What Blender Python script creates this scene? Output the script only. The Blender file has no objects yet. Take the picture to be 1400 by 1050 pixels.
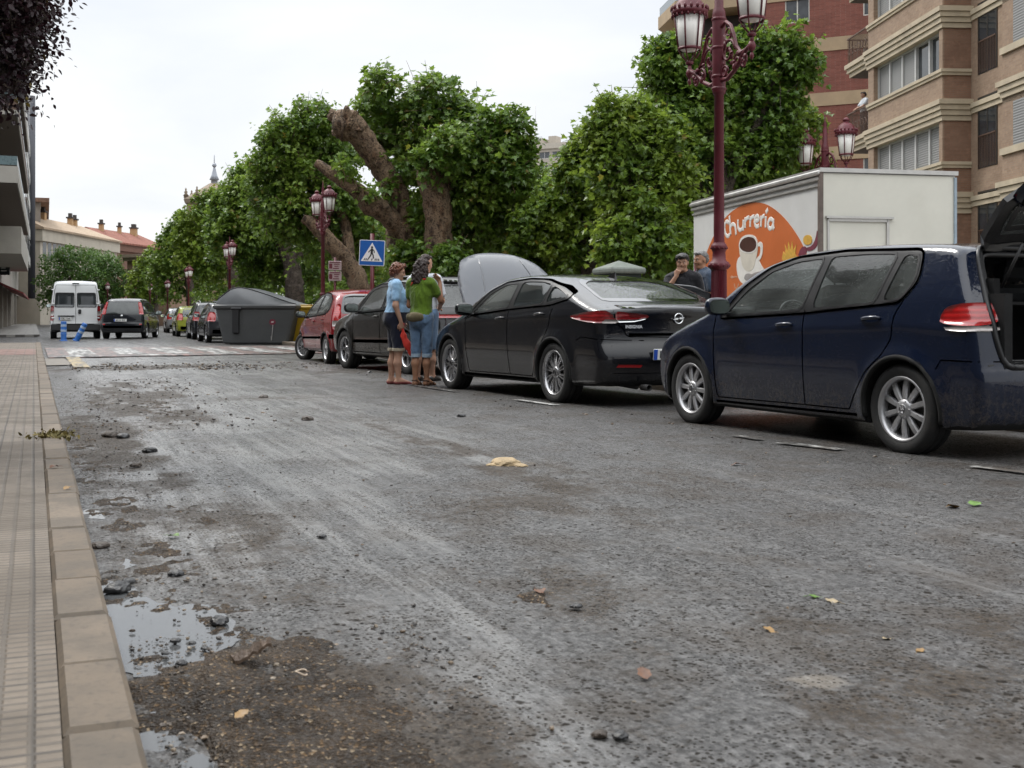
import bpy,bmesh,math,random
import numpy as np
from math import sin,cos,pi,radians as R,hypot,atan2
from mathutils import Vector,Matrix
from mathutils.bvhtree import BVHTree
from mathutils.geometry import delaunay_2d_cdt
SC=bpy.context.scene
COL=SC.collection
random.seed(7)
F,CH,HY=1618.0,0.95,433.0
def gr(px,py,h=0.0):
 """ground point seen at a photo pixel, for measuring the place"""
 Z=F*(CH-h)/(py-HY)
 return((px-700)*Z/F,Z)
def at(px,py,Z):
 return Vector(((px-700)*Z/F,Z,CH+(HY-py)*Z/F))
# ---------------------------------------------------------------- objects
def tag(o,label=None,cat=None,group=None,kind=None):
 if label:o['label']=label
 if cat:o['category']=cat
 if group:o['group']=group
 if kind:o['kind']=kind
 return o
def thing(name,label,cat,loc=(0,0,0),rotz=0.0,group=None):
 o=bpy.data.objects.new(name,None)
 o.empty_display_size=0.3
 COL.objects.link(o)
 o.location=loc
 o.rotation_euler=(0,0,rotz)
 return tag(o,label,cat,group)
def link(name,me,parent=None):
 o=bpy.data.objects.new(name,me)
 COL.objects.link(o)
 if parent is not None:o.parent=parent
 return o
def mesh_np(name,V,faces,mats,normals=None,smooth=True,midx=None,uniform=None):
 """V (n,3); faces: (m,k) array or list of tuples"""
 me=bpy.data.meshes.new(name)
 V=np.asarray(V,np.float32)
 me.vertices.add(len(V))
 me.vertices.foreach_set('co',V.ravel())
 if isinstance(faces,np.ndarray):
  m,k=faces.shape
  me.loops.add(m*k)
  me.loops.foreach_set('vertex_index',faces.ravel().astype(np.int32))
  me.polygons.add(m)
  me.polygons.foreach_set('loop_start',(np.arange(m)*k).astype(np.int32))
 else:
  ls=[len(f)for f in faces]
  me.loops.add(sum(ls))
  me.loops.foreach_set('vertex_index',np.array([i for f in faces for i in f],np.int32))
  me.polygons.add(len(faces))
  me.polygons.foreach_set('loop_start',np.concatenate([[0],np.cumsum(ls)[:-1]]).astype(np.int32))
  m=len(faces)
 me.polygons.foreach_set('use_smooth',np.full(m,smooth))
 if midx is not None:me.polygons.foreach_set('material_index',np.asarray(midx,np.int32))
 for x in(mats if isinstance(mats,(list,tuple))else[mats]):
  if x:me.materials.append(x)
 me.update(calc_edges=True)
 me.validate()
 if normals is not None:
  me.normals_split_custom_set_from_vertices(np.asarray(normals,np.float32))
 return me
def copy_tree(o,parent=None):
 c=o.copy();COL.objects.link(c);c.parent=parent
 for ch in list(o.children):copy_tree(ch,c)
 return c
class MB:
 """collects simple shapes into one mesh"""
 def __init__(s):s.v=[];s.f=[];s.m=[];s.sm=[]
 def add(s,vs,fs,M=None,m=0,smooth=False):
  b=len(s.v)
  for p in vs:s.v.append(tuple(M@Vector(p))if M else tuple(p))
  for f in fs:s.f.append(tuple(b+i for i in f));s.m.append(m);s.sm.append(smooth)
  return s
 def box(s,c,d,M=None,m=0,ch=0.0):
  x,y,z=d[0]/2,d[1]/2,d[2]/2
  if ch<=0:
   vs=[(c[0]+a*x,c[1]+b*y,c[2]+e*z)for e in(-1,1)for a,b in((-1,-1),(1,-1),(1,1),(-1,1))]
   fs=[(3,2,1,0),(4,5,6,7),(0,1,5,4),(1,2,6,5),(2,3,7,6),(3,0,4,7)]
   return s.add(vs,fs,M,m)
  ch=min(ch,x*.9,y*.9,z*.9)
  vs=[];
  for e in(-1,1):
   for(ix,iz)in((ch,0),(0,ch))if e<0 else((0,ch),(ch,0)):
    for a,b in((-1,-1),(1,-1),(1,1),(-1,1)):
     vs.append((c[0]+a*(x-ix),c[1]+b*(y-ix),c[2]+e*(z-iz)))
  fs=[(3,2,1,0),(12,13,14,15)]
  for k in range(3):
   for i in range(4):
    j=(i+1)%4
    fs.append((k*4+i,k*4+j,k*4+4+j,k*4+4+i))
  return s.add(vs,fs,M,m)
 def tube(s,pts,rad,n=8,M=None,m=0,cap=True,smooth=True,flat=None):
  pts=[Vector(p)for p in pts]
  if not isinstance(rad,(list,tuple)):rad=[rad]*len(pts)
  vs=[];fs=[]
  up=Vector((0,0,1))
  prev=None
  for i,p in enumerate(pts):
   t=(pts[min(i+1,len(pts)-1)]-pts[max(i-1,0)])
   if t.length<1e-9:t=Vector((0,0,1))
   t.normalize()
   if prev is None:
    a=t.orthogonal()if abs(t.z)>.95 else t.cross(up)
   else:
    a=prev-t*prev.dot(t)
    if a.length<1e-6:a=t.orthogonal()
   a.normalize();prev=a
   b=t.cross(a)
   for k in range(n):
    w=2*pi*k/n
    vs.append(p+a*(cos(w)*rad[i])+b*(sin(w)*rad[i]*(flat or 1)))
  for i in range(len(pts)-1):
   for k in range(n):
    j=(k+1)%n
    fs.append((i*n+k,i*n+j,i*n+n+j,i*n+n+k))
  if cap:
   fs.append(tuple(range(n-1,-1,-1)))
   fs.append(tuple(range((len(pts)-1)*n,len(pts)*n)))
  return s.add(vs,fs,M,m,smooth)
 def lathe(s,prof,n=24,M=None,m=0,smooth=True,arc=2*pi,ph=0.0):
  """prof: (r,z) pairs, about local z"""
  vs=[];fs=[]
  full=abs(arc-2*pi)<1e-6
  for r,z in prof:
   for k in range(n):
    w=ph+arc*k/(n if full else n-1)
    vs.append((r*cos(w),r*sin(w),z))
  for i in range(len(prof)-1):
   for k in range(n if full else n-1):
    j=(k+1)%n
    fs.append((i*n+k,i*n+j,i*n+n+j,i*n+n+k))
  return s.add(vs,fs,M,m,smooth)
 def prism(s,poly,z0,z1,M=None,m=0):
  n=len(poly)
  vs=[(x,y,z0)for x,y in poly]+[(x,y,z1)for x,y in poly]
  fs=[tuple(range(n-1,-1,-1)),tuple(range(n,2*n))]
  for i in range(n):
   j=(i+1)%n
   fs.append((i,j,n+j,n+i))
  return s.add(vs,fs,M,m)
 def ball(s,c,r,n=12,M=None,m=0):
  rx,ry,rz=(r,r,r)if not isinstance(r,(tuple,list))else r
  k=max(4,n//2)
  vs=[];fs=[]
  for i in range(k+1):
   a=pi*i/k
   for j in range(n):
    b=2*pi*j/n
    vs.append((c[0]+rx*sin(a)*cos(b),c[1]+ry*sin(a)*sin(b),c[2]-rz*cos(a)))
  for i in range(k):
   for j in range(n):
    q=(j+1)%n
    fs.append((i*n+j,i*n+q,i*n+n+q,i*n+n+j))
  return s.add(vs,fs,M,m,True)
 def build(s,name,mats,parent=None,bevel=0):
  me=bpy.data.meshes.new(name)
  me.from_pydata(s.v,[],s.f)
  me.polygons.foreach_set('material_index',np.array(s.m,np.int32))
  me.polygons.foreach_set('use_smooth',np.array(s.sm,bool))
  for x in(mats if isinstance(mats,(list,tuple))else[mats]):me.materials.append(x)
  me.update()
  o=link(name,me,parent)
  if bevel:
   b=o.modifiers.new('bevel','BEVEL');b.width=bevel;b.segments=2;b.limit_method='ANGLE';b.angle_limit=R(40)
  return o
# ---------------------------------------------------------------- noise
def vnoise(x,y,seed=0):
 xi=np.floor(x).astype(np.int64);yi=np.floor(y).astype(np.int64)
 fx=x-xi;fy=y-yi
 fx=fx*fx*(3-2*fx);fy=fy*fy*(3-2*fy)
 def h(a,b):
  n=(a*374761393+b*668265263+seed*1274126177)&0xFFFFFFFF
  n=((n^(n>>13))*1274126177)&0xFFFFFFFF
  n=n^(n>>16)
  return(n&0xFFFF)/65535.0
 return(h(xi,yi)*(1-fx)+h(xi+1,yi)*fx)*(1-fy)+(h(xi,yi+1)*(1-fx)+h(xi+1,yi+1)*fx)*fy
def fbm(x,y,oct=4,seed=0,gain=.5):
 a=1.0;t=0;s=0
 for i in range(oct):
  t=t+a*vnoise(x*2**i,y*2**i,seed+i*17);s+=a;a*=gain
 return t/s
def sstep(a,b,x):
 t=np.clip((x-a)/(b-a),0,1)
 return t*t*(3-2*t)
# ---------------------------------------------------------------- materials
class NT:
 def __init__(s,name):
  s.mat=bpy.data.materials.new(name);s.mat.use_nodes=True
  s.n=s.mat.node_tree.nodes;s.l=s.mat.node_tree.links
  s.n.clear()
  s.out=s.n.new('ShaderNodeOutputMaterial')
 def __call__(s,typ,ins=None,**kw):
  nd=s.n.new('ShaderNode'+typ)
  for k,v in kw.items():setattr(nd,k,v)
  for k,v in(ins or{}).items():s.set(nd,k,v)
  return nd
 def set(s,nd,k,v):
  sock=nd.inputs[k]
  if isinstance(v,bpy.types.NodeSocket):s.l.new(v,sock)
  elif isinstance(v,(tuple,list))and len(v)==3 and sock.type=='RGBA':sock.default_value=(*v,1)
  else:sock.default_value=v
 def coord(s,kind='Object'):
  return s('TexCoord').outputs[kind]
 def mapping(s,vec,scale=(1,1,1),loc=(0,0,0),rot=(0,0,0)):
  return s('Mapping',{'Vector':vec,'Scale':scale,'Location':loc,'Rotation':rot}).outputs[0]
 def noise(s,vec,scale,detail=3,rough=.5,out='Fac',dist=0):
  return s('TexNoise',{'Vector':vec,'Scale':scale,'Detail':detail,'Roughness':rough,'Distortion':dist}).outputs[out]
 def ramp(s,fac,stops,interp='LINEAR'):
  nd=s('ValToRGB',{'Fac':fac});cr=nd.color_ramp;cr.interpolation=interp
  while len(cr.elements)<len(stops):cr.elements.new(.5)
  for e,(p,c)in zip(cr.elements,stops):
   e.position=p;e.color=(*c,1)if isinstance(c,(tuple,list))else(c,c,c,1)
  return nd.outputs[0]
 def mix(s,fac,a,b,mode='MIX'):
  nd=s('Mix',data_type='RGBA',blend_type=mode)
  s.set(nd,0,fac)
  for i,v in((6,a),(7,b)):
   if isinstance(v,bpy.types.NodeSocket):s.l.new(v,nd.inputs[i])
   else:nd.inputs[i].default_value=(*v,1)if len(v)==3 else v
  return nd.outputs[2]
 def math(s,op,a,b=None,c=None,clamp=False):
  nd=s('Math',operation=op,use_clamp=clamp)
  s.set(nd,0,a)
  if b is not None:s.set(nd,1,b)
  if c is not None:s.set(nd,2,c)
  return nd.outputs[0]
 def mapr(s,v,a,b,c=0.0,d=1.0,smooth=True):
  nd=s('MapRange',{'Value':v,'From Min':a,'From Max':b,'To Min':c,'To Max':d},interpolation_type='SMOOTHSTEP' if smooth else 'LINEAR')
  return nd.outputs[0]
 def sep(s,vec):return s('SeparateXYZ',{0:vec}).outputs
 def bump(s,h,strength=.3,dist=.01,nrm=None):
  nd=s('Bump',{'Height':h,'Strength':strength,'Distance':dist})
  if nrm is not None:s.l.new(nrm,nd.inputs['Normal'])
  return nd.outputs[0]
 def attr(s,name):return s('Attribute',attribute_name=name).outputs
 def bsdf(s,**k):
  nd=s('BsdfPrincipled')
  for a,v in k.items():
   nm={'color':'Base Color','rough':'Roughness','metal':'Metallic','nrm':'Normal','coat':'Coat Weight','coat_rough':'Coat Roughness','spec':'Specular IOR Level','trans':'Transmission Weight','ior':'IOR','emit':'Emission Color','estr':'Emission Strength','sheen':'Sheen Weight','sss':'Subsurface Weight','coat_nrm':'Coat Normal','alpha':'Alpha'}[a]
   s.set(nd,nm,v)
  return nd
 def done(s,shader):
  s.l.new(shader.outputs[0]if hasattr(shader,'outputs')else shader,s.out.inputs[0])
  return s.mat
def pbr(name,col,rough=.5,metal=0.0,var=.15,nscale=8.0,bump=.0,bscale=60.0,spec=.5,coat=0.0,dirt=0.0,dirtcol=(.09,.07,.05),rvar=.1,sheen=0.0):
 """a plain material with irregular tone, roughness and relief"""
 t=NT(name)
 co=t.coord()
 n1=t.noise(co,nscale,5,.6)
 n2=t.noise(co,nscale*6.3,3,.6)
 c1=tuple(max(0,c*(1-var))for c in col);c2=tuple(min(1,c*(1+var))for c in col)
 cc=t.mix(t.mapr(n1,.25,.75),c1,c2)
 cc=t.mix(t.mapr(n2,.3,.7,0,.35),cc,tuple(c*(1-var)for c in col))
 if dirt:
  cc=t.mix(t.mapr(t.noise(co,nscale*.7,6,.65),.5,.75,0,dirt),cc,dirtcol)
 rg=t.mapr(n1,.2,.8,max(0.02,rough-rvar),min(1,rough+rvar))
 k=dict(color=cc,rough=rg,metal=metal,spec=spec,coat=coat)
 if sheen:k['sheen']=sheen
 if bump:k['nrm']=t.bump(t.noise(co,bscale,4,.6),bump,.01)
 return t.done(t.bsdf(**k))
# ---------------------------------------------------------------- implicit surfaces
def surface_nets(Fv,lo,h):
 s=Fv<0
 nx,ny,nz=Fv.shape
 off=[(a,b,c)for a in(0,1)for b in(0,1)for c in(0,1)]
 cn=np.zeros((nx-1,ny-1,nz-1),np.int8)
 for a,b,c in off:cn+=s[a:nx-1+a,b:ny-1+b,c:nz-1+c]
 act=(cn>0)&(cn<8)
 ii=np.argwhere(act)
 idx=np.full(act.shape,-1,np.int64);idx[act]=np.arange(len(ii))
 acc=np.zeros((len(ii),3));cnt=np.zeros(len(ii))
 for a in off:
  for ax in range(3):
   if a[ax]:continue
   b=list(a);b[ax]=1
   fa=Fv[ii[:,0]+a[0],ii[:,1]+a[1],ii[:,2]+a[2]]
   fb=Fv[ii[:,0]+b[0],ii[:,1]+b[1],ii[:,2]+b[2]]
   m=(fa<0)!=(fb<0)
   t=fa[m]/(fa[m]-fb[m])
   p=np.tile(np.array(a,float),(m.sum(),1));p[:,ax]+=t
   acc[m]+=p;cnt[m]+=1
 V=(ii+acc/cnt[:,None])*h+lo
 Q=[]
 for ax in range(3):
  u,v=(ax+1)%3,(ax+2)%3
  sl0=[slice(1,-1)]*3;sl1=[slice(1,-1)]*3
  sl0[ax]=slice(0,-1);sl1[ax]=slice(1,None)
  A=s[tuple(sl0)];B=s[tuple(sl1)]
  for flip in(False,True):
   e=np.argwhere((A&~B)if not flip else(~A&B))
   if not len(e):continue
   e=e+1;e[:,ax]-=1
   def cell(du,dv):
    q=e.copy();q[:,u]+=du;q[:,v]+=dv
    return idx[q[:,0],q[:,1],q[:,2]]
   quad=np.stack([cell(-1,-1),cell(0,-1),cell(0,0),cell(-1,0)],1)
   Q.append(quad[:,::-1]if flip else quad)
 return V,np.concatenate(Q)
def grad(f,P,e=.004):
 g=np.stack([f(P+np.array(d)*e)-f(P-np.array(d)*e)for d in((1,0,0),(0,1,0),(0,0,1))],-1)/(2*e)
 return g
def iso(f,lo,hi,h,newton=2,e=.004,pad=.012):
 lo=np.array(lo,float);hi=np.array(hi,float)
 n=np.ceil((hi-lo)/(4*h)).astype(int)
 ax=[lo[i]+np.arange(n[i]+1)*4*h for i in range(3)]
 Fc=np.asarray(f(np.stack(np.meshgrid(*ax,indexing='ij'),-1)),np.float32)
 A=np.abs(Fc);mn=A[:-1,:-1,:-1]
 for c in range(1,8):
  a_,b_,c_=c&1,(c>>1)&1,c>>2
  mn=np.minimum(mn,A[a_:n[0]+a_,b_:n[1]+b_,c_:n[2]+c_])
 act=np.argwhere(mn<4*h*1.25+pad)
 G=np.repeat(np.repeat(np.repeat(Fc,4,0),4,1),4,2)[2:-1,2:-1,2:-1][:4*n[0]+1,:4*n[1]+1,:4*n[2]+1].copy()
 o5=np.stack(np.meshgrid(*[np.arange(5)]*3,indexing='ij'),-1).reshape(-1,3)
 order=np.argsort(act[:,2]*1000000+act[:,1]*1000+act[:,0])
 act=act[order]
 for i in range(0,len(act),600):
  ix=(act[i:i+600,None,:]*4+o5[None]).reshape(-1,3)
  G[ix[:,0],ix[:,1],ix[:,2]]=f(lo+ix*h)
 V,Q=surface_nets(G,lo,h)
 for _ in range(newton):
  d=f(V);g=grad(f,V,e)
  st=d[:,None]*g/np.maximum((g*g).sum(-1,keepdims=True),.2)
  ln=np.linalg.norm(st,axis=1,keepdims=True)
  V=V-st*np.minimum(1,h*.6/np.maximum(ln,1e-9))
 g=grad(f,V,e)
 N=g/np.maximum(np.linalg.norm(g,axis=-1,keepdims=True),1e-9)
 return V,Q,N
def smin(a,b,k):
 h=np.clip(.5+.5*(b-a)/k,0,1)
 return b+(a-b)*h-k*h*(1-h)
def smax(a,b,k):return-smin(-a,-b,k)
def submesh(V,Q,N,mask):
 q=Q[mask]
 u,inv=np.unique(q,return_inverse=True)
 return V[u],inv.reshape(q.shape),N[u]
def in_poly(x,z,poly):
 p=np.asarray(poly,float);r=np.zeros(x.shape,bool)
 for i in range(len(p)):
  x1,z1=p[i];x2,z2=p[i-1]
  if z1==z2:continue
  c=((z1>z)!=(z2>z))&(x<(x2-x1)*(z-z1)/(z2-z1)+x1)
  r^=c
 return r
def chaikin(p,n=2,closed=True):
 p=np.asarray(p,float)
 for _ in range(n):
  q=np.roll(p,-1,0)if closed else p[1:]
  a=p if closed else p[:-1]
  b=np.empty((2*len(a),2));b[0::2]=.75*a+.25*q;b[1::2]=.25*a+.75*q
  if not closed:b=np.vstack([p[:1],b,p[-1:]])
  p=b
 return p
def resample(p,step,closed=True):
 p=np.asarray(p,float)
 if closed:p=np.vstack([p,p[:1]])
 d=np.r_[0,np.cumsum(np.linalg.norm(np.diff(p,axis=0),axis=1))]
 n=max(4,int(round(d[-1]/step)))
 t=np.linspace(0,d[-1],n+(0 if closed else 1),endpoint=not closed)
 return np.stack([np.interp(t,d,p[:,i])for i in range(p.shape[1])],1)
def inset(p,w):
 """move a closed polygon's outline inwards by w (either winding)"""
 p=np.asarray(p,float)
 area=.5*np.sum(p[:,0]*np.roll(p[:,1],-1)-np.roll(p[:,0],-1)*p[:,1])
 e=np.roll(p,-1,0)-p;e/=np.maximum(np.linalg.norm(e,axis=1,keepdims=True),1e-9)
 nr=np.stack([-e[:,1],e[:,0]],1)*np.sign(area)
 m=nr+np.roll(nr,1,0)
 m/=np.maximum((m*m).sum(1,keepdims=True),.5)/2
 return p+m*w
def poly_sdf_grid(gx,gz,poly):
 X,Z=np.meshgrid(gx,gz,indexing='ij')
 d=np.full(X.shape,1e9)
 p=np.asarray(poly)
 for i in range(len(p)):
  a=p[i-1];b=p[i];ab=b-a
  l=ab@ab
  if l<1e-12:continue
  t=np.clip(((X-a[0])*ab[0]+(Z-a[1])*ab[1])/l,0,1)
  d=np.minimum(d,(X-a[0]-t*ab[0])**2+(Z-a[1]-t*ab[1])**2)
 d=np.sqrt(d)
 return np.where(in_poly(X,Z,p),-d,d)
# ---------------------------------------------------------------- shared materials
M={}
def car_paint(name,col,flake=0.0,rough=.22,dirt=.5,wet=.3,top=1.45):
 t=NT(name)
 co=t.coord()
 z=t.sep(co)[2]
 n=t.noise(co,3.0,6,.65)
 n2=t.noise(t.mapping(co,(1,1,.8)),34,6,.75)
 low=t.mapr(t.math('ADD',z,t.math('MULTIPLY',n,.5)),.35,.95,1,0)
 spl=t.math('MULTIPLY',low,t.mapr(n2,.42,.68,0,1))
 spl=t.math('MULTIPLY',spl,dirt,clamp=True)
 film=t.math('MULTIPLY',t.mapr(z,.15,.60,.25,0),dirt,clamp=True)
 c=t.mix(film,col,(.035,.034,.034))
 c=t.mix(spl,c,(.11,.085,.06))
 rg=t.mix(spl,(rough,)*3,(.6,)*3)
 drops=t('TexVoronoi',{'Vector':co,'Scale':85.0,'Randomness':1.0},feature='SMOOTH_F1').outputs['Distance']
 dm=t.mapr(drops,.1,.42,1,0)
 dm=t.math('MULTIPLY',dm,t.mapr(t.noise(co,60,2),.42,.6,0,1))
 nrm=t.bump(dm,wet,.004)
 b=t.bsdf(color=c,rough=rg,metal=flake,spec=.12,coat=1.0,coat_rough=.04,nrm=t.bump(t.noise(co,2.2,2),.02,.02),coat_nrm=nrm)
 return t.done(b)
def glass_mat(name,tint=(.62,.68,.65),rough=.015,wet=.25,refl=1.0,scale=90,film=.09):
 t=NT(name)
 co=t.coord()
 drops=t('TexVoronoi',{'Vector':co,'Scale':float(scale)},feature='SMOOTH_F1').outputs['Distance']
 dm=t.math('MULTIPLY',t.mapr(drops,.1,.45,1,0),t.mapr(t.noise(co,40,3),.4,.6,0,1))
 nrm=t.bump(dm,wet,.004)
 fr=t('Fresnel',{'IOR':1.5,'Normal':nrm}).outputs[0]
 fr=t.math('MULTIPLY_ADD',fr,refl,.03,clamp=True)
 tr=t('BsdfTransparent',{'Color':(*tint,1)})
 gl=t('BsdfGlossy',{'Color':(1,1,1,1),'Roughness':rough,'Normal':nrm})
 mx=t('MixShader',{0:fr});t.l.new(tr.outputs[0],mx.inputs[1]);t.l.new(gl.outputs[0],mx.inputs[2])
 df=t('BsdfDiffuse',{'Color':(.42,.46,.44,1)})
 m2=t('MixShader',{0:t.mapr(t.noise(co,3.0,5,.6),.3,.7,film*.5,film*1.5)});t.l.new(mx.outputs[0],m2.inputs[1]);t.l.new(df.outputs[0],m2.inputs[2])
 return t.done(m2)
def dark_glass(name,col=(.012,.015,.015),rough=.03,wet=.1):
 t=NT(name)
 co=t.coord()
 nrm=t.bump(t.noise(co,60,3),wet*.3,.002)
 return t.done(t.bsdf(color=t.mix(t.mapr(t.noise(co,2.5,4),.3,.7),col,tuple(c*1.8 for c in col)),rough=rough,nrm=nrm,spec=.7))
def lamp_red(name,col=(.36,.008,.008)):
 t=NT(name)
 co=t.coord()
 w=t('TexWave',{'Vector':co,'Scale':9.0,'Distortion':1.5},bands_direction='Z').outputs['Fac']
 c=t.mix(t.mapr(w,.2,.8),tuple(x*.75 for x in col),tuple(min(1,x*1.15)for x in col))
 b=t.bsdf(color=c,rough=.25,coat=1.0,coat_rough=.02,nrm=t.bump(w,.08,.01))
 return t.done(b)
def make_mats():
 M['rubber']=pbr('tyre_rubber',(.016,.016,.016),.75,var=.3,nscale=14,bump=.25,bscale=90,dirt=.5,dirtcol=(.045,.038,.03))
 M['black_trim']=pbr('black_trim',(.012,.012,.013),.4,var=.2)
 M['black_gloss']=pbr('gloss_black',(.006,.006,.007),.12,coat=1,var=.1,rvar=.04)
 M['dark_plastic']=pbr('dark_plastic',(.02,.02,.021),.55,var=.25,bump=.1,bscale=300)
 M['under']=pbr('underside',(.008,.008,.008),.9)
 M['alloy']=pbr('alloy',(.50,.50,.51),.42,metal=.75,var=.1,dirt=.35,dirtcol=(.09,.075,.06))
 M['alloy2']=pbr('dark_alloy',(.42,.42,.43),.3,metal=.85,var=.1,dirt=.4,dirtcol=(.08,.07,.055))
 M['brake']=pbr('brake_iron',(.03,.028,.026),.6,var=.4)
 M['chrome']=pbr('chrome',(.75,.76,.77),.12,metal=1,var=.04,rvar=.05)
 M['glass']=glass_mat('car_glass',(.92,.97,.95),wet=.12)
 M['glass_mid']=glass_mat('car_glass_tinted',(.30,.33,.32))
 M['glass_priv']=dark_glass('privacy_glass')
 M['glass_rear']=glass_mat('wet_rear_glass',(.12,.14,.14),.03,.7,1.0,60)
 M['seat']=pbr('seat_cloth',(.035,.036,.04),.85,var=.3,bump=.2,bscale=200)
 M['cabin']=pbr('cabin_plastic',(.03,.03,.032),.7,var=.2)
 M['boot']=pbr('boot_carpet',(.004,.004,.0045),.95,var=.3,bump=.3,bscale=250)
 M['lamp_red']=lamp_red('tail_red')
 M['lamp_dark']=lamp_red('tail_dark_red',(.22,.006,.008))
 M['lamp_clear']=pbr('lamp_clear',(.42,.38,.36),.2,coat=1,var=.2,nscale=30)
 M['plate']=pbr('plate_white',(.72,.72,.7),.4,var=.06)
 M['plate_blue']=pbr('plate_blue',(.02,.08,.42),.4)
 M['plate_ink']=pbr('plate_ink',(.03,.03,.03),.5)
 M['mirror']=pbr('mirror_glass',(.55,.62,.6),.04,metal=1,var=.08,rvar=.02)
 M['white_paint']=pbr('white_paint',(.72,.72,.71),.4,var=.06)
 M['silver_paint']=car_paint('silver_paint',(.33,.34,.35),.3)
 M['navy']=car_paint('navy_paint',(.0055,.0100,.0255),.0,dirt=.55,wet=.14)
 M['black_car']=car_paint('black_paint',(.0060,.0068,.0095),.0,dirt=.22,wet=.14)
 M['brownblack']=car_paint('dark_brown_paint',(.012,.011,.010),.0,dirt=.7)
 M['red_car']=car_paint('red_paint',(.20,.006,.010),.0,dirt=.35)
 M['mpv_paint']=car_paint('mpv_paint',(.007,.009,.013),.0,dirt=.3)
 M['green_car']=car_paint('green_paint',(.25,.27,.03),.0,dirt=.2)
 M['grey_car']=car_paint('grey_paint',(.025,.026,.03),.0,dirt=.3)
 M['van_white']=car_paint('van_paint',(.62,.63,.63),.0,dirt=.25)
 M['bonnet_sheen']=car_paint('wet_bonnet_sheen',(.062,.068,.080),.0,rough=.35,dirt=.0,wet=.9)  # black paint lightened: sky reflection put into the colour, under real water drops
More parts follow.
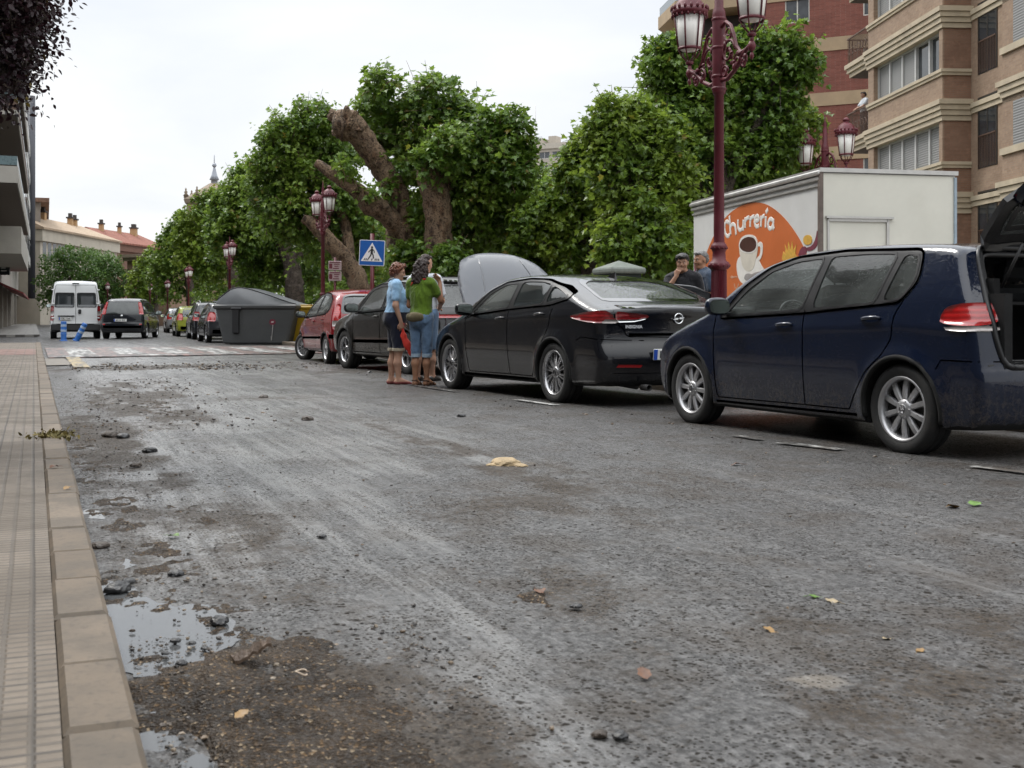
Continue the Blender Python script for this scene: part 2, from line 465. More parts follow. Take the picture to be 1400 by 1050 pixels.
# ---------------------------------------------------------------- cars
def rpoly(p,r=.05,n=4):
 p=[np.array(q,float)for q in p];out=[]
 for i,q in enumerate(p):
  a=p[i-1]-q;b=p[(i+1)%len(p)]-q
  la,lb=np.linalg.norm(a),np.linalg.norm(b)
  ra,rb=min(r,la*.45),min(r,lb*.45)
  A=q+a/la*ra;B=q+b/lb*rb
  for t in np.linspace(0,1,n):out.append((1-t)**2*A+2*t*(1-t)*q+t*t*B)
 return np.array(out)
class Car:
 PROJ={'L':((1,0,0),(0,0,1),(0,-1,0)),'Rt':((1,0,0),(0,0,1),(0,1,0)),'rear':((0,1,0),(0,0,1),(1,0,0)),'front':((0,1,0),(0,0,1),(-1,0,0)),'top':((1,0,0),(0,1,0),(0,0,-1)),'DL':((.7071,.7071,0),(0,0,1),(.7071,-.7071,0)),'DR':((.7071,-.7071,0),(0,0,1),(.7071,.7071,0)),'FL':((.7071,-.7071,0),(0,0,1),(-.7071,-.7071,0)),'FR':((.7071,.7071,0),(0,0,1),(-.7071,.7071,0)),}
 def __init__(s,name,label,cat,sp,group=None):
  s.sp=sp
  s.root=thing(name,label,cat,group=group)
  s.make_field()
  L,Wd,H=sp['L'],sp['W'],sp['H']
  V,Q,N=iso(s.f,(-.15,-Wd-.12,.05),(L+.15,Wd+.12,H+.12),sp.get('h',.03))
  s.V,s.Q,s.N=V,Q,N
  s.C=V[Q].mean(1);s.FN=N[Q].mean(1)
  s.bvh=BVHTree.FromPolygons([tuple(v)for v in V],[tuple(q)for q in Q])
  s.owner=np.zeros(len(Q),int)
  s.panels={}
 def make_field(s):
  sp=s.sp
  L,H=sp['L'],sp['H']
  poly=chaikin(sp['profile'],2)
  gx=np.arange(-.5,L+.5,.02);gz=np.arange(-.2,H+.6,.02)
  S=poly_sdf_grid(gx,gz,poly)
  px_,pw_=np.array(sp['plan']).T
  xs=np.linspace(-.3,L+.3,200);wt=np.interp(xs,px_,pw_)
  ker=np.hanning(21);ker/=ker.sum()
  wt=np.convolve(np.pad(wt,10,'edge'),ker,'valid')
  bx,bz=np.array(sp['belt']).T
  zm=sp.get('zmid',.62);tuck=sp.get('tuck',.05);lean=sp.get('lean',.33);curv=sp.get('curv',.18)
  bf,br=sp.get('bow_f',.32),sp.get('bow_r',.12);cr=sp.get('crown',.055);kk=sp.get('k',.09)
  wheels=[(x,sp['R'])for x in sp['axles']];arch=sp.get('arch',sp['R']+.045);cre=sp.get('crease',.012)
  cz=np.array(sp.get('crease_z',[(0,.80),(L,.72)])).T
  def f(P):
   x,y,z=P[...,0],P[...,1],P[...,2]
   ay=np.abs(y)
   wp=np.interp(x,xs,wt);zb=np.interp(x,bx,bz)
   low=np.clip((zm-z)/zm,0,1)
   t=z-zb
   tp=.5*(t+np.sqrt(t*t+.0025));tp=np.where(t<-.25,0,tp)
   W=wp-tuck*low**2*1.6-lean*tp-curv*tp*tp
   up=np.clip((z-zm)/np.maximum(zb-zm,.1),0,1)
   W=W-.02*up**2
   dz=z-np.interp(x,cz[0],cz[1])
   W=W+cre*np.exp(-np.sqrt(dz*dz+.0004)/.06)
   for wx,wz in wheels:
    d=np.sqrt((x-wx)**2+(z-wz)**2)-arch
    W=W+.022*np.exp(-(np.maximum(d,0)/.07)**2)
   q=np.clip(ay/np.maximum(wp,.1),0,1.15)
   x2=x+bf*sstep(L*.55,L,x)*q**2.6-br*sstep(L*.35,0,x)*q**2.6
   z2=z+cr*q**2*sstep(.45,.9,z)
   i=np.clip((x2-gx[0])/.02,0,len(gx)-1.001);j=np.clip((z2-gz[0])/.02,0,len(gz)-1.001)
   i0=i.astype(int);j0=j.astype(int);fi=i-i0;fj=j-j0
   fp=(S[i0,j0]*(1-fi)+S[i0+1,j0]*fi)*(1-fj)+(S[i0,j0+1]*(1-fi)+S[i0+1,j0+1]*fi)*fj
   r=smax(fp,(ay-W)*.95,kk)
   for wx,wz in wheels:
    d=np.sqrt((x-wx)**2+(z-wz)**2)-arch
    r=np.maximum(r,-np.maximum(d,.50-ay))
   return r
  s.f=f
 def hit(s,proj,a,b,off=0.0):
  U,Vv,D=[np.array(v,float)for v in s.PROJ[proj]]
  o=U*a+Vv*b-D*8
  loc,nr,i,dist=s.bvh.ray_cast(Vector(o),Vector(D))
  if loc is None:
   loc,nr,i,dist=s.bvh.find_nearest(Vector(U*a+Vv*b-D*.8))
  p=np.array(loc)
  g=grad(s.f,p[None])[0];g/=max(1e-9,np.linalg.norm(g))
  return p+g*off,g
 def flat(s,proj,p3):
  U,Vv,D=[np.array(v,float)for v in s.PROJ[proj]]
  return[(float(np.dot(U,p)),float(np.dot(Vv,p)))for p in np.asarray(p3,float)]
 def project(s,proj,pts,off):
  U,Vv,D=[np.array(v,float)for v in s.PROJ[proj]]
  P=[]
  for a,b in pts:
   o=U*a+Vv*b
   loc=s.bvh.ray_cast(Vector(o-D*8),Vector(D))[0]
   if loc is None:loc=s.bvh.find_nearest(Vector(o-D*.8))[0]
   P.append(tuple(loc))
  P=np.array(P)
  g=grad(s.f,P);g/=np.maximum(np.linalg.norm(g,axis=1,keepdims=True),1e-9)
  return P+g*off,g
 def patch(s,name,poly,proj,mat,off=.004,step=.06,parent=None,thick=0.0,rnd=0):
  if rnd:poly=chaikin(poly,rnd)
  b=resample(poly,step*(.7 if rnd else 1))
  lo,hi=b.min(0),b.max(0)
  inn=inset(b,step*.5)
  g=np.stack(np.meshgrid(np.arange(lo[0],hi[0],step),np.arange(lo[1],hi[1],step),indexing='ij'),-1).reshape(-1,2)
  g=g[in_poly(g[:,0],g[:,1],inn)]if len(g)else g
  pts=[Vector(p)for p in b]+[Vector(p)for p in g]
  n=len(b)
  vs,es,fs,*_=delaunay_2d_cdt(pts,[(i,(i+1)%n)for i in range(n)],[],1,1e-5)
  P,N=s.project(proj,[tuple(v)for v in vs],off)
  fs=[tuple(f)for f in fs]
  D=np.array(s.PROJ[proj][2])
  out=[]
  for f in fs:
   a,c,d=P[f[0]],P[f[1]],P[f[2]]
   out.append(f if np.dot(np.cross(c-a,d-a),D)<0 else f[::-1])
  if thick:
   k=len(P);P2=P-N*thick
   ed={}
   for f in out:
    for i in range(len(f)):ed[(f[i],f[(i+1)%len(f)])]=1
   side=[(a,a+k,c+k,c)[::-1]for(a,c)in ed if(c,a)not in ed]
   P=np.vstack([P,P2]);N=np.vstack([N,N]);out=out+[tuple(x)for x in side]
   me=mesh_np(name,P,out,mat,None)
  else:
   me=mesh_np(name,P,out,mat,N)
  return link(name,me,parent or s.root)
 def ring(s,name,poly,proj,w,mat,off=.006,parent=None,step=.05,rnd=2,out_w=.004):
  b=resample(rpoly(poly,.05)if rnd else poly,step)
  o=inset(b,-out_w);i=inset(b,w)
  P0,N0=s.project(proj,o,off);P1,N1=s.project(proj,i,off)
  n=len(b)
  P=np.vstack([P0,P1,P0-N0*.012,P1-N1*.012]);N=np.vstack([N0,N1,N0,N1])
  fs=[]
  for k in range(n):
   j=(k+1)%n
   fs+=[(k,j,n+j,n+k),(k,2*n+k,2*n+j,j),(n+k,n+j,3*n+j,3*n+k)]
  me=mesh_np(name,P,fs,mat,None,smooth=False)
  return link(name,me,parent or s.root)
 def ribbon(s,name,line,proj,w,mat,off=.002,parent=None,step=.04,closed=False):
  b=resample(line,step,closed)
  d=np.gradient(b,axis=0)if not closed else(np.roll(b,-1,0)-np.roll(b,1,0))
  d/=np.maximum(np.linalg.norm(d,axis=1,keepdims=True),1e-9)
  nr=np.stack([-d[:,1],d[:,0]],1)
  P0,N0=s.project(proj,b-nr*w/2,off);P1,N1=s.project(proj,b+nr*w/2,off)
  n=len(b)
  fs=[(k,(k+1)%n,n+(k+1)%n,n+k)for k in range(n if closed else n-1)]
  me=mesh_np(name,np.vstack([P0,P1]),fs,mat,np.vstack([N0,N1]))
  return link(name,me,parent or s.root)
# ---- panels cut out of the shell
 def side_mask(s,poly,sgn):
  return in_poly(s.C[:,0],s.C[:,2],poly)&(s.C[:,1]*sgn>.3)&(np.abs(s.FN[:,1])>.35)
 def panel(s,key,mask):
  k=len(s.panels)+1
  s.owner[mask&(s.owner==0)]=k
  s.panels[k]=key
 def remove(s,mask):s.owner[mask]=-1
 def finish_shell(s,paint):
  under=(s.FN[:,2]<-.6)&(s.C[:,2]<.35)
  inn=np.zeros(len(s.Q),bool)
  for wx in s.sp['axles']:
   d=np.hypot(s.C[:,0]-wx,s.C[:,2]-s.sp['R'])
   inn|=(d<s.sp.get('arch',s.sp['R']+.045)+.008)&((s.FN[:,2]<-.05)|(np.abs(s.C[:,1])<.56)|(d<s.sp.get('arch',s.sp['R']+.045)+.004))
  dlo=np.zeros(len(s.Q),bool)
  if 'dlo' in s.sp:
   dlo=in_poly(s.C[:,0],s.C[:,2],rpoly(s.sp['dlo'],.06))&(np.abs(s.FN[:,1])>.5)
   for proj in('L','Rt'):s.ribbon('window_trim',rpoly(s.sp['dlo'],.06),proj,.016,s.sp.get('dlo_mat',M['black_trim']),.006,closed=True)
  res={}
  for k,nm in[(0,'body')]+list(s.panels.items()):
   m=s.owner==k
   if not m.any():continue
   v,q,n=submesh(s.V,s.Q,s.N,m)
   mi=np.where((under|inn)[m],1,np.where(dlo[m],2,0))
   res.setdefault(nm,[]).append(link(nm,mesh_np(nm,v,q,[paint,M['under'],M['black_trim']],n,True,mi),s.root))
  s.parts=res
  ar=s.sp.get('arch',s.sp['R']+.045)
  for wx in s.sp['axles']:
   for proj,sg in(('L',1),('Rt',-1)):
    a0=math.asin(max(-1,min(1,(s.sp.get('sill',.24)-s.sp['R'])/ar)))
    an=np.linspace(a0,pi-a0,40)
    pts=[];tb=MB()
    for a in an:
     p,n=s.hit(proj,wx+(ar+.012)*cos(a),s.sp['R']+(ar+.012)*sin(a))
     pts.append((wx+(ar-.002)*cos(a),p[1]-sg*.008,s.sp['R']+(ar-.002)*sin(a)))
    tb.tube(pts,.019,8)
    tb.build('arch_liner',M['under'],s.root)
  return res
def wheel_proto(name,Rr,width,rim_r,spokes=10,style='single',mat=None,simple=False,cap='ring'):
 """axis along local y, outer face towards +y; wheel > tyre, rim"""
 mat=mat or M['alloy']
 T=Matrix.Rotation(-pi/2,4,'X')
 hub=MB();hub.lathe([(.02,-width*.5),(rim_r*.9,-width*.5),(rim_r*.9,width*.12),(.05,width*.14),(0.001,width*.14)],28,T)
 o=hub.build(name,M['brake'])
 t=MB()
 w=width/2
 prof=[(rim_r-.005,-w*.9),(rim_r+.02,-w),(Rr-.035,-w),(Rr-.010,-w*.86),(Rr-.002,-w*.6),(Rr-.002,-w*.32),(Rr-.009,-w*.30),(Rr-.009,-w*.22),(Rr,-w*.20),(Rr,w*.20),(Rr-.009,w*.22),(Rr-.009,w*.30),(Rr-.002,w*.32),(Rr-.002,w*.6),(Rr-.010,w*.86),(Rr-.035,w),(rim_r+.03,w*.98),(rim_r+.012,w*.93),(rim_r-.005,w*.85)]
 t.lathe(prof,48,T)
 t.build('tyre',M['rubber'],o)
 r=MB()
 rr=rim_r
 r.lathe([(rr-.002,-w*.6),(rr-.004,w*.60),(rr+.006,w*.86),(rr+.003,w*.92),(rr-.012,w*.88),(rr-.022,w*.62),(rr-.024,-w*.5)],48,T)
 hz=w*.62
 def spoke(ang,wid0,wid1,skew=0.0):
  ns=5
  vs=[];fs=[]
  for i in range(ns):
   u=i/(ns-1)
   rad=.035+(rr-.05)*u
   zz=hz+.012*sin(u*pi)-.006*u
   ww=wid0+(wid1-wid0)*u
   a=ang+skew*u
   for(dx,dz)in((-ww,-.014),(-ww*.7,0),(ww*.7,0),(ww,-.014),(ww,-.035),(-ww,-.035)):
    vs.append((rad*cos(a)-dx*sin(a),rad*sin(a)+dx*cos(a),zz+dz))
  for i in range(ns-1):
   for k in range(6):
    j=(k+1)%6
    fs.append((i*6+k,i*6+j,i*6+6+j,i*6+6+k))
  fs=[tuple(reversed(f))for f in fs]
  r.add(vs,fs,T)
 if style=='single':
  for i in range(spokes):spoke(2*pi*i/spokes,.017,.023)
 elif style=='pair':
  for i in range(spokes):
   a=2*pi*i/spokes
   spoke(a-.07,.009,.010,-.05);spoke(a+.07,.009,.010,.05)
 else:
  for i in range(spokes):spoke(2*pi*i/spokes,.010,.022)
 r.lathe([(.072,hz-.02),(.066,hz+.008),(.045,hz+.014),(.03,hz+.018),(.001,hz+.019)],24,T)
 ro=r.build('rim',mat,o)
 if not simple:
  c=MB()
  c.lathe([(.034,hz+.012),(.034,hz+.021),(.029,hz+.023),(.029,hz+.0205),(0.001,hz+.0205)],20,T)
  for i in range(5):
   a=2*pi*i/5+.3
   c.lathe([(.009,hz-.002),(.008,hz+.012),(.001,hz+.013)],8,T@Matrix.Translation((.055*cos(a),.055*sin(a),0)))
  if cap=='vw':
   Z=hz+.024
   c.tube([(-.02,.017,Z),(-.009,-.004,Z),(0,.012,Z),(.009,-.004,Z),(.02,.017,Z)],.0022,5,T)
   c.tube([(-.024,.004,Z),(-.011,-.023,Z),(0,-.005,Z),(.011,-.023,Z),(.024,.004,Z)],.0022,5,T)
   c.m=[1 if i>=len(c.m)-0 else v for i,v in enumerate(c.m)]
  c.build('hub_cap',M['dark_plastic']if cap!='vw' else M['alloy2'],o)
 return o
def place_wheels(car,proto,steer=0.0):
 sp=car.sp
 first=True
 for x in sp['axles']:
  for sg in(1,-1):
   o=proto if first else copy_tree(proto)
   first=False
   o.parent=car.root
   o.location=(x,sg*sp['track'],sp['R'])
   fr=steer if x>sp['L']/2 else 0
   o.rotation_euler=(0,0.35*x,(0 if sg>0 else pi)+fr)
def mirror_part(car,x,z,paint,sg=1,size=1.0):
 y=car.hit('L',x-.02,z,0)[0][1]
 m=MB()
 c=Vector((x-.02,sg*(y+.125*size),z+.05*size))
 pts=[]
 vs=[];fs=[]
 nu,nv=16,10
 for i in range(nv+1):
  a=pi*i/nv
  for j in range(nu):
   b=2*pi*j/nu
   ex=sin(a)*cos(b);ey=sin(a)*sin(b);ez=-cos(a)
   sq=lambda q:math.copysign(abs(q)**.7,q)
   fx=sq(ex)
   vs.append((c.x+.075*size*(fx if fx>0 else fx*.35),c.y+.115*size*sq(ey),c.z+.075*size*sq(ez)*(1+.15*sg*ey*0)))
 for i in range(nv):
  for j in range(nu):
   k=(j+1)%nu
   fs.append((i*nu+j,i*nu+k,i*nu+nu+k,i*nu+nu+j))
 m.add(vs,fs,None,0,True)
 m.box((x,sg*(y+.015),z-.01),(.07,.07,.035),None,1,.01)
 o=m.build('wing_mirror',[paint,M['black_trim']],car.root)
 g=MB()
 gx=c.x-.032*size
 n=20
 vs=[(gx,c.y+.098*size*math.copysign(abs(cos(2*pi*i/n))**.6,cos(2*pi*i/n)),c.z+.058*size*math.copysign(abs(sin(2*pi*i/n))**.6,sin(2*pi*i/n)))for i in range(n)]
 g.add(vs,[tuple(range(n))])
 g.build('mirror_glass',M['mirror'],o)
 return o
def handle_part(car,x,z,mat,proj='L',parent=None,ln=.19):
 sg=1 if proj=='L' else-1
 pts=[]
 for u in np.linspace(0,1,7):
  p,nn=car.hit(proj,x-ln/2+ln*u,z+.012*(u-.5)*-1,.004+.028*sin(pi*u)**.5)
  pts.append(p)
 m=MB();m.tube(pts,[.010,.014,.015,.015,.015,.014,.010],8,flat=1.0)
 return m.build('handle',mat,parent or car.root)
def cabin(car,xs_front,xs_rear,z0=.32,top=1.12,dash=None,w=.27,boot_wall=None):
 sp=car.sp
 L=sp['L']
 fl=MB()
 wi=sp['W']-.14
 fl.box(((sp['axles'][0]+sp['axles'][1])/2,0,z0),(sp['axles'][1]-sp['axles'][0]-.7,2*wi,.05))
 if dash:
  x,z=dash
  fl.box((x+.12,0,z-.12),(.45,2*wi-.04,.3),None,0,.08)
 fl.build('cabin_floor',M['cabin'],car.root)
 def seat(x,y,wd,tilt=.22,head=True):
  s=MB()
  Mx=Matrix.Translation((x,y,z0))
  s.box((.25,0,.22),(.5,wd,.18),Mx,0,.05)
  Bk=Mx@Matrix.Translation((.02,0,.28))@Matrix.Rotation(-tilt,4,'Y')
  s.box((0,0,.28),(.14,wd*.96,.60),Bk,0,.06)
  s.box((-.01,0,.52),(.12,wd*.7,.2),Bk,0,.05)
  if head:
   s.box((.0,0,.72),(.10,.25,.17),Bk,0,.045)
   s.tube([(0,-.06,.55),(0,-.06,.7)],.008,6,Bk);s.tube([(0,.06,.55),(0,.06,.7)],.008,6,Bk)
  o=s.build('seat',M['seat'],car.root)
  return o
 for y in(-.36,.36):seat(xs_front,y,.48)
 for y in(-.34,.34):seat(xs_rear,y,.62,.3)
 if dash:
  x,z=dash
  st=MB()
  Mw=Matrix.Translation((x-.22,.36,z-.06))@Matrix.Rotation(-R(62),4,'Y')
  ringp=[(.18*cos(a),.18*sin(a),0)for a in np.linspace(0,2*pi,29)]
  st.tube(ringp,.014,8,Mw);st.box((0,0,-.02),(.12,.14,.05),Mw,0,.02);st.box((0,0,-.01),(.03,.34,.02),Mw);st.box((.0,0,-.2),(.05,.05,.4),Mw)
  st.build('steering_wheel',M['black_trim'],car.root)
def plate_part(car,c,w=.52,h=.115,rotz=0,proj='rear',blue='L',tilt=0.0,name='number_plate'):
 """a plate whose face looks to -x of the car (rear)"""
 Mx=Matrix.Translation(c)@Matrix.Rotation(tilt,4,'Y')
 m=MB()
 m.box((0,0,0),(.012,w,h),Mx,0,.004)
 m.box((-.0075,w/2-.022,0),(.003,.044,h-.008),Mx,1)
 y=w/2-.075
 rnd=random.Random(int(c[0]*100+c[2]*37))
 for i in range(7):
  if i==4:y-=.03
  hh=h*.62
  for k in range(3):
   m.box((-.0075,y-.02+rnd.uniform(-.012,.012),rnd.choice((-1,0,1))*hh*.42),(.003,.034,.012),Mx,2)
  m.box((-.0075,y-.02+rnd.choice((-.015,.015)),0),(.003,.011,hh),Mx,2)
  y-=.052
 return m.build(name,[M['plate'],M['plate_blue'],M['plate_ink']],car.root)
def side_windows(car,wins,glass,trim=None,cut=True,tw=.014,both=True):
 trim=trim or M['black_trim']
 for i,(poly,gm)in enumerate(wins):
  gm=gm or glass
  for proj,sg in(('L',1),('Rt',-1)):
   if cut:car.remove(car.side_mask(inset(rpoly(poly),.008),sg))
   g=car.patch('side_window',rpoly(poly),proj,gm,-.004 if cut else .003,.12)
   car.ring('window_seal',poly,proj,tw,trim,.003 if cut else .005,parent=g)
def end_window(car,name,poly,proj,gm,cut=True,tw=.03,off=-.003,xlim=None):
 poly2=rpoly(poly,.07)
 if cut:
  sg=1 if proj=='front' else-1
  m=in_poly(car.C[:,1],car.C[:,2],inset(poly2,.015))&(car.FN[:,0]*sg>.17)
  xl=xlim or car.sp['L']*(.56 if sg>0 else .34)
  m&=(car.C[:,0]>xl)if sg>0 else(car.C[:,0]<xl)
  car.remove(m)
 g=car.patch(name,poly2,proj,gm,off if cut else .003,.12)
 car.ring('window_seal',poly,proj,tw,M['black_gloss'],.003 if cut else .005,parent=g)
 return g
def set_pose(car,wheel_xy,theta,wheel_x=None,y=None):
 """put the tyre contact point (car x, car y) on a ground point; theta = heading left of +Y in degrees"""
 ph=R(90+theta)
 x=car.sp['axles'][0]if wheel_x is None else wheel_x
 yy=car.sp['track']+.10 if y is None else y
 car.root.location=(wheel_xy[0]-(cos(ph)*x-sin(ph)*yy),wheel_xy[1]-(sin(ph)*x+cos(ph)*yy),0)
 car.root.rotation_euler=(0,0,ph)
def sym(pts):return list(pts)+[(-a,b)for a,b in reversed(pts)]
def text_obj(s,size,mat,parent,Mx,name='lettering',ext=.002,bold=0.0):
 cu=bpy.data.curves.new('t','FONT');cu.body=s;cu.size=size;cu.extrude=ext;cu.align_x='CENTER';cu.align_y='CENTER';cu.offset=bold
 cu.resolution_u=3
 o=bpy.data.objects.new('t',cu);COL.objects.link(o)
 dg=bpy.context.evaluated_depsgraph_get()
 me=bpy.data.meshes.new_from_object(o.evaluated_get(dg))
 bpy.data.objects.remove(o)
 me.transform(Mx);me.materials.clear();me.materials.append(mat);me.name=name
 return link(name,me,parent)
# ---- the navy hatchback with its tailgate up -------------------------------------------------
def navy_hatchback():
 sp=dict(L=4.2,W=.893,H=1.48,R=.316,axles=(.78,3.358),track=.775,h=.022,profile=[(.16,.19),(.05,.25),(.012,.40),(-.005,.56),(.03,.66),(.045,.80),(.075,.95),(.13,1.05),(.29,1.33),(.33,1.44),(.62,1.468),(1.1,1.486),(1.55,1.488),(2.0,1.472),(2.35,1.42),(2.6,1.345),(2.85,1.22),(3.1,1.085),(3.24,1.01),(3.45,.955),(3.75,.885),(4.0,.80),(4.13,.70),(4.18,.58),(4.195,.45),(4.17,.32),(4.08,.22),(3.9,.18)],plan=[(0,.83),(.3,.865),(.8,.888),(1.6,.893),(2.7,.893),(3.3,.885),(3.8,.862),(4.2,.80)],belt=[(0,.98),(.5,1.03),(1.5,1.0),(2.8,.93),(3.3,.90),(4.2,.70)],lean=.29,curv=.16,bow_f=.30,bow_r=.11,crown=.035,dlo=[(2.93,.93),(1.8,.975),(.80,1.045),(.67,1.20),(.70,1.415),(1.5,1.443),(2.06,1.42),(2.38,1.35),(2.66,1.205)],crease=.014,crease_z=[(0,.86),(.8,.90),(2.0,.86),(3.3,.80),(4.2,.70)],k=.055)
 c=Car('hatchback_car','dark navy blue hatchback with raised tailgate and red tail lamp, parked nearest','car',sp)
 fw=[(2.87,.950),(1.84,.995),(1.72,1.412),(2.05,1.395),(2.36,1.325),(2.62,1.18)]
 rw=[(1.74,1.0),(1.05,1.04),(.93,1.405),(1.25,1.42),(1.66,1.417)]
 qw=[(1.00,1.045),(.80,1.07),(.705,1.21),(.725,1.385),(.88,1.402)]
 side_windows(c,[(fw,None),(rw,None),(qw,None)],M['glass'])
 ws=sym([(.60,.985),(.66,1.01),(.55,1.385),(.30,1.405)])
 end_window(c,'windscreen',ws,'front',M['glass'])
 tg_out=sym([(.655,.625),(.70,.80),(.705,.98),(.61,1.36),(.57,1.415)])
 c.remove(in_poly(c.C[:,1],c.C[:,2],rpoly(tg_out,.05))&(c.C[:,0]<.55))
 c.rear_poly=tg_out
 door1=[(2.94,.26),(1.78,.27),(1.80,.95),(1.68,1.42),(2.1,1.41),(2.62,1.22),(2.98,.98)]
 door2=[(1.77,.27),(1.26,.30),(1.10,.52),(.90,.68),(.80,.98),(.80,1.0),(.90,1.405),(1.67,1.425),(1.79,.95)]
 for sg in(1,-1):
  c.panel('front_door',c.side_mask(door1,sg));c.panel('rear_door',c.side_mask(door2,sg))
 bon=in_poly(c.C[:,0],c.C[:,1],[(3.28,-.68),(3.2,0),(3.28,.68),(3.95,.58),(4.1,.3),(4.12,0),(4.1,-.3),(3.95,-.58)])&(c.FN[:,2]>.45)&(c.C[:,2]>.7)
 c.panel('bonnet',bon)
 pr=c.finish_shell(M['navy'])
 gm=M['black_trim']
 d1=[(2.98,.98),(2.97,.62),(2.93,.27),(1.79,.28),(1.80,.95),(1.80,1.0)]
 d2=[(1.30,.28),(1.24,.38),(1.10,.56),(.94,.68),(.86,.80),(.84,.96),(.78,1.06)]
 for proj in('L','Rt'):
  c.ribbon('panel_gap',d1,proj,.009,gm);c.ribbon('panel_gap',d2,proj,.009,gm)
  c.ribbon('panel_gap',[(1.79,.28),(1.30,.28)],proj,.009,gm)
  c.ribbon('sill_line',[(2.95,.235),(1.22,.245)],proj,.02,M['dark_plastic'])
  c.ribbon('panel_gap',[(3.98,.50),(3.93,.62),(3.86,.70)],proj,.008,gm)
  c.ribbon('panel_gap',[(.02,.66),(.42,.665),(.455,.60)],proj,.008,gm)
 for d in pr['front_door'][:1]:handle_part(c,2.02,.885,M['navy'],'L',d)
 for d in pr['rear_door'][:1]:handle_part(c,1.06,.935,M['navy'],'L',d)
 c.patch('fuel_flap',[(.53,.84),(.67,.84),(.67,.98),(.53,.98)],'Rt',M['navy'],.002,.05,rnd=1)
 for sg in(1,-1):mirror_part(c,2.80,.985,M['navy'],sg)
 for proj,sg in(('DL',1),('DR',-1)):
  up=[(.41,.88,.89),(.40,.88,.96),(.34,.87,1.03),(.10,.78,1.04),(.07,.725,1.02),(.045,.722,.89)]
  lo=[(.39,.87,.887),(.045,.722,.887),(.045,.722,.855),(.37,.87,.855)]
  f=lambda P:c.flat(proj,[(a,b*sg,z)for a,b,z in P])
  l=c.patch('tail_lamp',f(up),proj,M['lamp_red'],.012,.04,thick=.014,rnd=2)
  c.patch('lamp_lens',f(lo),proj,M['lamp_clear'],.011,.04,l,thick=.012,rnd=1)
 for proj,sg in(('FL',1),('FR',-1)):
  hl=[(3.80,.80,.74),(3.95,.70,.78),(4.08,.52,.73),(4.12,.45,.63),(3.98,.74,.60)]
  c.patch('headlamp',c.flat(proj,[(a,b*sg,z)for a,b,z in hl]),proj,M['lamp_clear'],.006,.05,thick=.008,rnd=2)
 hinge=np.array((.355,0,1.432));ang=R(106)
 def swing(P):
  d=np.asarray(P,float)-hinge;o=d.copy()
  o[...,0]=d[...,0]*cos(ang)+d[...,2]*sin(ang);o[...,2]=-d[...,0]*sin(ang)+d[...,2]*cos(ang)
  return o+hinge
 def swing_obj(o):
  for v in o.data.vertices:v.co=Vector(swing(np.array(v.co)))
  o.data.update()
  for ch in o.children:swing_obj(ch)
 lowp=sym([(.64,.635),(.685,.80),(.69,.98),(.665,1.055)])
 glp=sym([(.60,1.075),(.53,1.335)])
 gate=c.patch('tailgate',rpoly(lowp,.05),'rear',[M['navy'],M['dark_plastic']],.0,.06,thick=.07)
 nf=len(gate.data.polygons)
 tr=c.patch('gate_trim',rpoly(inset(lowp,.02),.05),'rear',M['dark_plastic'],-.075,.06,gate)
 fr=c.ring('window_frame',glp,'rear',.03,M['black_trim'],.0,gate,out_w=.075)
 so=fr.modifiers.new('thickness','SOLIDIFY');so.thickness=.05;so.offset=-1
 gg=c.patch('rear_window',rpoly(glp,.05),'rear',M['glass'],-.01,.1,gate)
 for sg in(1,-1):
  lp=[(sg*.63,.875),(sg*.63,1.005),(sg*.42,1.0),(sg*.45,.875)]
  c.patch('gate_lamp',rpoly(lp,.04),'rear',M['lamp_red'],.014,.05,gate,thick=.014)
 wp=MB();wp.box((.03,0,1.075),(.05,.07,.05),None,0,.01);wp.tube([(.03,0,1.08),(.10,.25,1.10),(.12,.40,1.12)],.008,6)
 wp.build('wiper',M['black_trim'],gate)
 swing_obj(gate)
 for sg in(1,-1):
  m=MB();m.tube([(.16,sg*.60,1.14),(.02,sg*.57,1.42)],.010,8);m.tube([(.02,sg*.57,1.42),(-.18,sg*.54,1.70)],.006,8)
  m.build('gas_strut',M['black_trim'],c.root)
 b=MB()
 b.box((.50,0,.60),(.86,1.20,.03));b.box((.95,0,.88),(.05,1.30,.62))
 for sg in(1,-1):
  b.box((.50,sg*.635,.85),(.85,.07,.5));b.box((.5,sg*.60,1.12),(.6,.05,.16))
 b.box((.10,0,.63),(.06,1.24,.06))
 b.box((.60,0,1.04),(.62,1.16,.02))
 b.build('boot_lining',M['boot'],c.root)
 s_=MB()
 ln=resample(rpoly(tg_out,.05),.04)
 P,Nn=c.project('rear',ln,-.004)
 s_.tube([tuple(p)for p in P]+[tuple(P[0])],.024,8)
 ln2=resample(rpoly(inset(tg_out,.035),.05),.04)
 P,Nn=c.project('rear',ln2,-.035)
 s_.tube([tuple(p)for p in P]+[tuple(P[0])],.022,8)
 s_.build('boot_seal',M['black_trim'],c.root)
 cabin(c,2.10,1.12,dash=(2.72,.98))
 place_wheels(c,wheel_proto('wheel',.316,.205,.222,10,'single',M['alloy'],cap='vw'))
 an=MB()
 x0,n0=c.hit('top',.75,0)
 an.tube([tuple(x0),(x0[0]-.16,0,x0[2]+.14)],[.006,.003],6)
 an.build('aerial',M['black_trim'],c.root)
 plate_part(c,(-.012,0,.42))
 c.root_obj=c.root
 return c
def simple_ends(c,rw=None,ws=None,gm_r=None,gm_f=None,cut=True):
 if ws:end_window(c,'windscreen',ws,'front',gm_f or M['glass_mid'],cut)
 if rw:end_window(c,'rear_window',rw,'rear',gm_r or M['glass_rear'],cut)
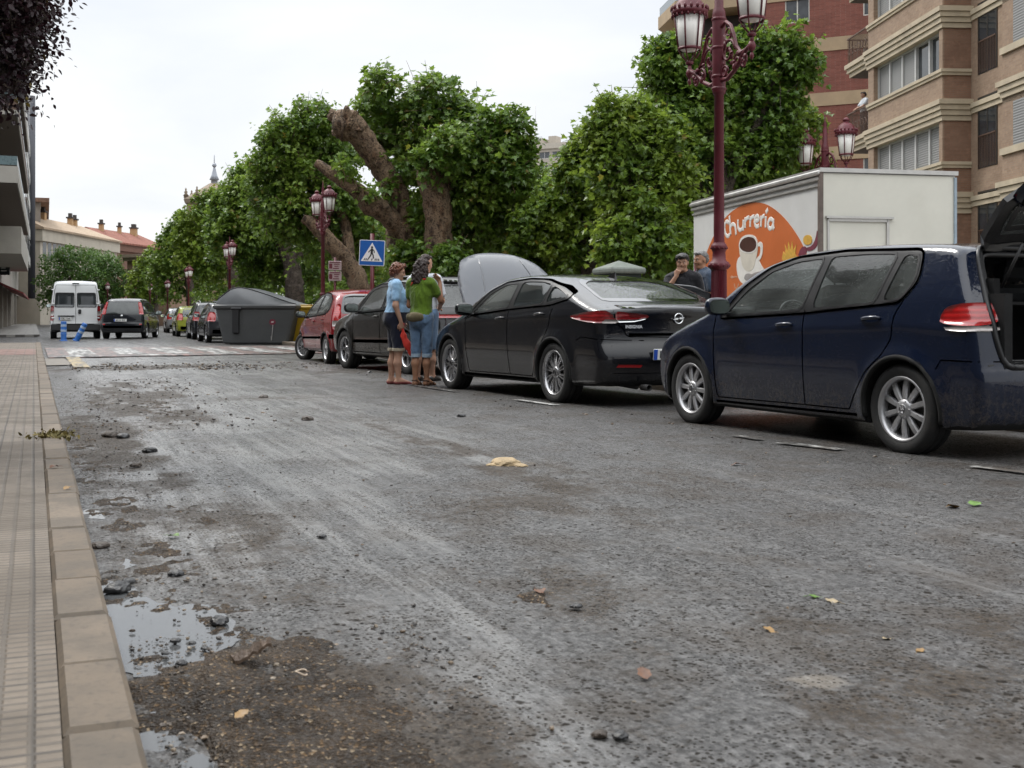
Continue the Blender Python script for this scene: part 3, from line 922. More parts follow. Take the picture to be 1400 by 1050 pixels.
# ---- the black saloon with its bonnet up --------------------------------------------------
def black_saloon():
 sp=dict(L=4.897,W=.932,H=1.455,R=.338,axles=(1.10,3.929),track=.815,h=.024,profile=[(.20,.21),(.07,.27),(.02,.40),(.0,.52),(.03,.62),(.085,.74),(.07,.90),(.035,1.0),(.045,1.055),(.14,1.078),(.42,1.135),(.95,1.295),(1.4,1.405),(1.85,1.452),(2.3,1.455),(2.7,1.43),(3.05,1.35),(3.45,1.165),(3.72,1.03),(4.0,.975),(4.4,.90),(4.7,.79),(4.84,.66),(4.89,.5),(4.88,.35),(4.78,.21),(4.5,.18)],plan=[(0,.86),(.35,.90),(1.1,.932),(2.0,.928),(3.0,.928),(3.9,.930),(4.4,.90),(4.9,.82)],belt=[(0,1.02),(.6,1.06),(1.3,1.06),(2.2,1.03),(3.3,.97),(3.7,.94),(4.9,.72)],lean=.34,curv=.25,bow_f=.36,bow_r=.17,crown=.05,dlo=[(3.40,.96),(2.2,1.035),(1.2,1.075),(.84,1.135),(.82,1.20),(1.08,1.285),(1.48,1.368),(1.95,1.392),(2.55,1.365),(2.95,1.262)],dlo_mat=M['chrome'],crease=.016,crease_z=[(0,.96),(.6,.97),(1.6,.955),(3.3,.90),(4.2,.80),(4.9,.70)],k=.08)
 c=Car('saloon_car','black fastback saloon with its bonnet raised beside the people','car',sp)
 fw=[(3.30,.985),(2.27,1.045),(2.20,1.355),(2.56,1.345),(2.9,1.242)]
 rw=[(2.16,1.05),(1.40,1.085),(1.33,1.325),(1.6,1.362),(1.95,1.372),(2.11,1.366)]
 qw=[(1.35,1.09),(.90,1.15),(.90,1.19),(1.12,1.268),(1.29,1.312)]
 side_windows(c,[(fw,M['glass']),(rw,M['glass_priv']),(qw,M['glass_priv'])],M['glass'])
 end_window(c,'windscreen',sym([(.64,1.04),(.68,1.06),(.56,1.35),(.35,1.385)]),'front',M['glass'])
 end_window(c,'rear_window',sym([(.60,1.115),(.66,1.125),(.56,1.33),(.40,1.385)]),'rear',M['glass_rear'])
 bp=rpoly([(3.74,-.77),(3.68,-.3),(3.68,.3),(3.74,.77),(4.28,.73),(4.66,.56),(4.80,.28),(4.83,0),(4.80,-.28),(4.66,-.56),(4.28,-.73)],.08)
 d1=[(3.42,.96),(3.40,.60),(3.33,.26),(2.18,.27),(2.24,.70),(2.21,1.42),(2.55,1.41),(3.0,1.27)]
 d2=[(2.17,.27),(1.60,.28),(1.46,.48),(1.30,.68),(1.18,.86),(1.20,1.07),(1.35,1.40),(2.2,1.43),(2.23,.70)]
 for sg in(1,-1):
  c.panel('front_door',c.side_mask(d1,sg));c.panel('rear_door',c.side_mask(d2,sg))
 c.remove(in_poly(c.C[:,0],c.C[:,1],inset(bp,.012))&(c.FN[:,2]>.3)&(c.C[:,2]>.65))
 lidm=in_poly(c.C[:,1],c.C[:,2],sym([(.30,.60),(.52,.86),(.66,1.04),(.60,1.12)]))&(c.C[:,0]<.6)&(c.C[:,2]>.62)
 c.panel('boot_lid',lidm)
 pr=c.finish_shell(M['black_car'])
 g=M['black_trim']
 for proj in('L','Rt'):
  c.ribbon('panel_gap',[(3.44,.94),(3.42,.60),(3.34,.27),(2.18,.28),(2.24,.70),(2.23,1.03)],proj,.009,g)
  c.ribbon('panel_gap',[(2.18,.28),(1.62,.28),(1.48,.48),(1.32,.68),(1.20,.86),(1.14,1.04)],proj,.009,g)
  c.ribbon('panel_gap',[(.05,.70),(.50,.74),(.62,.70)],proj,.008,g)
  c.ribbon('sill_line',[(3.50,.235),(1.55,.245)],proj,.03,M['dark_plastic'])
  c.ribbon('chrome_strip',[(3.45,.93),(3.30,.965),(2.3,1.028)],proj,.014,M['chrome'],.012)
 handle_part(c,2.42,.93,M['black_car'],'L',pr['front_door'][0],.22);handle_part(c,1.42,.975,M['black_car'],'L',pr['rear_door'][0],.22)
 for sg in(1,-1):mirror_part(c,3.24,.99,M['black_car'],sg,1.05)
 bon=c.patch('bonnet',bp,'top',M['bonnet_sheen'],.0,.07,thick=.035)
 hx,hz=3.72,1.0;an=R(61)
 for v in bon.data.vertices:
  dx,dz=v.co.x-hx,v.co.z-hz
  v.co.x=hx+dx*cos(an)-dz*sin(an);v.co.z=hz+dx*sin(an)+dz*cos(an)+.03
 for sg in(1,-1):
  cr=MB();pts=[]
  for u in np.linspace(.06,.92,9):
   p,n=c.hit('top',3.76+.95*u,sg*(.46-.16*u),.0015)
   dx,dz=p[0]-hx,p[2]-hz
   pts.append((hx+dx*cos(an)-dz*sin(an),p[1],hz+dx*sin(an)+dz*cos(an)+.03))
  cr.tube(pts,.010,6,flat=.5);cr.build('bonnet_crease',M['bonnet_sheen'],bon)
 m=MB();m.tube([(4.55,-.55,.80),(4.28,-.52,1.60)],.008,6);m.build('bonnet_stay',M['black_trim'],c.root)
 e=MB();e.box((4.2,0,.72),(1.0,1.3,.12));e.box((4.2,.05,.83),(.5,.7,.12),None,0,.03);e.box((3.9,.45,.84),(.25,.3,.14),None,0,.03);e.box((3.75,0,.9),(.06,1.34,.14));e.tube([(4.5,-.4,.8),(4.3,-.2,.9),(4.0,-.3,.88)],.035,8)
 e.build('engine_bay',M['cabin'],c.root)
 for proj,sg in(('DL',1),('DR',-1)):
  f=lambda P:c.flat(proj,[(a,b*sg,z)for a,b,z in P])
  l=c.patch('tail_lamp',f([(.76,.92,.955),(.55,.92,.985),(.30,.90,1.005),(.12,.80,1.01),(.10,.74,.89),(.30,.90,.885),(.60,.92,.92)]),proj,M['lamp_dark'],.010,.04,thick=.012,rnd=1)
  c.patch('lamp_lens',f([(.16,.84,.925),(.095,.735,.925),(.095,.735,.885),(.20,.86,.885)]),proj,M['lamp_clear'],.014,.04,l,thick=.010)
 for sg in(1,-1):
  l=c.patch('lid_lamp',rpoly([(sg*.72,1.005),(sg*.50,.985),(sg*.34,.965),(sg*.40,.925),(sg*.55,.90),(sg*.71,.89)],.03),'rear',M['lamp_dark'],.010,.04,thick=.012)
  c.patch('chrome_strip',rpoly([(sg*.70,.925),(sg*.50,.925),(sg*.37,.945),(sg*.40,.925),(sg*.52,.90),(sg*.70,.895)],.01),'rear',M['chrome'],.015,.04,l,thick=.012)
 c.patch('spoiler_lip',rpoly(sym([(.66,1.035),(.66,1.068),(.3,1.075)]),.02),'rear',M['black_gloss'],.005,.06,thick=.008)
 for sg in(1,-1):
  c.ribbon('panel_gap',[(sg*.735,1.05),(sg*.725,.98),(sg*.725,.89),(sg*.62,.83),(sg*.58,.745),(0,.735)],'rear',.010,g)
 c.ribbon('lid_shadow_line',[(-.56,.765),(.56,.765)],'rear',.03,M['black_gloss'],.003)
 c.ribbon('bumper_trim',[(-.74,.30),(.74,.30)],'rear',.14,M['dark_plastic'],.004)
 for sg in(1,-1):c.patch('reflector',[(sg*.72,.43),(sg*.45,.425),(sg*.45,.455),(sg*.72,.46)],'rear',M['lamp_dark'],.006,.05)
 plate_part(c,(-.012,.09,.56),tilt=-.12)
 x,n=c.hit('rear',0,.93)
 em=MB()
 Me=Matrix.Translation((x[0]-.012,0,.93))@Matrix.Rotation(-pi/2,4,'Y')
 em.tube([(.052*cos(a),.052*sin(a),0)for a in np.linspace(0,2*pi,33)],.0075,8,Me)
 em.prism([(-.010,.074),(.008,.025),(.0,-.010),(.013,-.010),(.010,-.074),(-.008,-.025),(.0,.010),(-.013,.010)][::-1],-.006,.006,Me)
 em.build('emblem',M['chrome'],pr['boot_lid'][0]if 'boot_lid' in pr else c.root)
 p,n=c.hit('rear',.50,.845)
 Mt=Matrix.Translation((p[0]-.006,.515,.845))@Matrix.Rotation(-R(90)-.12,4,'Z')@Matrix.Rotation(R(90),4,'X')
 text_obj('INSIGNIA',.046,M['chrome'],c.root,Mt,'badge_lettering',.003,.001)
 x,n=c.hit('top',1.42,0)
 fn=MB();fn.add([(1.52,0,x[2]+.0),(1.50,.03,x[2]-.01),(1.50,-.03,x[2]-.01),(1.34,0,x[2]+.055),(1.30,.018,x[2]-.02),(1.30,-.018,x[2]-.02),(1.31,0,x[2]+.06)],[(0,1,3),(0,3,2),(1,4,3),(2,3,5),(3,4,6),(3,6,5),(4,5,6),(0,2,1)],None,0,False)
 fn.build('aerial',M['black_gloss'],c.root)
 tp=MB();tp.lathe([(.03,0),(.034,.14),(.030,.14),(.026,0)],16,Matrix.Translation((.10,.42,.22))@Matrix.Rotation(-pi/2,4,'Y'));tp.tube([(.2,.42,.22),(1.0,.40,.25)],.03,8)
 tp.build('exhaust',M['brake'],c.root)
 od=MB()
 Md=Matrix.Translation((2.10,-.90,0))@Matrix.Rotation(R(62),4,'Z')
 out=rpoly([(0,.30),(-.55,.32),(-.80,.60),(-.95,.80),(-.98,1.02),(-.86,1.22),(-.62,1.33),(-.20,1.37),(0.0,1.36)],.08)
 win=rpoly([(-.08,1.0),(-.84,1.04),(-.74,1.20),(-.55,1.28),(-.10,1.30)],.05)
 od.prism([tuple(p)for p in out][::-1],-.03,.03,Md@Matrix.Rotation(R(90),4,'X'))
 o=od.build('open_rear_door',M['black_car'],c.root,bevel=.015)
 wd=MB();wd.prism([tuple(p)for p in win][::-1],-.034,.034,Md@Matrix.Rotation(R(90),4,'X'));wd.build('door_window',M['black_gloss'],o)
 cabin(c,2.55,1.62,z0=.28,dash=(3.28,.98))
 place_wheels(c,wheel_proto('wheel',.338,.235,.245,10,'pair',M['alloy2']))
 return c
# ---- dark sport utility behind the people ---------------------------------------------------
def dark_suv():
 sp=dict(L=4.40,W=.91,H=1.60,R=.355,axles=(.82,3.46),track=.79,h=.034,profile=[(.2,.26),(.06,.32),(.0,.45),(-.01,.62),(.03,.75),(.04,.9),(.06,1.02),(.14,1.12),(.36,1.42),(.40,1.53),(.7,1.575),(1.2,1.60),(1.8,1.605),(2.2,1.585),(2.5,1.54),(2.9,1.34),(3.25,1.13),(3.45,1.06),(3.8,1.02),(4.15,.94),(4.33,.82),(4.39,.62),(4.38,.42),(4.25,.26)],plan=[(0,.86),(.4,.90),(1,.91),(3.3,.91),(4.0,.88),(4.4,.82)],belt=[(0,1.05),(1,1.08),(3.2,1.0),(4.4,.85)],lean=.30,curv=.15,bow_f=.26,bow_r=.10,dlo=[(3.02,1.0),(1.8,1.05),(.62,1.12),(.50,1.30),(.62,1.47),(1.5,1.53),(2.2,1.515),(2.55,1.44)],crease_z=[(0,.95),(4.4,.86)],k=.08,sill=.30)
 c=Car('sport_utility_vehicle','dark brown SUV parked between the red car and the raised bonnet','car',sp)
 side_windows(c,[([(2.90,1.03),(1.86,1.075),(1.80,1.48),(2.2,1.475),(2.5,1.41)],M['glass_mid']),([(1.80,1.08),(.98,1.12),(.95,1.45),(1.74,1.49)],M['glass_priv']),([(.92,1.13),(.64,1.15),(.57,1.29),(.66,1.41),(.90,1.44)],M['glass_priv'])],M['glass_mid'])
 end_window(c,'windscreen',sym([(.64,1.10),(.56,1.46),(.3,1.5)]),'front',M['glass_mid'])
 end_window(c,'rear_window',sym([(.66,1.10),(.56,1.47),(.35,1.49)]),'rear',M['glass_rear'])
 d1=[(3.06,1.0),(3.02,.33),(1.86,.33),(1.84,1.06),(1.80,1.53),(2.2,1.52),(2.6,1.42)];d2=[(1.85,.33),(1.35,.35),(1.2,.6),(.95,.8),(.92,1.1),(.95,1.5),(1.79,1.53),(1.83,1.06)]
 for sg in(1,-1):c.panel('front_door',c.side_mask(d1,sg));c.panel('rear_door',c.side_mask(d2,sg))
 pr=c.finish_shell(M['brownblack'])
 for proj in('L','Rt'):
  c.ribbon('panel_gap',[(3.06,1.0),(3.02,.33),(1.86,.33),(1.84,1.06)],proj,.01,M['black_trim'])
  c.ribbon('panel_gap',[(1.86,.33),(1.35,.35),(1.2,.6),(.95,.8),(.92,1.1)],proj,.01,M['black_trim'])
  c.ribbon('sill_line',[(3.0,.30),(1.3,.30)],proj,.08,M['dark_plastic'],.004)
  c.ribbon('side_moulding',[(3.0,.52),(1.3,.54)],proj,.06,M['dark_plastic'],.006)
 handle_part(c,2.05,.95,M['brownblack'],'L',pr['front_door'][0]);handle_part(c,1.14,.99,M['brownblack'],'L',pr['rear_door'][0])
 for sg in(1,-1):mirror_part(c,2.86,1.05,M['black_trim'],sg,1.15)
 for proj,sg in(('DL',1),('DR',-1)):
  f=lambda P:c.flat(proj,[(a,b*sg,z)for a,b,z in P])
  c.patch('tail_lamp',f([(.40,.9,.94),(.36,.9,1.02),(.12,.80,1.03),(.04,.70,1.02),(.04,.70,.93)]),proj,M['lamp_red'],.010,.05,thick=.012,rnd=1)
 c.patch('lamp_bar',rpoly(sym([(.72,.93),(.72,.985)]),.015),'rear',M['lamp_red'],.012,.06,thick=.012)
 c.patch('tailgate_panel',rpoly(sym([(.66,.72),(.70,.90)]),.05),'rear',M['black_gloss'],.006,.08)
 c.ribbon('bumper_trim',[(-.74,.44),(.74,.44)],'rear',.2,M['dark_plastic'],.005)
 c.patch('roof_spoiler',rpoly(sym([(.62,1.49),(.55,1.55)]),.02),'rear',M['brownblack'],.05,.08,thick=.05)
 rr=MB()
 for sg in(1,-1):
  rr.tube([tuple(c.hit('top',x,sg*.54,.045 if .65<x<2.35 else 0.0)[0])for x in np.linspace(.6,2.4,12)],.016,6)
 rr.build('roof_rail',M['alloy2'],c.root)
 for proj,sg in(('FL',1),('FR',-1)):
  c.patch('headlamp',c.flat(proj,[(a,b*sg,z)for a,b,z in[(3.95,.84,.90),(4.15,.74,.92),(4.3,.5,.84),(4.32,.5,.74),(4.05,.84,.78)]]),proj,M['lamp_clear'],.006,.05,thick=.008,rnd=1)
 plate_part(c,(-.02,0,.80))
 cabin(c,2.15,1.25,z0=.42,dash=(2.78,1.05))
 place_wheels(c,wheel_proto('wheel',.355,.235,.23,5,'pair',M['alloy2']))
 return c
# ---- red supermini ---------------------------------------------------------------------------
def red_supermini():
 sp=dict(L=3.85,W=.835,H=1.52,R=.295,axles=(.66,3.12),track=.73,h=.034,profile=[(.12,.22),(.03,.28),(-.01,.42),(-.01,.55),(.03,.62),(.04,.78),(.06,.95),(.12,1.06),(.36,1.34),(.50,1.43),(.85,1.50),(1.3,1.522),(1.7,1.515),(2.1,1.46),(2.5,1.31),(2.9,1.09),(3.08,1.0),(3.35,.94),(3.6,.84),(3.76,.70),(3.83,.54),(3.84,.38),(3.74,.22)],plan=[(0,.76),(.3,.80),(.8,.83),(2.8,.835),(3.3,.81),(3.85,.74)],belt=[(0,.96),(1,.97),(2.8,.90),(3.85,.72)],lean=.33,curv=.25,bow_f=.34,bow_r=.14,crown=.07,dlo=[(2.86,.92),(1.6,.965),(.75,1.0),(.52,1.10),(.62,1.30),(.95,1.41),(1.5,1.445),(1.95,1.405),(2.4,1.24)],crease_z=[(0,.84),(3.85,.70)],k=.09)
 c=Car('small_red_car','red supermini with open front wheel lock beside the grey container','car',sp)
 c.root['label']='red supermini parked nose towards the grey and yellow containers'
 side_windows(c,[([(2.76,.95),(1.64,.99),(1.62,1.41),(1.93,1.375),(2.35,1.22)],M['glass']),([(1.58,.99),(.80,1.03),(.60,1.11),(.67,1.27),(.95,1.37),(1.56,1.415)],M['glass'])],M['glass'])
 end_window(c,'windscreen',sym([(.56,1.05),(.48,1.40),(.3,1.44)]),'front',M['glass'])
 end_window(c,'rear_window',sym([(.58,1.01),(.60,1.06),(.50,1.36),(.35,1.40)]),'rear',M['glass_mid'])
 d1=[(2.90,.92),(2.86,.28),(1.60,.28),(1.60,.96),(1.58,1.45),(1.95,1.42),(2.45,1.24)];d2=[(1.59,.28),(1.12,.30),(1.0,.5),(.78,.7),(.72,1.0),(.70,1.30),(.98,1.42),(1.57,1.45),(1.59,.96)]
 for sg in(1,-1):c.panel('front_door',c.side_mask(d1,sg));c.panel('rear_door',c.side_mask(d2,sg))
 pr=c.finish_shell(M['red_car'])
 for proj in('L','Rt'):
  c.ribbon('panel_gap',[(2.90,.92),(2.86,.28),(1.60,.28),(1.60,.97)],proj,.010,M['black_trim'])
  c.ribbon('panel_gap',[(1.60,.28),(1.12,.30),(1.0,.5),(.78,.7),(.72,1.0)],proj,.010,M['black_trim'])
  c.ribbon('side_moulding',[(2.84,.50),(1.06,.53)],proj,.05,M['dark_plastic'],.008)
  c.ribbon('bumper_moulding',[(.03,.56),(.34,.56)],proj,.08,M['dark_plastic'],.012)
 c.ribbon('bumper_moulding',[(-.66,.56),(.66,.56)],'rear',.08,M['dark_plastic'],.012)
 handle_part(c,1.78,.86,M['red_car'],'L',pr['front_door'][0],.16);handle_part(c,.92,.90,M['red_car'],'L',pr['rear_door'][0],.16)
 for sg in(1,-1):mirror_part(c,2.72,.95,M['black_trim'],sg,.95)
 for proj,sg in(('DL',1),('DR',-1)):
  f=lambda P:c.flat(proj,[(a,b*sg,z)for a,b,z in P])
  l=c.patch('tail_lamp',f([(.16,.78,.68),(.20,.78,.85),(.26,.74,1.05),(.30,.70,1.20),(.22,.66,1.20),(.12,.68,1.03),(.05,.66,.85),(.04,.66,.68)]),proj,M['lamp_red'],.010,.05,thick=.012,rnd=1)
  c.patch('lamp_lens',f([(.17,.79,.76),(.19,.79,.87),(.05,.67,.87),(.04,.67,.76)]),proj,M['lamp_clear'],.016,.05,l,thick=.012)
 for proj,sg in(('FL',1),('FR',-1)):
  c.patch('headlamp',c.flat(proj,[(a,b*sg,z)for a,b,z in[(3.40,.76,.86),(3.58,.66,.86),(3.76,.40,.72),(3.77,.42,.62),(3.5,.76,.70)]]),proj,M['lamp_clear'],.006,.05,thick=.008,rnd=1)
 plate_part(c,(-.022,0,.78),.46,.1)
 an=MB();p,n=c.hit('top',.62,0);an.tube([tuple(p),(p[0]-.12,0,p[2]+.22)],[.006,.003],6);an.build('aerial',M['black_trim'],c.root)
 cabin(c,1.86,1.0,z0=.36,dash=(2.62,.96))
 place_wheels(c,wheel_proto('wheel',.295,.185,.20,12,'thin',M['alloy']),steer=R(24))
 return c
# ---- people carrier and white van driving away ---------------------------------------------------
def people_carrier():
 sp=dict(L=4.73,W=.925,H=1.75,R=.33,axles=(.85,3.67),track=.80,h=.05,profile=[(.12,.24),(.03,.32),(0,.5),(0,.66),(.04,.74),(.05,.95),(.10,1.15),(.28,1.55),(.36,1.66),(.7,1.72),(1.5,1.752),(2.3,1.74),(2.9,1.62),(3.5,1.30),(4.0,1.05),(4.4,.88),(4.66,.70),(4.72,.5),(4.7,.34),(4.6,.24)],plan=[(0,.86),(.3,.90),(1,.925),(3.6,.92),(4.2,.88),(4.73,.78)],belt=[(0,1.02),(2,1.02),(4.73,.85)],lean=.24,curv=.12,bow_f=.36,bow_r=.10,dlo=[(3.5,1.02),(2,1.06),(.4,1.10),(.42,1.50),(1.0,1.60),(2.3,1.62),(2.9,1.48)],k=.09)
 c=Car('people_carrier','dark blue people carrier driving away beside the white van','car',sp)
 g=M['glass_priv']
 side_windows(c,[([(3.4,1.05),(2.3,1.09),(2.3,1.58),(2.85,1.45)],g),([(2.24,1.09),(1.3,1.11),(1.3,1.57),(2.24,1.58)],g),([(1.24,1.11),(.48,1.14),(.50,1.47),(1.24,1.56)],g)],g,cut=False)
 end_window(c,'rear_window',sym([(.70,1.04),(.72,1.10),(.60,1.58),(.4,1.61)]),'rear',dark_glass('mpv_glass',(.03,.035,.035),.05,.3),False)
 c.finish_shell(M['mpv_paint'])
 for proj,sg in(('DL',1),('DR',-1)):
  c.patch('tail_lamp',c.flat(proj,[(a,b*sg,z)for a,b,z in[(.20,.86,1.05),(.30,.82,1.30),(.36,.76,1.58),(.27,.68,1.58),(.16,.72,1.30),(.08,.74,1.05)]]),proj,M['lamp_red'],.012,.06,thick=.014)
 for sg in(1,-1):mirror_part(c,3.3,1.06,M['mpv_paint'],sg,1.2)
 c.ribbon('panel_gap',[(-.78,.73),(.78,.73)],'rear',.012,M['black_trim'])
 c.ribbon('bumper_trim',[(-.78,.52),(.78,.52)],'rear',.1,M['dark_plastic'],.01)
 for sg in(1,-1):c.patch('reflector',[(sg*.80,.60),(sg*.68,.60),(sg*.68,.65),(sg*.80,.65)],'rear',M['lamp_red'],.012,.05)
 plate_part(c,(-.03,.06,.80))
 p,n=c.hit('rear',.02,1.0)
 em=MB();em.ball((p[0]-.01,.02,.985),(.02,.055,.05),10);em.build('emblem',M['chrome'],c.root)
 place_wheels(c,wheel_proto('wheel',.33,.215,.21,7,'single',M['alloy2'],simple=True))
 return c
def white_van():
 sp=dict(L=5.41,W=1.025,H=2.50,R=.345,axles=(1.0,4.45),track=.90,h=.06,profile=[(.06,.30),(.0,.38),(-.02,.52),(0,.62),(.02,.75),(.02,1.3),(.04,1.9),(.09,2.35),(.2,2.46),(.6,2.50),(2.5,2.51),(3.6,2.46),(3.95,2.32),(4.35,1.85),(4.65,1.42),(5.0,1.22),(5.3,1.02),(5.4,.7),(5.4,.4),(5.3,.28)],plan=[(0,1.0),(.4,1.02),(4.2,1.025),(5.0,.98),(5.41,.88)],belt=[(0,1.35),(5.4,1.2)],lean=.10,curv=.03,bow_f=.35,bow_r=.05,crown=.06,k=.10,tuck=.02,crease=.0,arch=.40)
 c=Car('white_van','white high roof van with dark rear windows, stopped by the blue posts','van',sp)
 gl=dark_glass('van_glass',(.02,.024,.026),.06,.2)
 for sg in(1,-1):
  g=c.patch('rear_window',rpoly([(sg*.05,1.35),(sg*.84,1.35),(sg*.80,1.97),(sg*.05,1.97)],.06),'rear',gl,.006,.15,thick=.006)
  c.ring('window_seal',[(sg*.05,1.35),(sg*.84,1.35),(sg*.80,1.97),(sg*.05,1.97)],'rear',.03,M['black_trim'],.008,g,rnd=1)
  c.ribbon('panel_gap',[(sg*.90,.62),(sg*.90,1.4),(sg*.84,2.05),(sg*.78,2.30)],'rear',.016,M['black_trim'])
  for z in(.9,1.5,2.1):
   h=MB();p,n=c.hit('rear',sg*.88,z);h.box((p[0]-.01,sg*.90,z),(.04,.12,.05),None,0,.01);h.build('door_hinge',M['white_paint'],c.root)
  mirror_part(c,4.35,1.40,M['black_trim'],sg,1.1)
 c.finish_shell(M['van_white'])
 c.ribbon('panel_gap',[(0,.62),(0,2.3)],'rear',.016,M['black_trim'])
 c.ribbon('panel_gap',[(-.78,2.30),(.78,2.30)],'rear',.014,M['black_trim'])
 for proj,sg in(('DL',1),('DR',-1)):
  l=c.patch('tail_lamp',c.flat(proj,[(a,b*sg,z)for a,b,z in[(.10,1.0,.78),(.10,1.0,1.42),(.02,.90,1.42),(.02,.90,.78)]]),proj,M['lamp_dark'],.012,.08,thick=.014)
  c.patch('lamp_lens',c.flat(proj,[(a,b*sg,z)for a,b,z in[(.10,1.0,.98),(.10,1.0,1.18),(.02,.90,1.18),(.02,.90,.98)]]),proj,M['lamp_clear'],.016,.08,l,thick=.006)
 b=MB();b.box((-.03,0,.50),(.16,1.98,.32),None,0,.05);b.box((-.06,0,.64),(.12,1.5,.03));b.build('bumper',M['dark_plastic'],c.root)
 h=MB();h.box((-.012,-.16,1.17),(.05,.12,.19),None,0,.04);h.build('handle',M['black_trim'],c.root)
 s=MB();s.box((-.02,.38,.98),(.05,.68,.05),None,0,.015);s.build('plate_light',M['black_trim'],c.root)
 t=MB();t.box((.03,0,2.36),(.06,.28,.05),None,0,.015);t.build('stop_lamp',M['black_trim'],c.root)
 rb=MB();
 for y in(-.7,.7):rb.tube([(.6,y,2.50),(3.4,y,2.52)],.02,6)
 rb.build('roof_rail',M['black_trim'],c.root)
 plate_part(c,(-.012,.42,.87),.50,.12)
 place_wheels(c,wheel_proto('wheel',.345,.225,.21,6,'single',M['alloy2'],simple=True))
 return c
def plain_hatch(label,paint,tall=0.0,ln=1.0,group='cars parked along the promenade',rails=False):
 H=1.48+tall
 q=lambda z:z if z<.9 else .9+(z-.9)*(H-.9)/.58
 sp=dict(L=4.05,W=.87,H=H,R=.31+tall*.2,axles=(.74,3.25),track=.75,h=.055,profile=[(x*ln,q(z))for x,z in[(.12,.22),(.03,.3),(0,.5),(.02,.62),(.05,.9),(.13,1.03),(.34,1.32),(.5,1.41),(1.1,1.475),(1.7,1.475),(2.2,1.42),(2.7,1.2),(3.1,.99),(3.4,.93),(3.8,.8),(4.0,.62),(4.04,.42),(3.95,.24)]],plan=[(0,.80),(.4,.85),(1,.87),(3,.87),(4.05,.78)],belt=[(0,.98),(2,.97),(4,.75)],lean=.30,curv=.2,bow_f=.3,bow_r=.12,k=.08,dlo=[(2.86,q(.93)),(1.8,q(.98)),(.7,q(1.03)),(.68,q(1.32)),(1.2,q(1.40)),(1.9,q(1.395)),(2.4,q(1.24))])
 c=Car('parked_car',label,'car',sp,group)
 g=M['glass_priv']
 side_windows(c,[([(2.76,q(.96)),(1.78,q(1.0)),(1.74,q(1.36)),(2.0,q(1.35)),(2.4,q(1.2))],g),([(1.70,q(1.0)),(.78,q(1.05)),(.76,q(1.30)),(1.2,q(1.37)),(1.68,q(1.37))],g)],g,cut=False)
 rg=dark_glass('far_rear_glass',(.05,.055,.055),.05,.3)
 end_window(c,'rear_window',sym([(.62,q(1.03)),(.50,q(1.36))]),'rear',rg,False)
 c.finish_shell(paint)
 for proj,sg in(('DL',1),('DR',-1)):
  c.patch('tail_lamp',c.flat(proj,[(a,b*sg,z)for a,b,z in[(.30,.84,.80),(.32,.82,.95),(.30,.76,q(1.12)),(.14,.68,q(1.10)),(.04,.64,.95),(.03,.64,.78)]]),proj,M['lamp_red'],.012,.06,thick=.014)
 for sg in(1,-1):mirror_part(c,2.72,q(.95),paint,sg)
 c.ribbon('bumper_trim',[(-.68,.42),(.68,.42)],'rear',.14,M['dark_plastic'],.008)
 if rails:
  rr=MB()
  for sg in(1,-1):rr.tube([tuple(c.hit('top',x,sg*.5,.05 if .75<x<2.0 else 0)[0])for x in np.linspace(.7,2.1,8)],.016,6)
  rr.build('roof_rail',M['alloy2'],c.root)
 plate_part(c,(-.02,0,.70),.46,.1)
 place_wheels(c,wheel_proto('wheel',sp['R'],.2,.19,7,'single',M['alloy2'],simple=True))
 return c
def all_cars():
 set_pose(navy_hatchback(),(2.664,8.118),25.2)
 set_pose(black_saloon(),(.455,12.92),26.5)
 set_pose(dark_suv(),(-1.72,19.25),30)
 set_pose(red_supermini(),(-3.74,23.6),21)
 x,z=gr(150,463.2);set_pose(people_carrier(),(x-.25,z),8)
 x,z=gr(69.5,463.2);set_pose(white_van(),(x,z),20.5)
 for px,py,th,lab,mat,tall,rails in((281,469,21,'dark grey hatchback half hidden by the grey container',M['grey_car'],.03,False),(262,464.5,20,'black estate with roof rails, second ahead of the grey container',M['mpv_paint'],.12,True),
(240.5,460.5,19.5,'yellow green hatchback with a bright red tail lamp',M['green_car'],.0,False),(227,455.5,19.3,'silver hatchback with a pale rear window, far along the row',M['silver_paint'],.0,False)):
  set_pose(plain_hatch(lab,mat,tall,rails=rails),gr(px,py),th)
 o=plain_hatch('small silver car seen in the gap between van and people carrier',M['silver_paint'],.1,group=None)
 set_pose(o,gr(136,451),20.0)
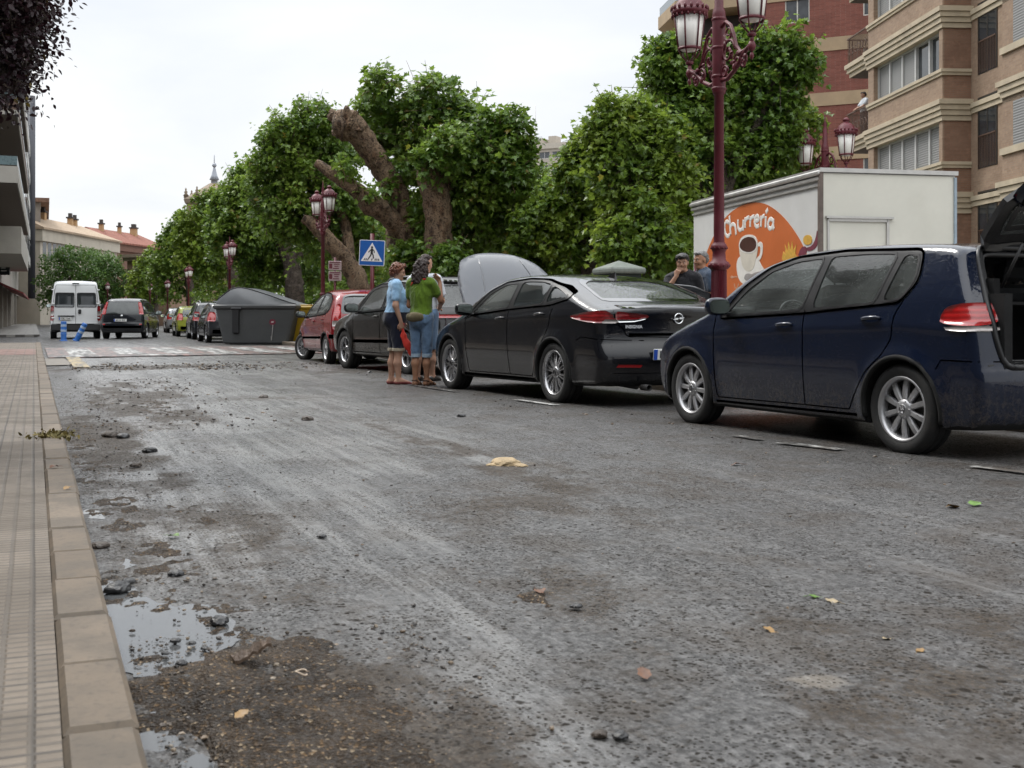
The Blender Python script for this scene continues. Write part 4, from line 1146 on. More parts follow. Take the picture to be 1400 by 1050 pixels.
# ---------------------------------------------------------------- the street
TH=R(22)
SU=(-sin(TH),cos(TH));SN=(cos(TH),sin(TH))
def sp2(u,v):return(u*SU[0]+v*SN[0],u*SU[1]+v*SN[1])
def uv_of(p):return(p[0]*SU[0]+p[1]*SU[1],p[0]*SN[0]+p[1]*SN[1])
def street_obj(o):
 o.rotation_euler=(0,0,R(90)+TH);return o
def road_mat(name='wet_asphalt'):
 t=NT(name)
 co=t.coord()
 mud=t.attr('mud')['Fac'];wet=t.attr('wet')['Fac'];dry=t.attr('dry')['Fac']
 agg=t('TexVoronoi',{'Vector':co,'Scale':85.0},feature='F1').outputs
 grain=t.noise(co,30,9,.85)
 n1=t.noise(co,42,5,.68);n2=t.noise(co,6.5,6,.65);n3=t.noise(co,.8,4,.6);n4=t.noise(co,1.9,7,.72)
 stk=t.noise(t.mapping(co,(.16,4.2,1)),3.2,7,.66)
 stk2=t.noise(t.mapping(co,(1.6,22,1)),3.0,6,.75)
 c=t.mix(t.mapr(grain,.40,.60),(.026,.025,.024),(.118,.115,.112))
 c=t.mix(t.math('MULTIPLY',t.sep(agg['Color'])[0],.6),c,(.035,.035,.036))
 c=t.mix(t.mapr(n4,.46,.64,0,.62),c,(.050,.040,.031))
 film=t.math('MULTIPLY',t.mapr(t.math('ADD',t.math('MULTIPLY',stk,.7),t.math('MULTIPLY',n3,.4)),.43,.65),t.mapr(wet,.30,.95,.06,.60))  # sheen painted into the colour as pale streaks along the wet band
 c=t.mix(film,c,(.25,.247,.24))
 mk=t.math('ADD',mud,t.math('MULTIPLY',t.math('SUBTRACT',n2,.5),1.1))
 mk=t.math('ADD',mk,t.math('MULTIPLY',t.math('SUBTRACT',n1,.5),1.0))
 mf=t.math('MULTIPLY',t.mapr(mk,.22,.80,0,.86),t.mapr(mud,.02,.25))
 mc=t.mix(t.mapr(n1,.3,.7),(.022,.018,.015),(.074,.060,.047))
 mc=t.mix(t.mapr(t.noise(co,130,2),.62,.75),mc,(.18,.13,.08))
 c=t.mix(mf,c,mc)
 df=t.math('MULTIPLY',t.mapr(t.math('ADD',dry,t.math('MULTIPLY',t.math('SUBTRACT',n2,.5),.9)),.40,.62),t.mapr(dry,.02,.1))
 c=t.mix(t.math('MULTIPLY',df,.7),c,(.17,.15,.125))
 cms=None
 for sc,thr,lo,hi in((26.0,.20,.44,.56),(60.0,.26,.38,.54),(10.0,.12,.50,.58)):
  cr=t('TexVoronoi',{'Vector':t.mapping(co,(1,1,1),(sc,0,0)),'Scale':sc},feature='F1').outputs
  q=t.math('MULTIPLY',t.mapr(t.math('ADD',cr['Distance'],t.math('MULTIPLY',t.math('SUBTRACT',n1,.5),.25)),thr,thr+.07,1,0),t.mapr(t.noise(t.mapping(co,(1,1,1),(0,sc,0)),2.4,5,.7),lo,hi))
  cms=q if cms is None else t.math('MAXIMUM',cms,q)
 c=t.mix(t.math('MULTIPLY',cms,.88),c,(.016,.013,.010))
 wf=t.math('MULTIPLY',wet,t.mapr(stk2,.36,.60,.25,1.0),clamp=True)
 wf=t.math('MULTIPLY',wf,t.math('SUBTRACT',1.0,t.math('MULTIPLY',mf,.8)))
 rg=t.mapr(n1,.3,.7,.34,.50)
 rg=t.mix(t.math('MULTIPLY',mf,.85),rg,(.55,)*3)
 rg=t.mix(df,rg,(.65,)*3)
 rg=t.mix(wf,rg,(.25,)*3)
 stain=t.mapr(n4,.44,.62,0,.75)
 sv=t.math('MULTIPLY',t.mapr(grain,.42,.60,.24,.80),t.math('SUBTRACT',1.0,t.math('MULTIPLY',stain,.55)))
 sv=t.math('MULTIPLY',sv,t.mapr(stk2,.35,.62,.65,1.25))
 sv=t.math('MULTIPLY',sv,t.mapr(wf,0,.9,.80,1.9))
 sv=t.math('MULTIPLY',sv,t.math('SUBTRACT',1.0,t.math('MULTIPLY',t.math('MAXIMUM',mf,cms),.80)))
 rg=t.mix(cms,rg,(.8,)*3)
 h=t.math('ADD',t.math('MULTIPLY',agg['Distance'],-.6),t.math('MULTIPLY',grain,1.6))
 h=t.math('ADD',h,t.math('MULTIPLY',mf,t.math('MULTIPLY',t.noise(co,75,3,.7),2.2)))
 h=t.math('ADD',h,t.math('MULTIPLY',cms,1.6))
 bp=t('Bump',{'Height':h,'Strength':t.mapr(wf,0,1,.55,.30),'Distance':.0055})
 b=t.bsdf(color=c,rough=rg,spec=sv,nrm=bp.outputs[0])
 return t.done(b)
def at_uv(px,py):return uv_of(gr(px,py))
def blob(U,Vv,c,a,b,rot=0.0,p=2.0):
 du=U-c[0];dv=Vv-c[1]
 r=R(rot)
 x=du*cos(r)+dv*sin(r);y=-du*sin(r)+dv*cos(r)
 return np.exp(-((np.abs(x)/a)**p+(np.abs(y)/b)**p))
def road():
 us=[-2.0]
 while us[-1]<75:us.append(us[-1]+max(.03,.016*abs(us[-1])+.01))
 us=np.array(us);vs=np.arange(.16,9.6,.045)
 U,Vv=np.meshgrid(us,vs,indexing='ij')
 w1=fbm(U*1.3,Vv*3.1,5,3);w2=fbm(U*4,Vv*7,4,9)
 mud=np.zeros_like(U);wet=np.zeros_like(U);dry=np.zeros_like(U)
 mud=np.maximum(mud,1.0*blob(U,Vv,at_uv(410,990),.62,.42,0,3))
 mud=np.maximum(mud,.8*blob(U,Vv,at_uv(560,1060),.5,.30,0,2))
 mud=np.maximum(mud,.85*blob(U,Vv,(2.7,.62),.7,.5,0,2))
 mud=np.maximum(mud,.80*blob(U,Vv,(14.5,1.15),4.6,.62,2,4))
 mud=np.maximum(mud,.80*blob(U,Vv,(9.0,.52),5.0,.36,0,3))
 mud=np.maximum(mud,.55*blob(U,Vv,(5.0,.75),1.6,.45,0,3))
 mud=np.maximum(mud,.85*blob(U,Vv,(23.0,1.7),1.3,1.9,0,3))
 mud=np.maximum(mud,.55*blob(U,Vv,at_uv(505,508),1.1,1.4,0,3))
 a,b=np.array(at_uv(460,560)),np.array(at_uv(940,735))
 d=b-a
 mud=np.maximum(mud,.62*blob(U,Vv,(a+b)/2,np.hypot(*d)/2,.22,math.degrees(atan2(d[1],d[0])),3))
 mud=np.maximum(mud,.55*blob(U,Vv,at_uv(720,690),.5,.8,-30,2.5))
 mud=np.maximum(mud,.50*blob(U,Vv,at_uv(760,800),.35,.40,0,2))
 mud=np.maximum(mud,.55*blob(U,Vv,at_uv(1180,900),.7,1.0,-25,2.5))
 mud=np.maximum(mud,.45*blob(U,Vv,(6.5,3.2),2.4,.8,4,2))
 mud=np.maximum(mud,.42*blob(U,Vv,at_uv(870,830),.6,.8,-30,2.5))
 mud=np.maximum(mud,.42*blob(U,Vv,at_uv(330,770),.5,.12,0,2))
 mud=np.maximum(mud,.42*blob(U,Vv,at_uv(370,545),.8,1.2,0,2.5))
 mud=np.maximum(mud,.45*blob(U,Vv,at_uv(560,880),.12,.07,0,2))
 mud=np.maximum(mud,.40*sstep(6.0,7.4,Vv))
 w3=fbm(U*2.2,Vv*3.4,6,77,.62)
 mud=np.clip(mud*(.35+1.15*sstep(.28,.72,w3)),0,1)
 wob=.5*(fbm(U*.35,Vv*.5+9,3,61)-.5)
 wet=np.maximum(wet,1.0*sstep(.55,.95,Vv+wob)*sstep(.40,-.45,Vv+wob-np.minimum(1.05+.26*(U-2.0),3.2)))  # band widens with distance, shaped like the sheen painted in it
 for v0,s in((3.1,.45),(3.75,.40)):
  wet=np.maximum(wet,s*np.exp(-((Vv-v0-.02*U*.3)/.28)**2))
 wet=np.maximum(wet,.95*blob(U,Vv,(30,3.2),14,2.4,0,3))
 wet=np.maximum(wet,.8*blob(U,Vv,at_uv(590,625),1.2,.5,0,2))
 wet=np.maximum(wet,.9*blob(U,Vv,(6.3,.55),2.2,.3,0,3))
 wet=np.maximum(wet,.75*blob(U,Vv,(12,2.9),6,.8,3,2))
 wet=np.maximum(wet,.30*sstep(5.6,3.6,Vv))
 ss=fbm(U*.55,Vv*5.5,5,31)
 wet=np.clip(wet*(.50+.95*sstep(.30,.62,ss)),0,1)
 dry=np.maximum(dry,.75*blob(U,Vv,at_uv(1115,935),.10,.13,20,2))
 dry=np.maximum(dry,.45*blob(U,Vv,at_uv(360,545),.7,.35,0,2))
 dry=np.maximum(dry,.60*blob(U,Vv,at_uv(700,634),.3,.28,0,2))
 z=.012*(w1-.5)*sstep(.3,1.0,Vv)+.004*(w2-.5)
 z=z-.010*np.exp(-((Vv-1.45)/.35)**2)-.010*np.exp(-((Vv-3.3)/.4)**2)+.012
 zg=.004+.020*(fbm(U*2.6,Vv*4.5,5,15,.6)-.5)+.010*sstep(.45,1.0,Vv)
 z=z+(zg-z)*sstep(1.05,.75,Vv)
 n,m=U.shape
 V=np.stack([U,-Vv,z],-1).reshape(-1,3)
 ii=np.arange(n*m).reshape(n,m)
 Q=np.stack([ii[:-1,:-1],ii[:-1,1:],ii[1:,1:],ii[1:,:-1]],-1).reshape(-1,4)
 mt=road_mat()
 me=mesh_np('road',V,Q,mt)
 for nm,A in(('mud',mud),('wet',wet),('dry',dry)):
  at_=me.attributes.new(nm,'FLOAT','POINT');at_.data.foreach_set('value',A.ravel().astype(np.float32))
 tag(street_obj(link('road',me)),kind='structure')
 g=MB();g.box((40,0,-.06),(1400,1400,.08))
 o=g.build('ground',mt);tag(street_obj(o),kind='structure')
def flat_poly(name,pts,z,mat,kind='structure',th=None):
 """a sheet (or slab) with its outline given in street coordinates"""
 m=MB()
 p=[(u,-v)for u,v in pts]
 a=sum(p[i-1][0]*p[i][1]-p[i][0]*p[i-1][1]for i in range(len(p)))
 if a<0:p=p[::-1]
 if th:m.prism(p,z-th,z)
 else:m.add([(x,y,z)for x,y in p],[tuple(range(len(p)))])
 o=m.build(name,mat)
 street_obj(o)
 if kind:o['kind']=kind
 return o
def pavement_mat():
 t=NT('ribbed_paving')
 co=t.coord()
 s=t.sep(co)
 def saw(v,pitch,edge):
  f=t.math('FRACT',t.math('DIVIDE',v,pitch))
  d=t.math('MINIMUM',f,t.math('SUBTRACT',1,f))
  return t.mapr(d,edge*.35,edge,0,1)
 y=t.math('ADD',s[1],10.0);x=t.math('ADD',s[0],10.0)
 wob=t.math('MULTIPLY',t.math('SUBTRACT',t.noise(co,3.0,3),.5),.006)
 y=t.math('ADD',y,wob);x=t.math('ADD',x,wob)
 col=saw(y,.0667,.16);bar=saw(x,.048,.24)
 tile_u=saw(x,.24,.03);tile_v=saw(y,.2,.035)
 bars=t.math('MULTIPLY',col,bar)
 joint=t.math('MULTIPLY',tile_u,tile_v)
 wn=t('TexWhiteNoise',{'Vector':t('CombineXYZ',{0:t.math('FLOOR',t.math('DIVIDE',x,.24)),1:t.math('FLOOR',t.math('DIVIDE',y,.2))}).outputs[0]},noise_dimensions='2D').outputs['Value']
 wn2=t('TexWhiteNoise',{'Vector':t('CombineXYZ',{0:t.math('FLOOR',t.math('DIVIDE',x,.62)),1:3.0}).outputs[0]},noise_dimensions='2D').outputs['Value']
 n=t.noise(co,2.2,6,.65);n2=t.noise(co,24,5,.7)
 c=t.mix(wn,(.122,.096,.070),(.185,.150,.114))
 c=t.mix(t.math('MULTIPLY',wn2,.35),c,(.215,.182,.145))
 c=t.mix(t.mapr(n,.38,.62,0,.75),c,(.105,.086,.066))
 c=t.mix(t.mapr(n2,.5,.75,0,.5),c,(.10,.084,.066))
 c=t.mix(t.mapr(bars,0,1,.72,0),c,(.085,.072,.058))
 c=t.mix(t.mapr(joint,0,1,.75,0),c,(.05,.043,.036))
 h=t.math('ADD',t.math('MULTIPLY',bars,1.0),t.math('MULTIPLY',n2,.35))
 return t.done(t.bsdf(color=c,rough=t.mapr(n,.3,.7,.50,.72),spec=.35,nrm=t.bump(h,.55,.006)))
def paving_mat(name,c1,c2,pu=.4,pv=.4,rough=.6):
 t=NT(name)
 co=t.coord()
 br=t('TexBrick',{'Vector':co,'Scale':1.0,'Brick Width':pu,'Row Height':pv,'Mortar Size':.006,'Color1':(*c1,1),'Color2':(*c2,1),'Mortar':(.06,.055,.05,1)},offset=.5)
 n=t.noise(co,2.5,6,.65)
 c=t.mix(t.mapr(n,.35,.7,0,.5),br.outputs[0],tuple(x*.55 for x in c1))
 return t.done(t.bsdf(color=c,rough=t.mapr(n,.3,.7,rough-.15,rough+.1),nrm=t.bump(br.outputs[1],-.3,.004)))
def paint_mat(name,col,wear=.5):
 """worn road paint with the asphalt showing through"""
 t=NT(name)
 co=t.coord()
 n=t.noise(co,9,6,.7);n1=t.noise(t.mapping(co,(.3,3,1)),2.2,5,.6)
 k=t.mapr(t.math('ADD',t.math('MULTIPLY',n,.55),t.math('MULTIPLY',n1,.5)),wear-.06,wear+.08)
 c=t.mix(k,col,(.06,.058,.055))
 c=t.mix(t.mapr(t.noise(co,1.4,5),.45,.7,0,.6),c,(.12,.10,.085))
 return t.done(t.bsdf(color=c,rough=t.mapr(n,.3,.7,.28,.5),nrm=t.bump(t.noise(co,80,4),.3,.004)))
def setting():
 road()
 pm=pavement_mat()
 o=flat_poly('pavement',[(-3,.052),(42,.052),(42,-9),(-3,-9)],.10,pm,th=.11)
 t=NT('kerb_stone');co=t.coord()
 n=t.noise(co,3.5,6,.62);n2=t.noise(co,45,5,.7)
 rnd=t('NewGeometry').outputs['Random Per Island']
 c=t.mix(rnd,(.130,.100,.070),(.19,.150,.110))
 c=t.mix(t.mapr(n,.4,.62,0,.75),c,(.090,.074,.056));c=t.mix(t.mapr(n2,.48,.70,0,.6),c,(.065,.054,.043))
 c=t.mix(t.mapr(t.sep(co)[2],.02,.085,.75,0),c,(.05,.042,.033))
 km=t.done(t.bsdf(color=c,rough=.62,spec=.35,nrm=t.bump(t.math('ADD',t.math('MULTIPLY',n2,.5),n),.45,.006)))
 k=MB();u=-2.4;rr=random.Random(4)
 while u<42:
  ln=rr.choice((.98,1.0,.5,1.0))if u>1 else 1.0
  if abs(u-3.3)<.6 and ln>.6:ln=.42
  dz=rr.uniform(-.003,.004);dv=rr.uniform(-.004,.004)
  k.box((u+ln/2,-(.127+dv),.03+dz),(ln-.007,.150,.148),None,0,.014)
  u+=ln
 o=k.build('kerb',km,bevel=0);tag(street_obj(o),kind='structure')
 flat_poly('tactile_strip',[(28.5,.04),(33.5,.04),(33.5,-3.2),(28.5,-3.2)],.105,paving_mat('red_tiles',(.17,.085,.065),(.22,.12,.095),.2,.2))
 flat_poly('far_pavement',[(60,.25),(300,.25),(300,-4),(60,-4)],.11,paving_mat('grey_flags',(.20,.19,.175),(.25,.24,.22),.6,.4),th=.12)
 kr=[(-30,7.6),(5,7.6),(26,7.45),(45,8.0),(72,9.1),(110,11.5),(200,17.5),(300,24)]
 flat_poly('promenade',kr+[(300,160),(-30,160)],.12,paving_mat('promenade_paving',(.22,.205,.185),(.28,.265,.24),.4,.4),th=.13)
 kk=MB()
 for(u0,v0),(u1,v1)in zip(kr[1:4],kr[2:5]):
  L=hypot(u1-u0,v1-v0);n=int(L)
  for i in range(n):
   a=(i+.5)/n
   Mx=Matrix.Translation((u0+(u1-u0)*a,-(v0+(v1-v0)*a)+.06,.06))@Matrix.Rotation(-atan2(v1-v0,u1-u0),4,'Z')
   kk.box((0,0,0),(L/n-.01,.15,.135),Mx,0,.015)
 tag(street_obj(kk.build('promenade_kerb',km)),kind='structure')
 wp=paint_mat('worn_white',(.55,.55,.53),.50);yp=paint_mat('worn_yellow',(.40,.30,.13),.54)
 rp=paint_mat('worn_red',(.27,.145,.125),.49)
 def line(name,a,b,w,mat,z=.024):
  A=np.array(uv_of(gr(*a)));B=np.array(uv_of(gr(*b)));d=B-A;d/=np.linalg.norm(d);nn=np.array((-d[1],d[0]))*w/2
  flat_poly(name,[tuple(A+nn),tuple(B+nn),tuple(B-nn),tuple(A-nn)],z,mat)
 for a,b in(((1066,609),(1150,619)),((706,549),(762,557))):
  line('bay_line',a,b,.10,wp)
 for a,b in(((1004,599),(1040,605)),((560,528),(625,538)),((1330,642),(1420,653))):line('bay_line',a,b,.08,paint_mat('faded_white',(.42,.42,.40),.46))
 line('kerb_line',(98,489),(112,504),.28,yp,.029)
 c0,c1=28.6,37.5
 flat_poly('crossing_table',[(c0,.30),(c0+1.2,7.4),(c1,7.6),(c1,.30)],.030,rp,th=.012)
 i=0
 v=.8
 while v<7.2:
  flat_poly('crossing_stripe',[(c0+1.9,v),(c1-1.2,v),(c1-1.2,v+.62),(c0+1.9,v+.62)],.035,wp)
  v+=1.15
 for v in(.9,2.6,4.3,6.0):
  flat_poly('crossing_tooth',[(c0+.15+v*.15,v-.55),(c0+1.8,v),(c0+.15+v*.15,v+.75)],.036,wp)
 flat_poly('gutter_patch',[(24.2,.22),(28.2,.22),(28.2,.62),(26.6,.66),(26.3,.95),(24.4,.85)],.024,pbr('concrete_patch',(.16,.14,.115),.55,var=.25,nscale=5,bump=.2))
 t=NT('puddle_water');co=t.coord()
 wm=t.done(t.bsdf(color=(.085,.088,.09),rough=.02,spec=.6,ior=1.4,nrm=t.bump(t.noise(co,7,2),.03,.01)))
 def puddle(pxs,seed,z=.005):
  pts=np.array([uv_of(gr(*p))for p in pxs])
  pts=resample(chaikin(pts,2),.02)
  ang=np.arange(len(pts))*.02
  w=fbm(pts[:,0]*9,pts[:,1]*9,4,seed)-.5;w2=fbm(pts[:,0]*9,pts[:,1]*9,4,seed+5)-.5
  pts=pts+np.stack([w*.14,w2*.10],1)
  pts[:,1]=np.maximum(pts[:,1],.185)
  flat_poly('puddle',[tuple(p)for p in pts],z,wm)
 puddle([(142,775),(200,795),(280,825),(330,850),(318,895),(260,915),(190,935),(165,920),(138,850)],1)
 puddle([(192,965),(240,985),(270,1025),(300,1075),(290,1110),(205,1110),(190,1040)],2)
 puddle([(118,696),(140,702),(150,709),(132,714),(114,710)],3)
 puddle([(140,755),(160,762),(182,768),(176,778),(160,786),(140,780)],4)
# ---------------------------------------------------------------- brick and stone
def brick_mat(name,c1,c2,mortar=(.25,.22,.19),bw=.25,bh=.065,axis='XZ',var=.4):
 t=NT(name)
 co=t.coord()
 s=t.sep(co)
 a=t.math('ADD',s[0],s[1])
 v=t('CombineXYZ',{0:a,1:s[2],2:0.0}).outputs[0]
 br=t('TexBrick',{'Vector':v,'Scale':1.0,'Brick Width':bw,'Row Height':bh,'Mortar Size':.007,'Color1':(*c1,1),'Color2':(*c2,1),'Mortar':(*mortar,1)},offset=.5)
 n=t.noise(co,.9,6,.65);n2=t.noise(co,7,4,.6)
 c=t.mix(t.mapr(n,.35,.7,0,var),br.outputs[0],tuple(x*.6 for x in c1))
 c=t.mix(t.mapr(n2,.5,.75,0,.35),c,tuple(min(1,x*1.35)for x in c2))
 return t.done(t.bsdf(color=c,rough=.82,nrm=t.bump(br.outputs[1],-.4,.01)))
def wall_box(m,a,b,c,d,z0,z1):
 """a prism on four plan points"""
 m.prism([a,b,c,d],z0,z1)
def xy(u,v,o,d,n):
 return(o[0]+d[0]*u+n[0]*v,o[1]+d[1]*u+n[1]*v)
def strip(m,o,d,n,u0,u1,v0,v1,z0,z1,mi=0):
 p=[xy(u0,v0,o,d,n),xy(u1,v0,o,d,n),xy(u1,v1,o,d,n),xy(u0,v1,o,d,n)]
 a=sum(p[i-1][0]*p[i][1]-p[i][0]*p[i-1][1]for i in range(4))
 m.prism(p if a>0 else p[::-1],z0,z1,None,mi)
def corner_block():
 """brick apartment block with stone bands, right"""
 C=(13.83,38.0);d=(-.062,.998);n=(-.998,-.062)
 wallm=brick_mat('sand_brick',(.255,.165,.108),(.32,.22,.15),(.26,.21,.16))
 wall_shaded=brick_mat('sand_brick_shaded',(.20,.105,.065),(.25,.14,.09),(.19,.14,.10))  # same brick darkened: shade of the end wall put into its colour
 stone=pbr('band_stone',(.45,.38,.275),.75,var=.14,nscale=1.5,bump=.15,dirt=.4,dirtcol=(.22,.17,.11))
 metal=pbr('window_frame',(.48,.48,.47),.45,var=.1)
 shutter=NT('roller_shutter');co=shutter.coord()
 wv=shutter('TexWave',{'Vector':co,'Scale':4.0,'Distortion':0.0},bands_direction='Z').outputs['Fac']
 shm=shutter.done(shutter.bsdf(color=shutter.mix(wv,(.155,.155,.155),(.25,.25,.245)),rough=.55,nrm=shutter.bump(wv,.4,.02)))
 glass=dark_glass('pane_glass',(.02,.024,.028),.04)
 iron=pbr('balcony_iron',(.10,.055,.035),.6)
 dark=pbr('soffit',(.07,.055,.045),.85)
 root=thing('apartment_block','tan brick apartment block with pale stone bands and shuttered windows','building',(C[0],C[1],0))
 o=(0,0)
 BL=6.6;ST=.94
 base=[8.91-2.98*2,8.91-2.98,8.91,8.91+2.98,8.91+5.96]
 w=MB();
 strip(w,o,d,n,-14,BL-.02,-9,-.96,0,20)
 w.build('wall',wall_shaded,root)
 w=MB()
 strip(w,o,d,n,0.02,.28,-.955,0,0,20);strip(w,o,d,n,BL-.55,BL,-.955,0,0,20)
 for zt in base:
  strip(w,o,d,n,.28,BL-.55,-.955,0,zt-.98,zt-.2)
 strip(w,o,d,n,.28,BL-.55,-.955,0,0,2.0)
 w.build('bay_wall',wallm,root)
 w=MB();strip(w,o,d,n,0,.018,-.955,-.06,0,20);w.build('end_wall',wall_shaded,root)
 w=MB();strip(w,o,d,n,-14,0,-.956,-.93,0,20);w.build('wall',wallm,root)
 for zt in base:
  b=MB()
  strip(b,o,d,n,-.05,BL,-.93,.05,zt-.20,zt-.10);strip(b,o,d,n,-.09,BL+.02,-.93,.09,zt-.10,zt+.0)
  b.build('sill_band',stone,root)
  b=MB();z=zt+1.32
  for k,(dz,e)in enumerate(((.0,.05),(.17,.10),(.34,.15),(.51,.20))):
   strip(b,o,d,n,-e,BL+.05,-.93,e,z+dz,z+dz+.155)
   strip(b,o,d,n,-e+.03,BL+.05,-.93,e-.03,z+dz+.155,z+dz+.17)
   if k<2:strip(b,o,d,n,-14,-e-.002,-.93,-.93+e,z+.2+dz,z+.2+dz+.155)
  b.build('cornice',stone,root)
  us=np.linspace(.28,BL-.55,6)
  fr=MB()
  for u in us:strip(fr,o,d,n,u-.05,u+.05,-.30,-.16,zt,zt+1.32)
  strip(fr,o,d,n,.28,BL-.55,-.30,-.17,zt+.001,zt+.07);strip(fr,o,d,n,.28,BL-.55,-.30,-.17,zt+1.25,zt+1.319)
  fo=fr.build('window',metal,root)
  for i in range(5):
   p=MB();openp=(abs(zt-8.91)<.01 and i in(0,1))
   strip(p,o,d,n,us[i]+.05,us[i+1]-.05,-.28,-.22 if not openp else-.27,zt+.07,zt+1.25)
   p.build('window_pane',glass if openp else shm,fo)
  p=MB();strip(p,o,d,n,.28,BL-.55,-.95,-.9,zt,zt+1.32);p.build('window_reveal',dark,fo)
  z0=zt-.30
  f2=MB()
  for(a,b_)in((-.60,-1.76),(-6.5,-7.7)):
   strip(f2,o,d,n,b_-.06,b_,-.93,-.90,z0,z0+2.25);strip(f2,o,d,n,a,a+.06,-.93,-.90,z0,z0+2.25)
   strip(f2,o,d,n,b_,a,-.93,-.90,z0+2.19,z0+2.25);strip(f2,o,d,n,(a+b_)/2-.03,(a+b_)/2+.03,-.93,-.905,z0,z0+2.19)
  fo2=f2.build('window',pbr('dark_frame',(.03,.025,.02),.5),root)
  for(a,b_)in((-.60,-1.76),(-6.5,-7.7)):
   p=MB();strip(p,o,d,n,b_,a,-.929,-.918,z0,z0+2.19);p.build('window_pane',glass,fo2)
   r=MB()
   for q in np.linspace(b_,a,12):strip(r,o,d,n,q-.008,q+.008,-.90,-.884,z0+.02,z0+1.0)
   strip(r,o,d,n,b_,a,-.905,-.88,z0+1.0,z0+1.04)
   r.build('railing',iron,fo2)
  b=MB()
  for k,(dz,e)in enumerate(((.0,.0),(.17,.05),(.34,.10),(.51,.15))):
   strip(b,o,d,n,-6.3,-2.9+e,-.93,-.55+e,z+dz,z+dz+.155)
  strip(b,o,d,n,-6.3,-2.86,-.93,-.48,zt-.2,zt)
  b.build('cornice',stone,root)
  zb=zt+1.32+.68
  bl=MB();
  for k,(dz,e)in enumerate(((.0,-.10),(.17,-.02),(.34,.05))):strip(bl,o,d,n,BL+.051,BL+2.45+e,-.95,e,zb-.50+dz,zb-.50+dz+.165)
  bo=bl.build('balcony',stone,root)
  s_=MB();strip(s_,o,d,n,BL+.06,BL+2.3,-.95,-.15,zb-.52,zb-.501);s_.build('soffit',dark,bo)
  r=MB()
  for q in np.arange(BL+.15,BL+2.4,.11):strip(r,o,d,n,q-.01,q+.01,-.06,-.04,zb,zb+1.0)
  for q in np.arange(-.9,-.05,.11):strip(r,o,d,n,BL+2.40,BL+2.42,q-.01,q+.01,zb,zb+1.0)
  strip(r,o,d,n,BL+.06,BL+2.43,-.075,-.025,zb+1.0,zb+1.05);strip(r,o,d,n,BL+2.39,BL+2.43,-.95,-.075,zb+1.0,zb+1.05)
  for q in np.arange(BL+.2,BL+2.3,.32):
   pts=[(*xy(q+.12*cos(a),-.05,o,d,n),zb+.5+.13*sin(a))for a in np.linspace(0,2*pi,13)]
   r.tube(pts,.012,4)
  r.build('railing',iron,bo)
 w=MB();strip(w,o,d,n,-6.3,-2.9,-.93,-.55,0,20);w.build('bay_wall',wallm,root)
 for zt in base:
  w=MB();strip(w,o,d,n,-5.6,-3.6,-.549,-.53,zt,zt+1.3);w.build('window_pane',shm,root)
 return root
def plain_building(name,label,o,d,n,length,depth,floors,fh,z0,wallm,bandm,glass,win=(1.3,1.3,.9),pitch=3.0,roof=None,band_h=.6,frame=None,shut=None,skip=(),group=None,first=.8,wname='window'):
 """facade along d from plan point o, outward normal n"""
 root=thing(name,label,'building',(o[0],o[1],0),group=group)
 z=(0,0)
 H=z0+floors*fh
 w=MB();strip(w,z,d,n,0,length,-depth,-.16,0,H);w.build('wall',wallm,root)
 nwin=int((length-first)/pitch)
 us=[first+i*pitch for i in range(nwin)]
 f=MB()
 for k in range(floors):
  zz=z0+k*fh
  strip(f,z,d,n,0,length,-.16,0,zz if k else 0,zz+win[2])
  strip(f,z,d,n,0,length,-.16,0,zz+win[2]+win[1],zz+fh)
  e=0
  for u in us:
   strip(f,z,d,n,e,u,-.16,0,zz+win[2],zz+win[2]+win[1]);e=u+win[0]
  strip(f,z,d,n,e,length,-.16,0,zz+win[2],zz+win[2]+win[1])
 f.build('facade',wallm,root)
 if band_h:
  for k in range(floors+1):
   b=MB();strip(b,z,d,n,-.02,length+.02,-.15,.05,z0+k*fh-band_h,z0+k*fh);b.build('floor_band',bandm,root)
 rr=random.Random(int(length*10))
 for k in range(floors):
  for i,u in enumerate(us):
   zz=z0+k*fh+win[2]
   fr=MB()
   for a,b in((u,u+.06),(u+win[0]-.06,u+win[0]),(u+win[0]/2-.03,u+win[0]/2+.03)):strip(fr,z,d,n,a,b,-.13,-.06,zz,zz+win[1])
   strip(fr,z,d,n,u,u+win[0],-.13,-.055,zz+win[1]-.06,zz+win[1]-.001);strip(fr,z,d,n,u,u+win[0],-.13,-.05,zz+.001,zz+.06)
   fo=fr.build(wname,frame,root)
   p=MB();cl=rr.random()
   strip(p,z,d,n,u+.06,u+win[0]-.06,-.12,-.10,zz+.06,zz+win[1]-.06);p.build('window_pane',glass,fo)
   if shut and cl<.6:
    q=MB();hgt=win[1]*(1.0 if cl<.3 else rr.uniform(.3,.7))
    strip(q,z,d,n,u+.03,u+win[0]-.03,-.095,-.03,zz+win[1]-hgt,zz+win[1]);q.build('shutter',shut,fo)
 return root,H
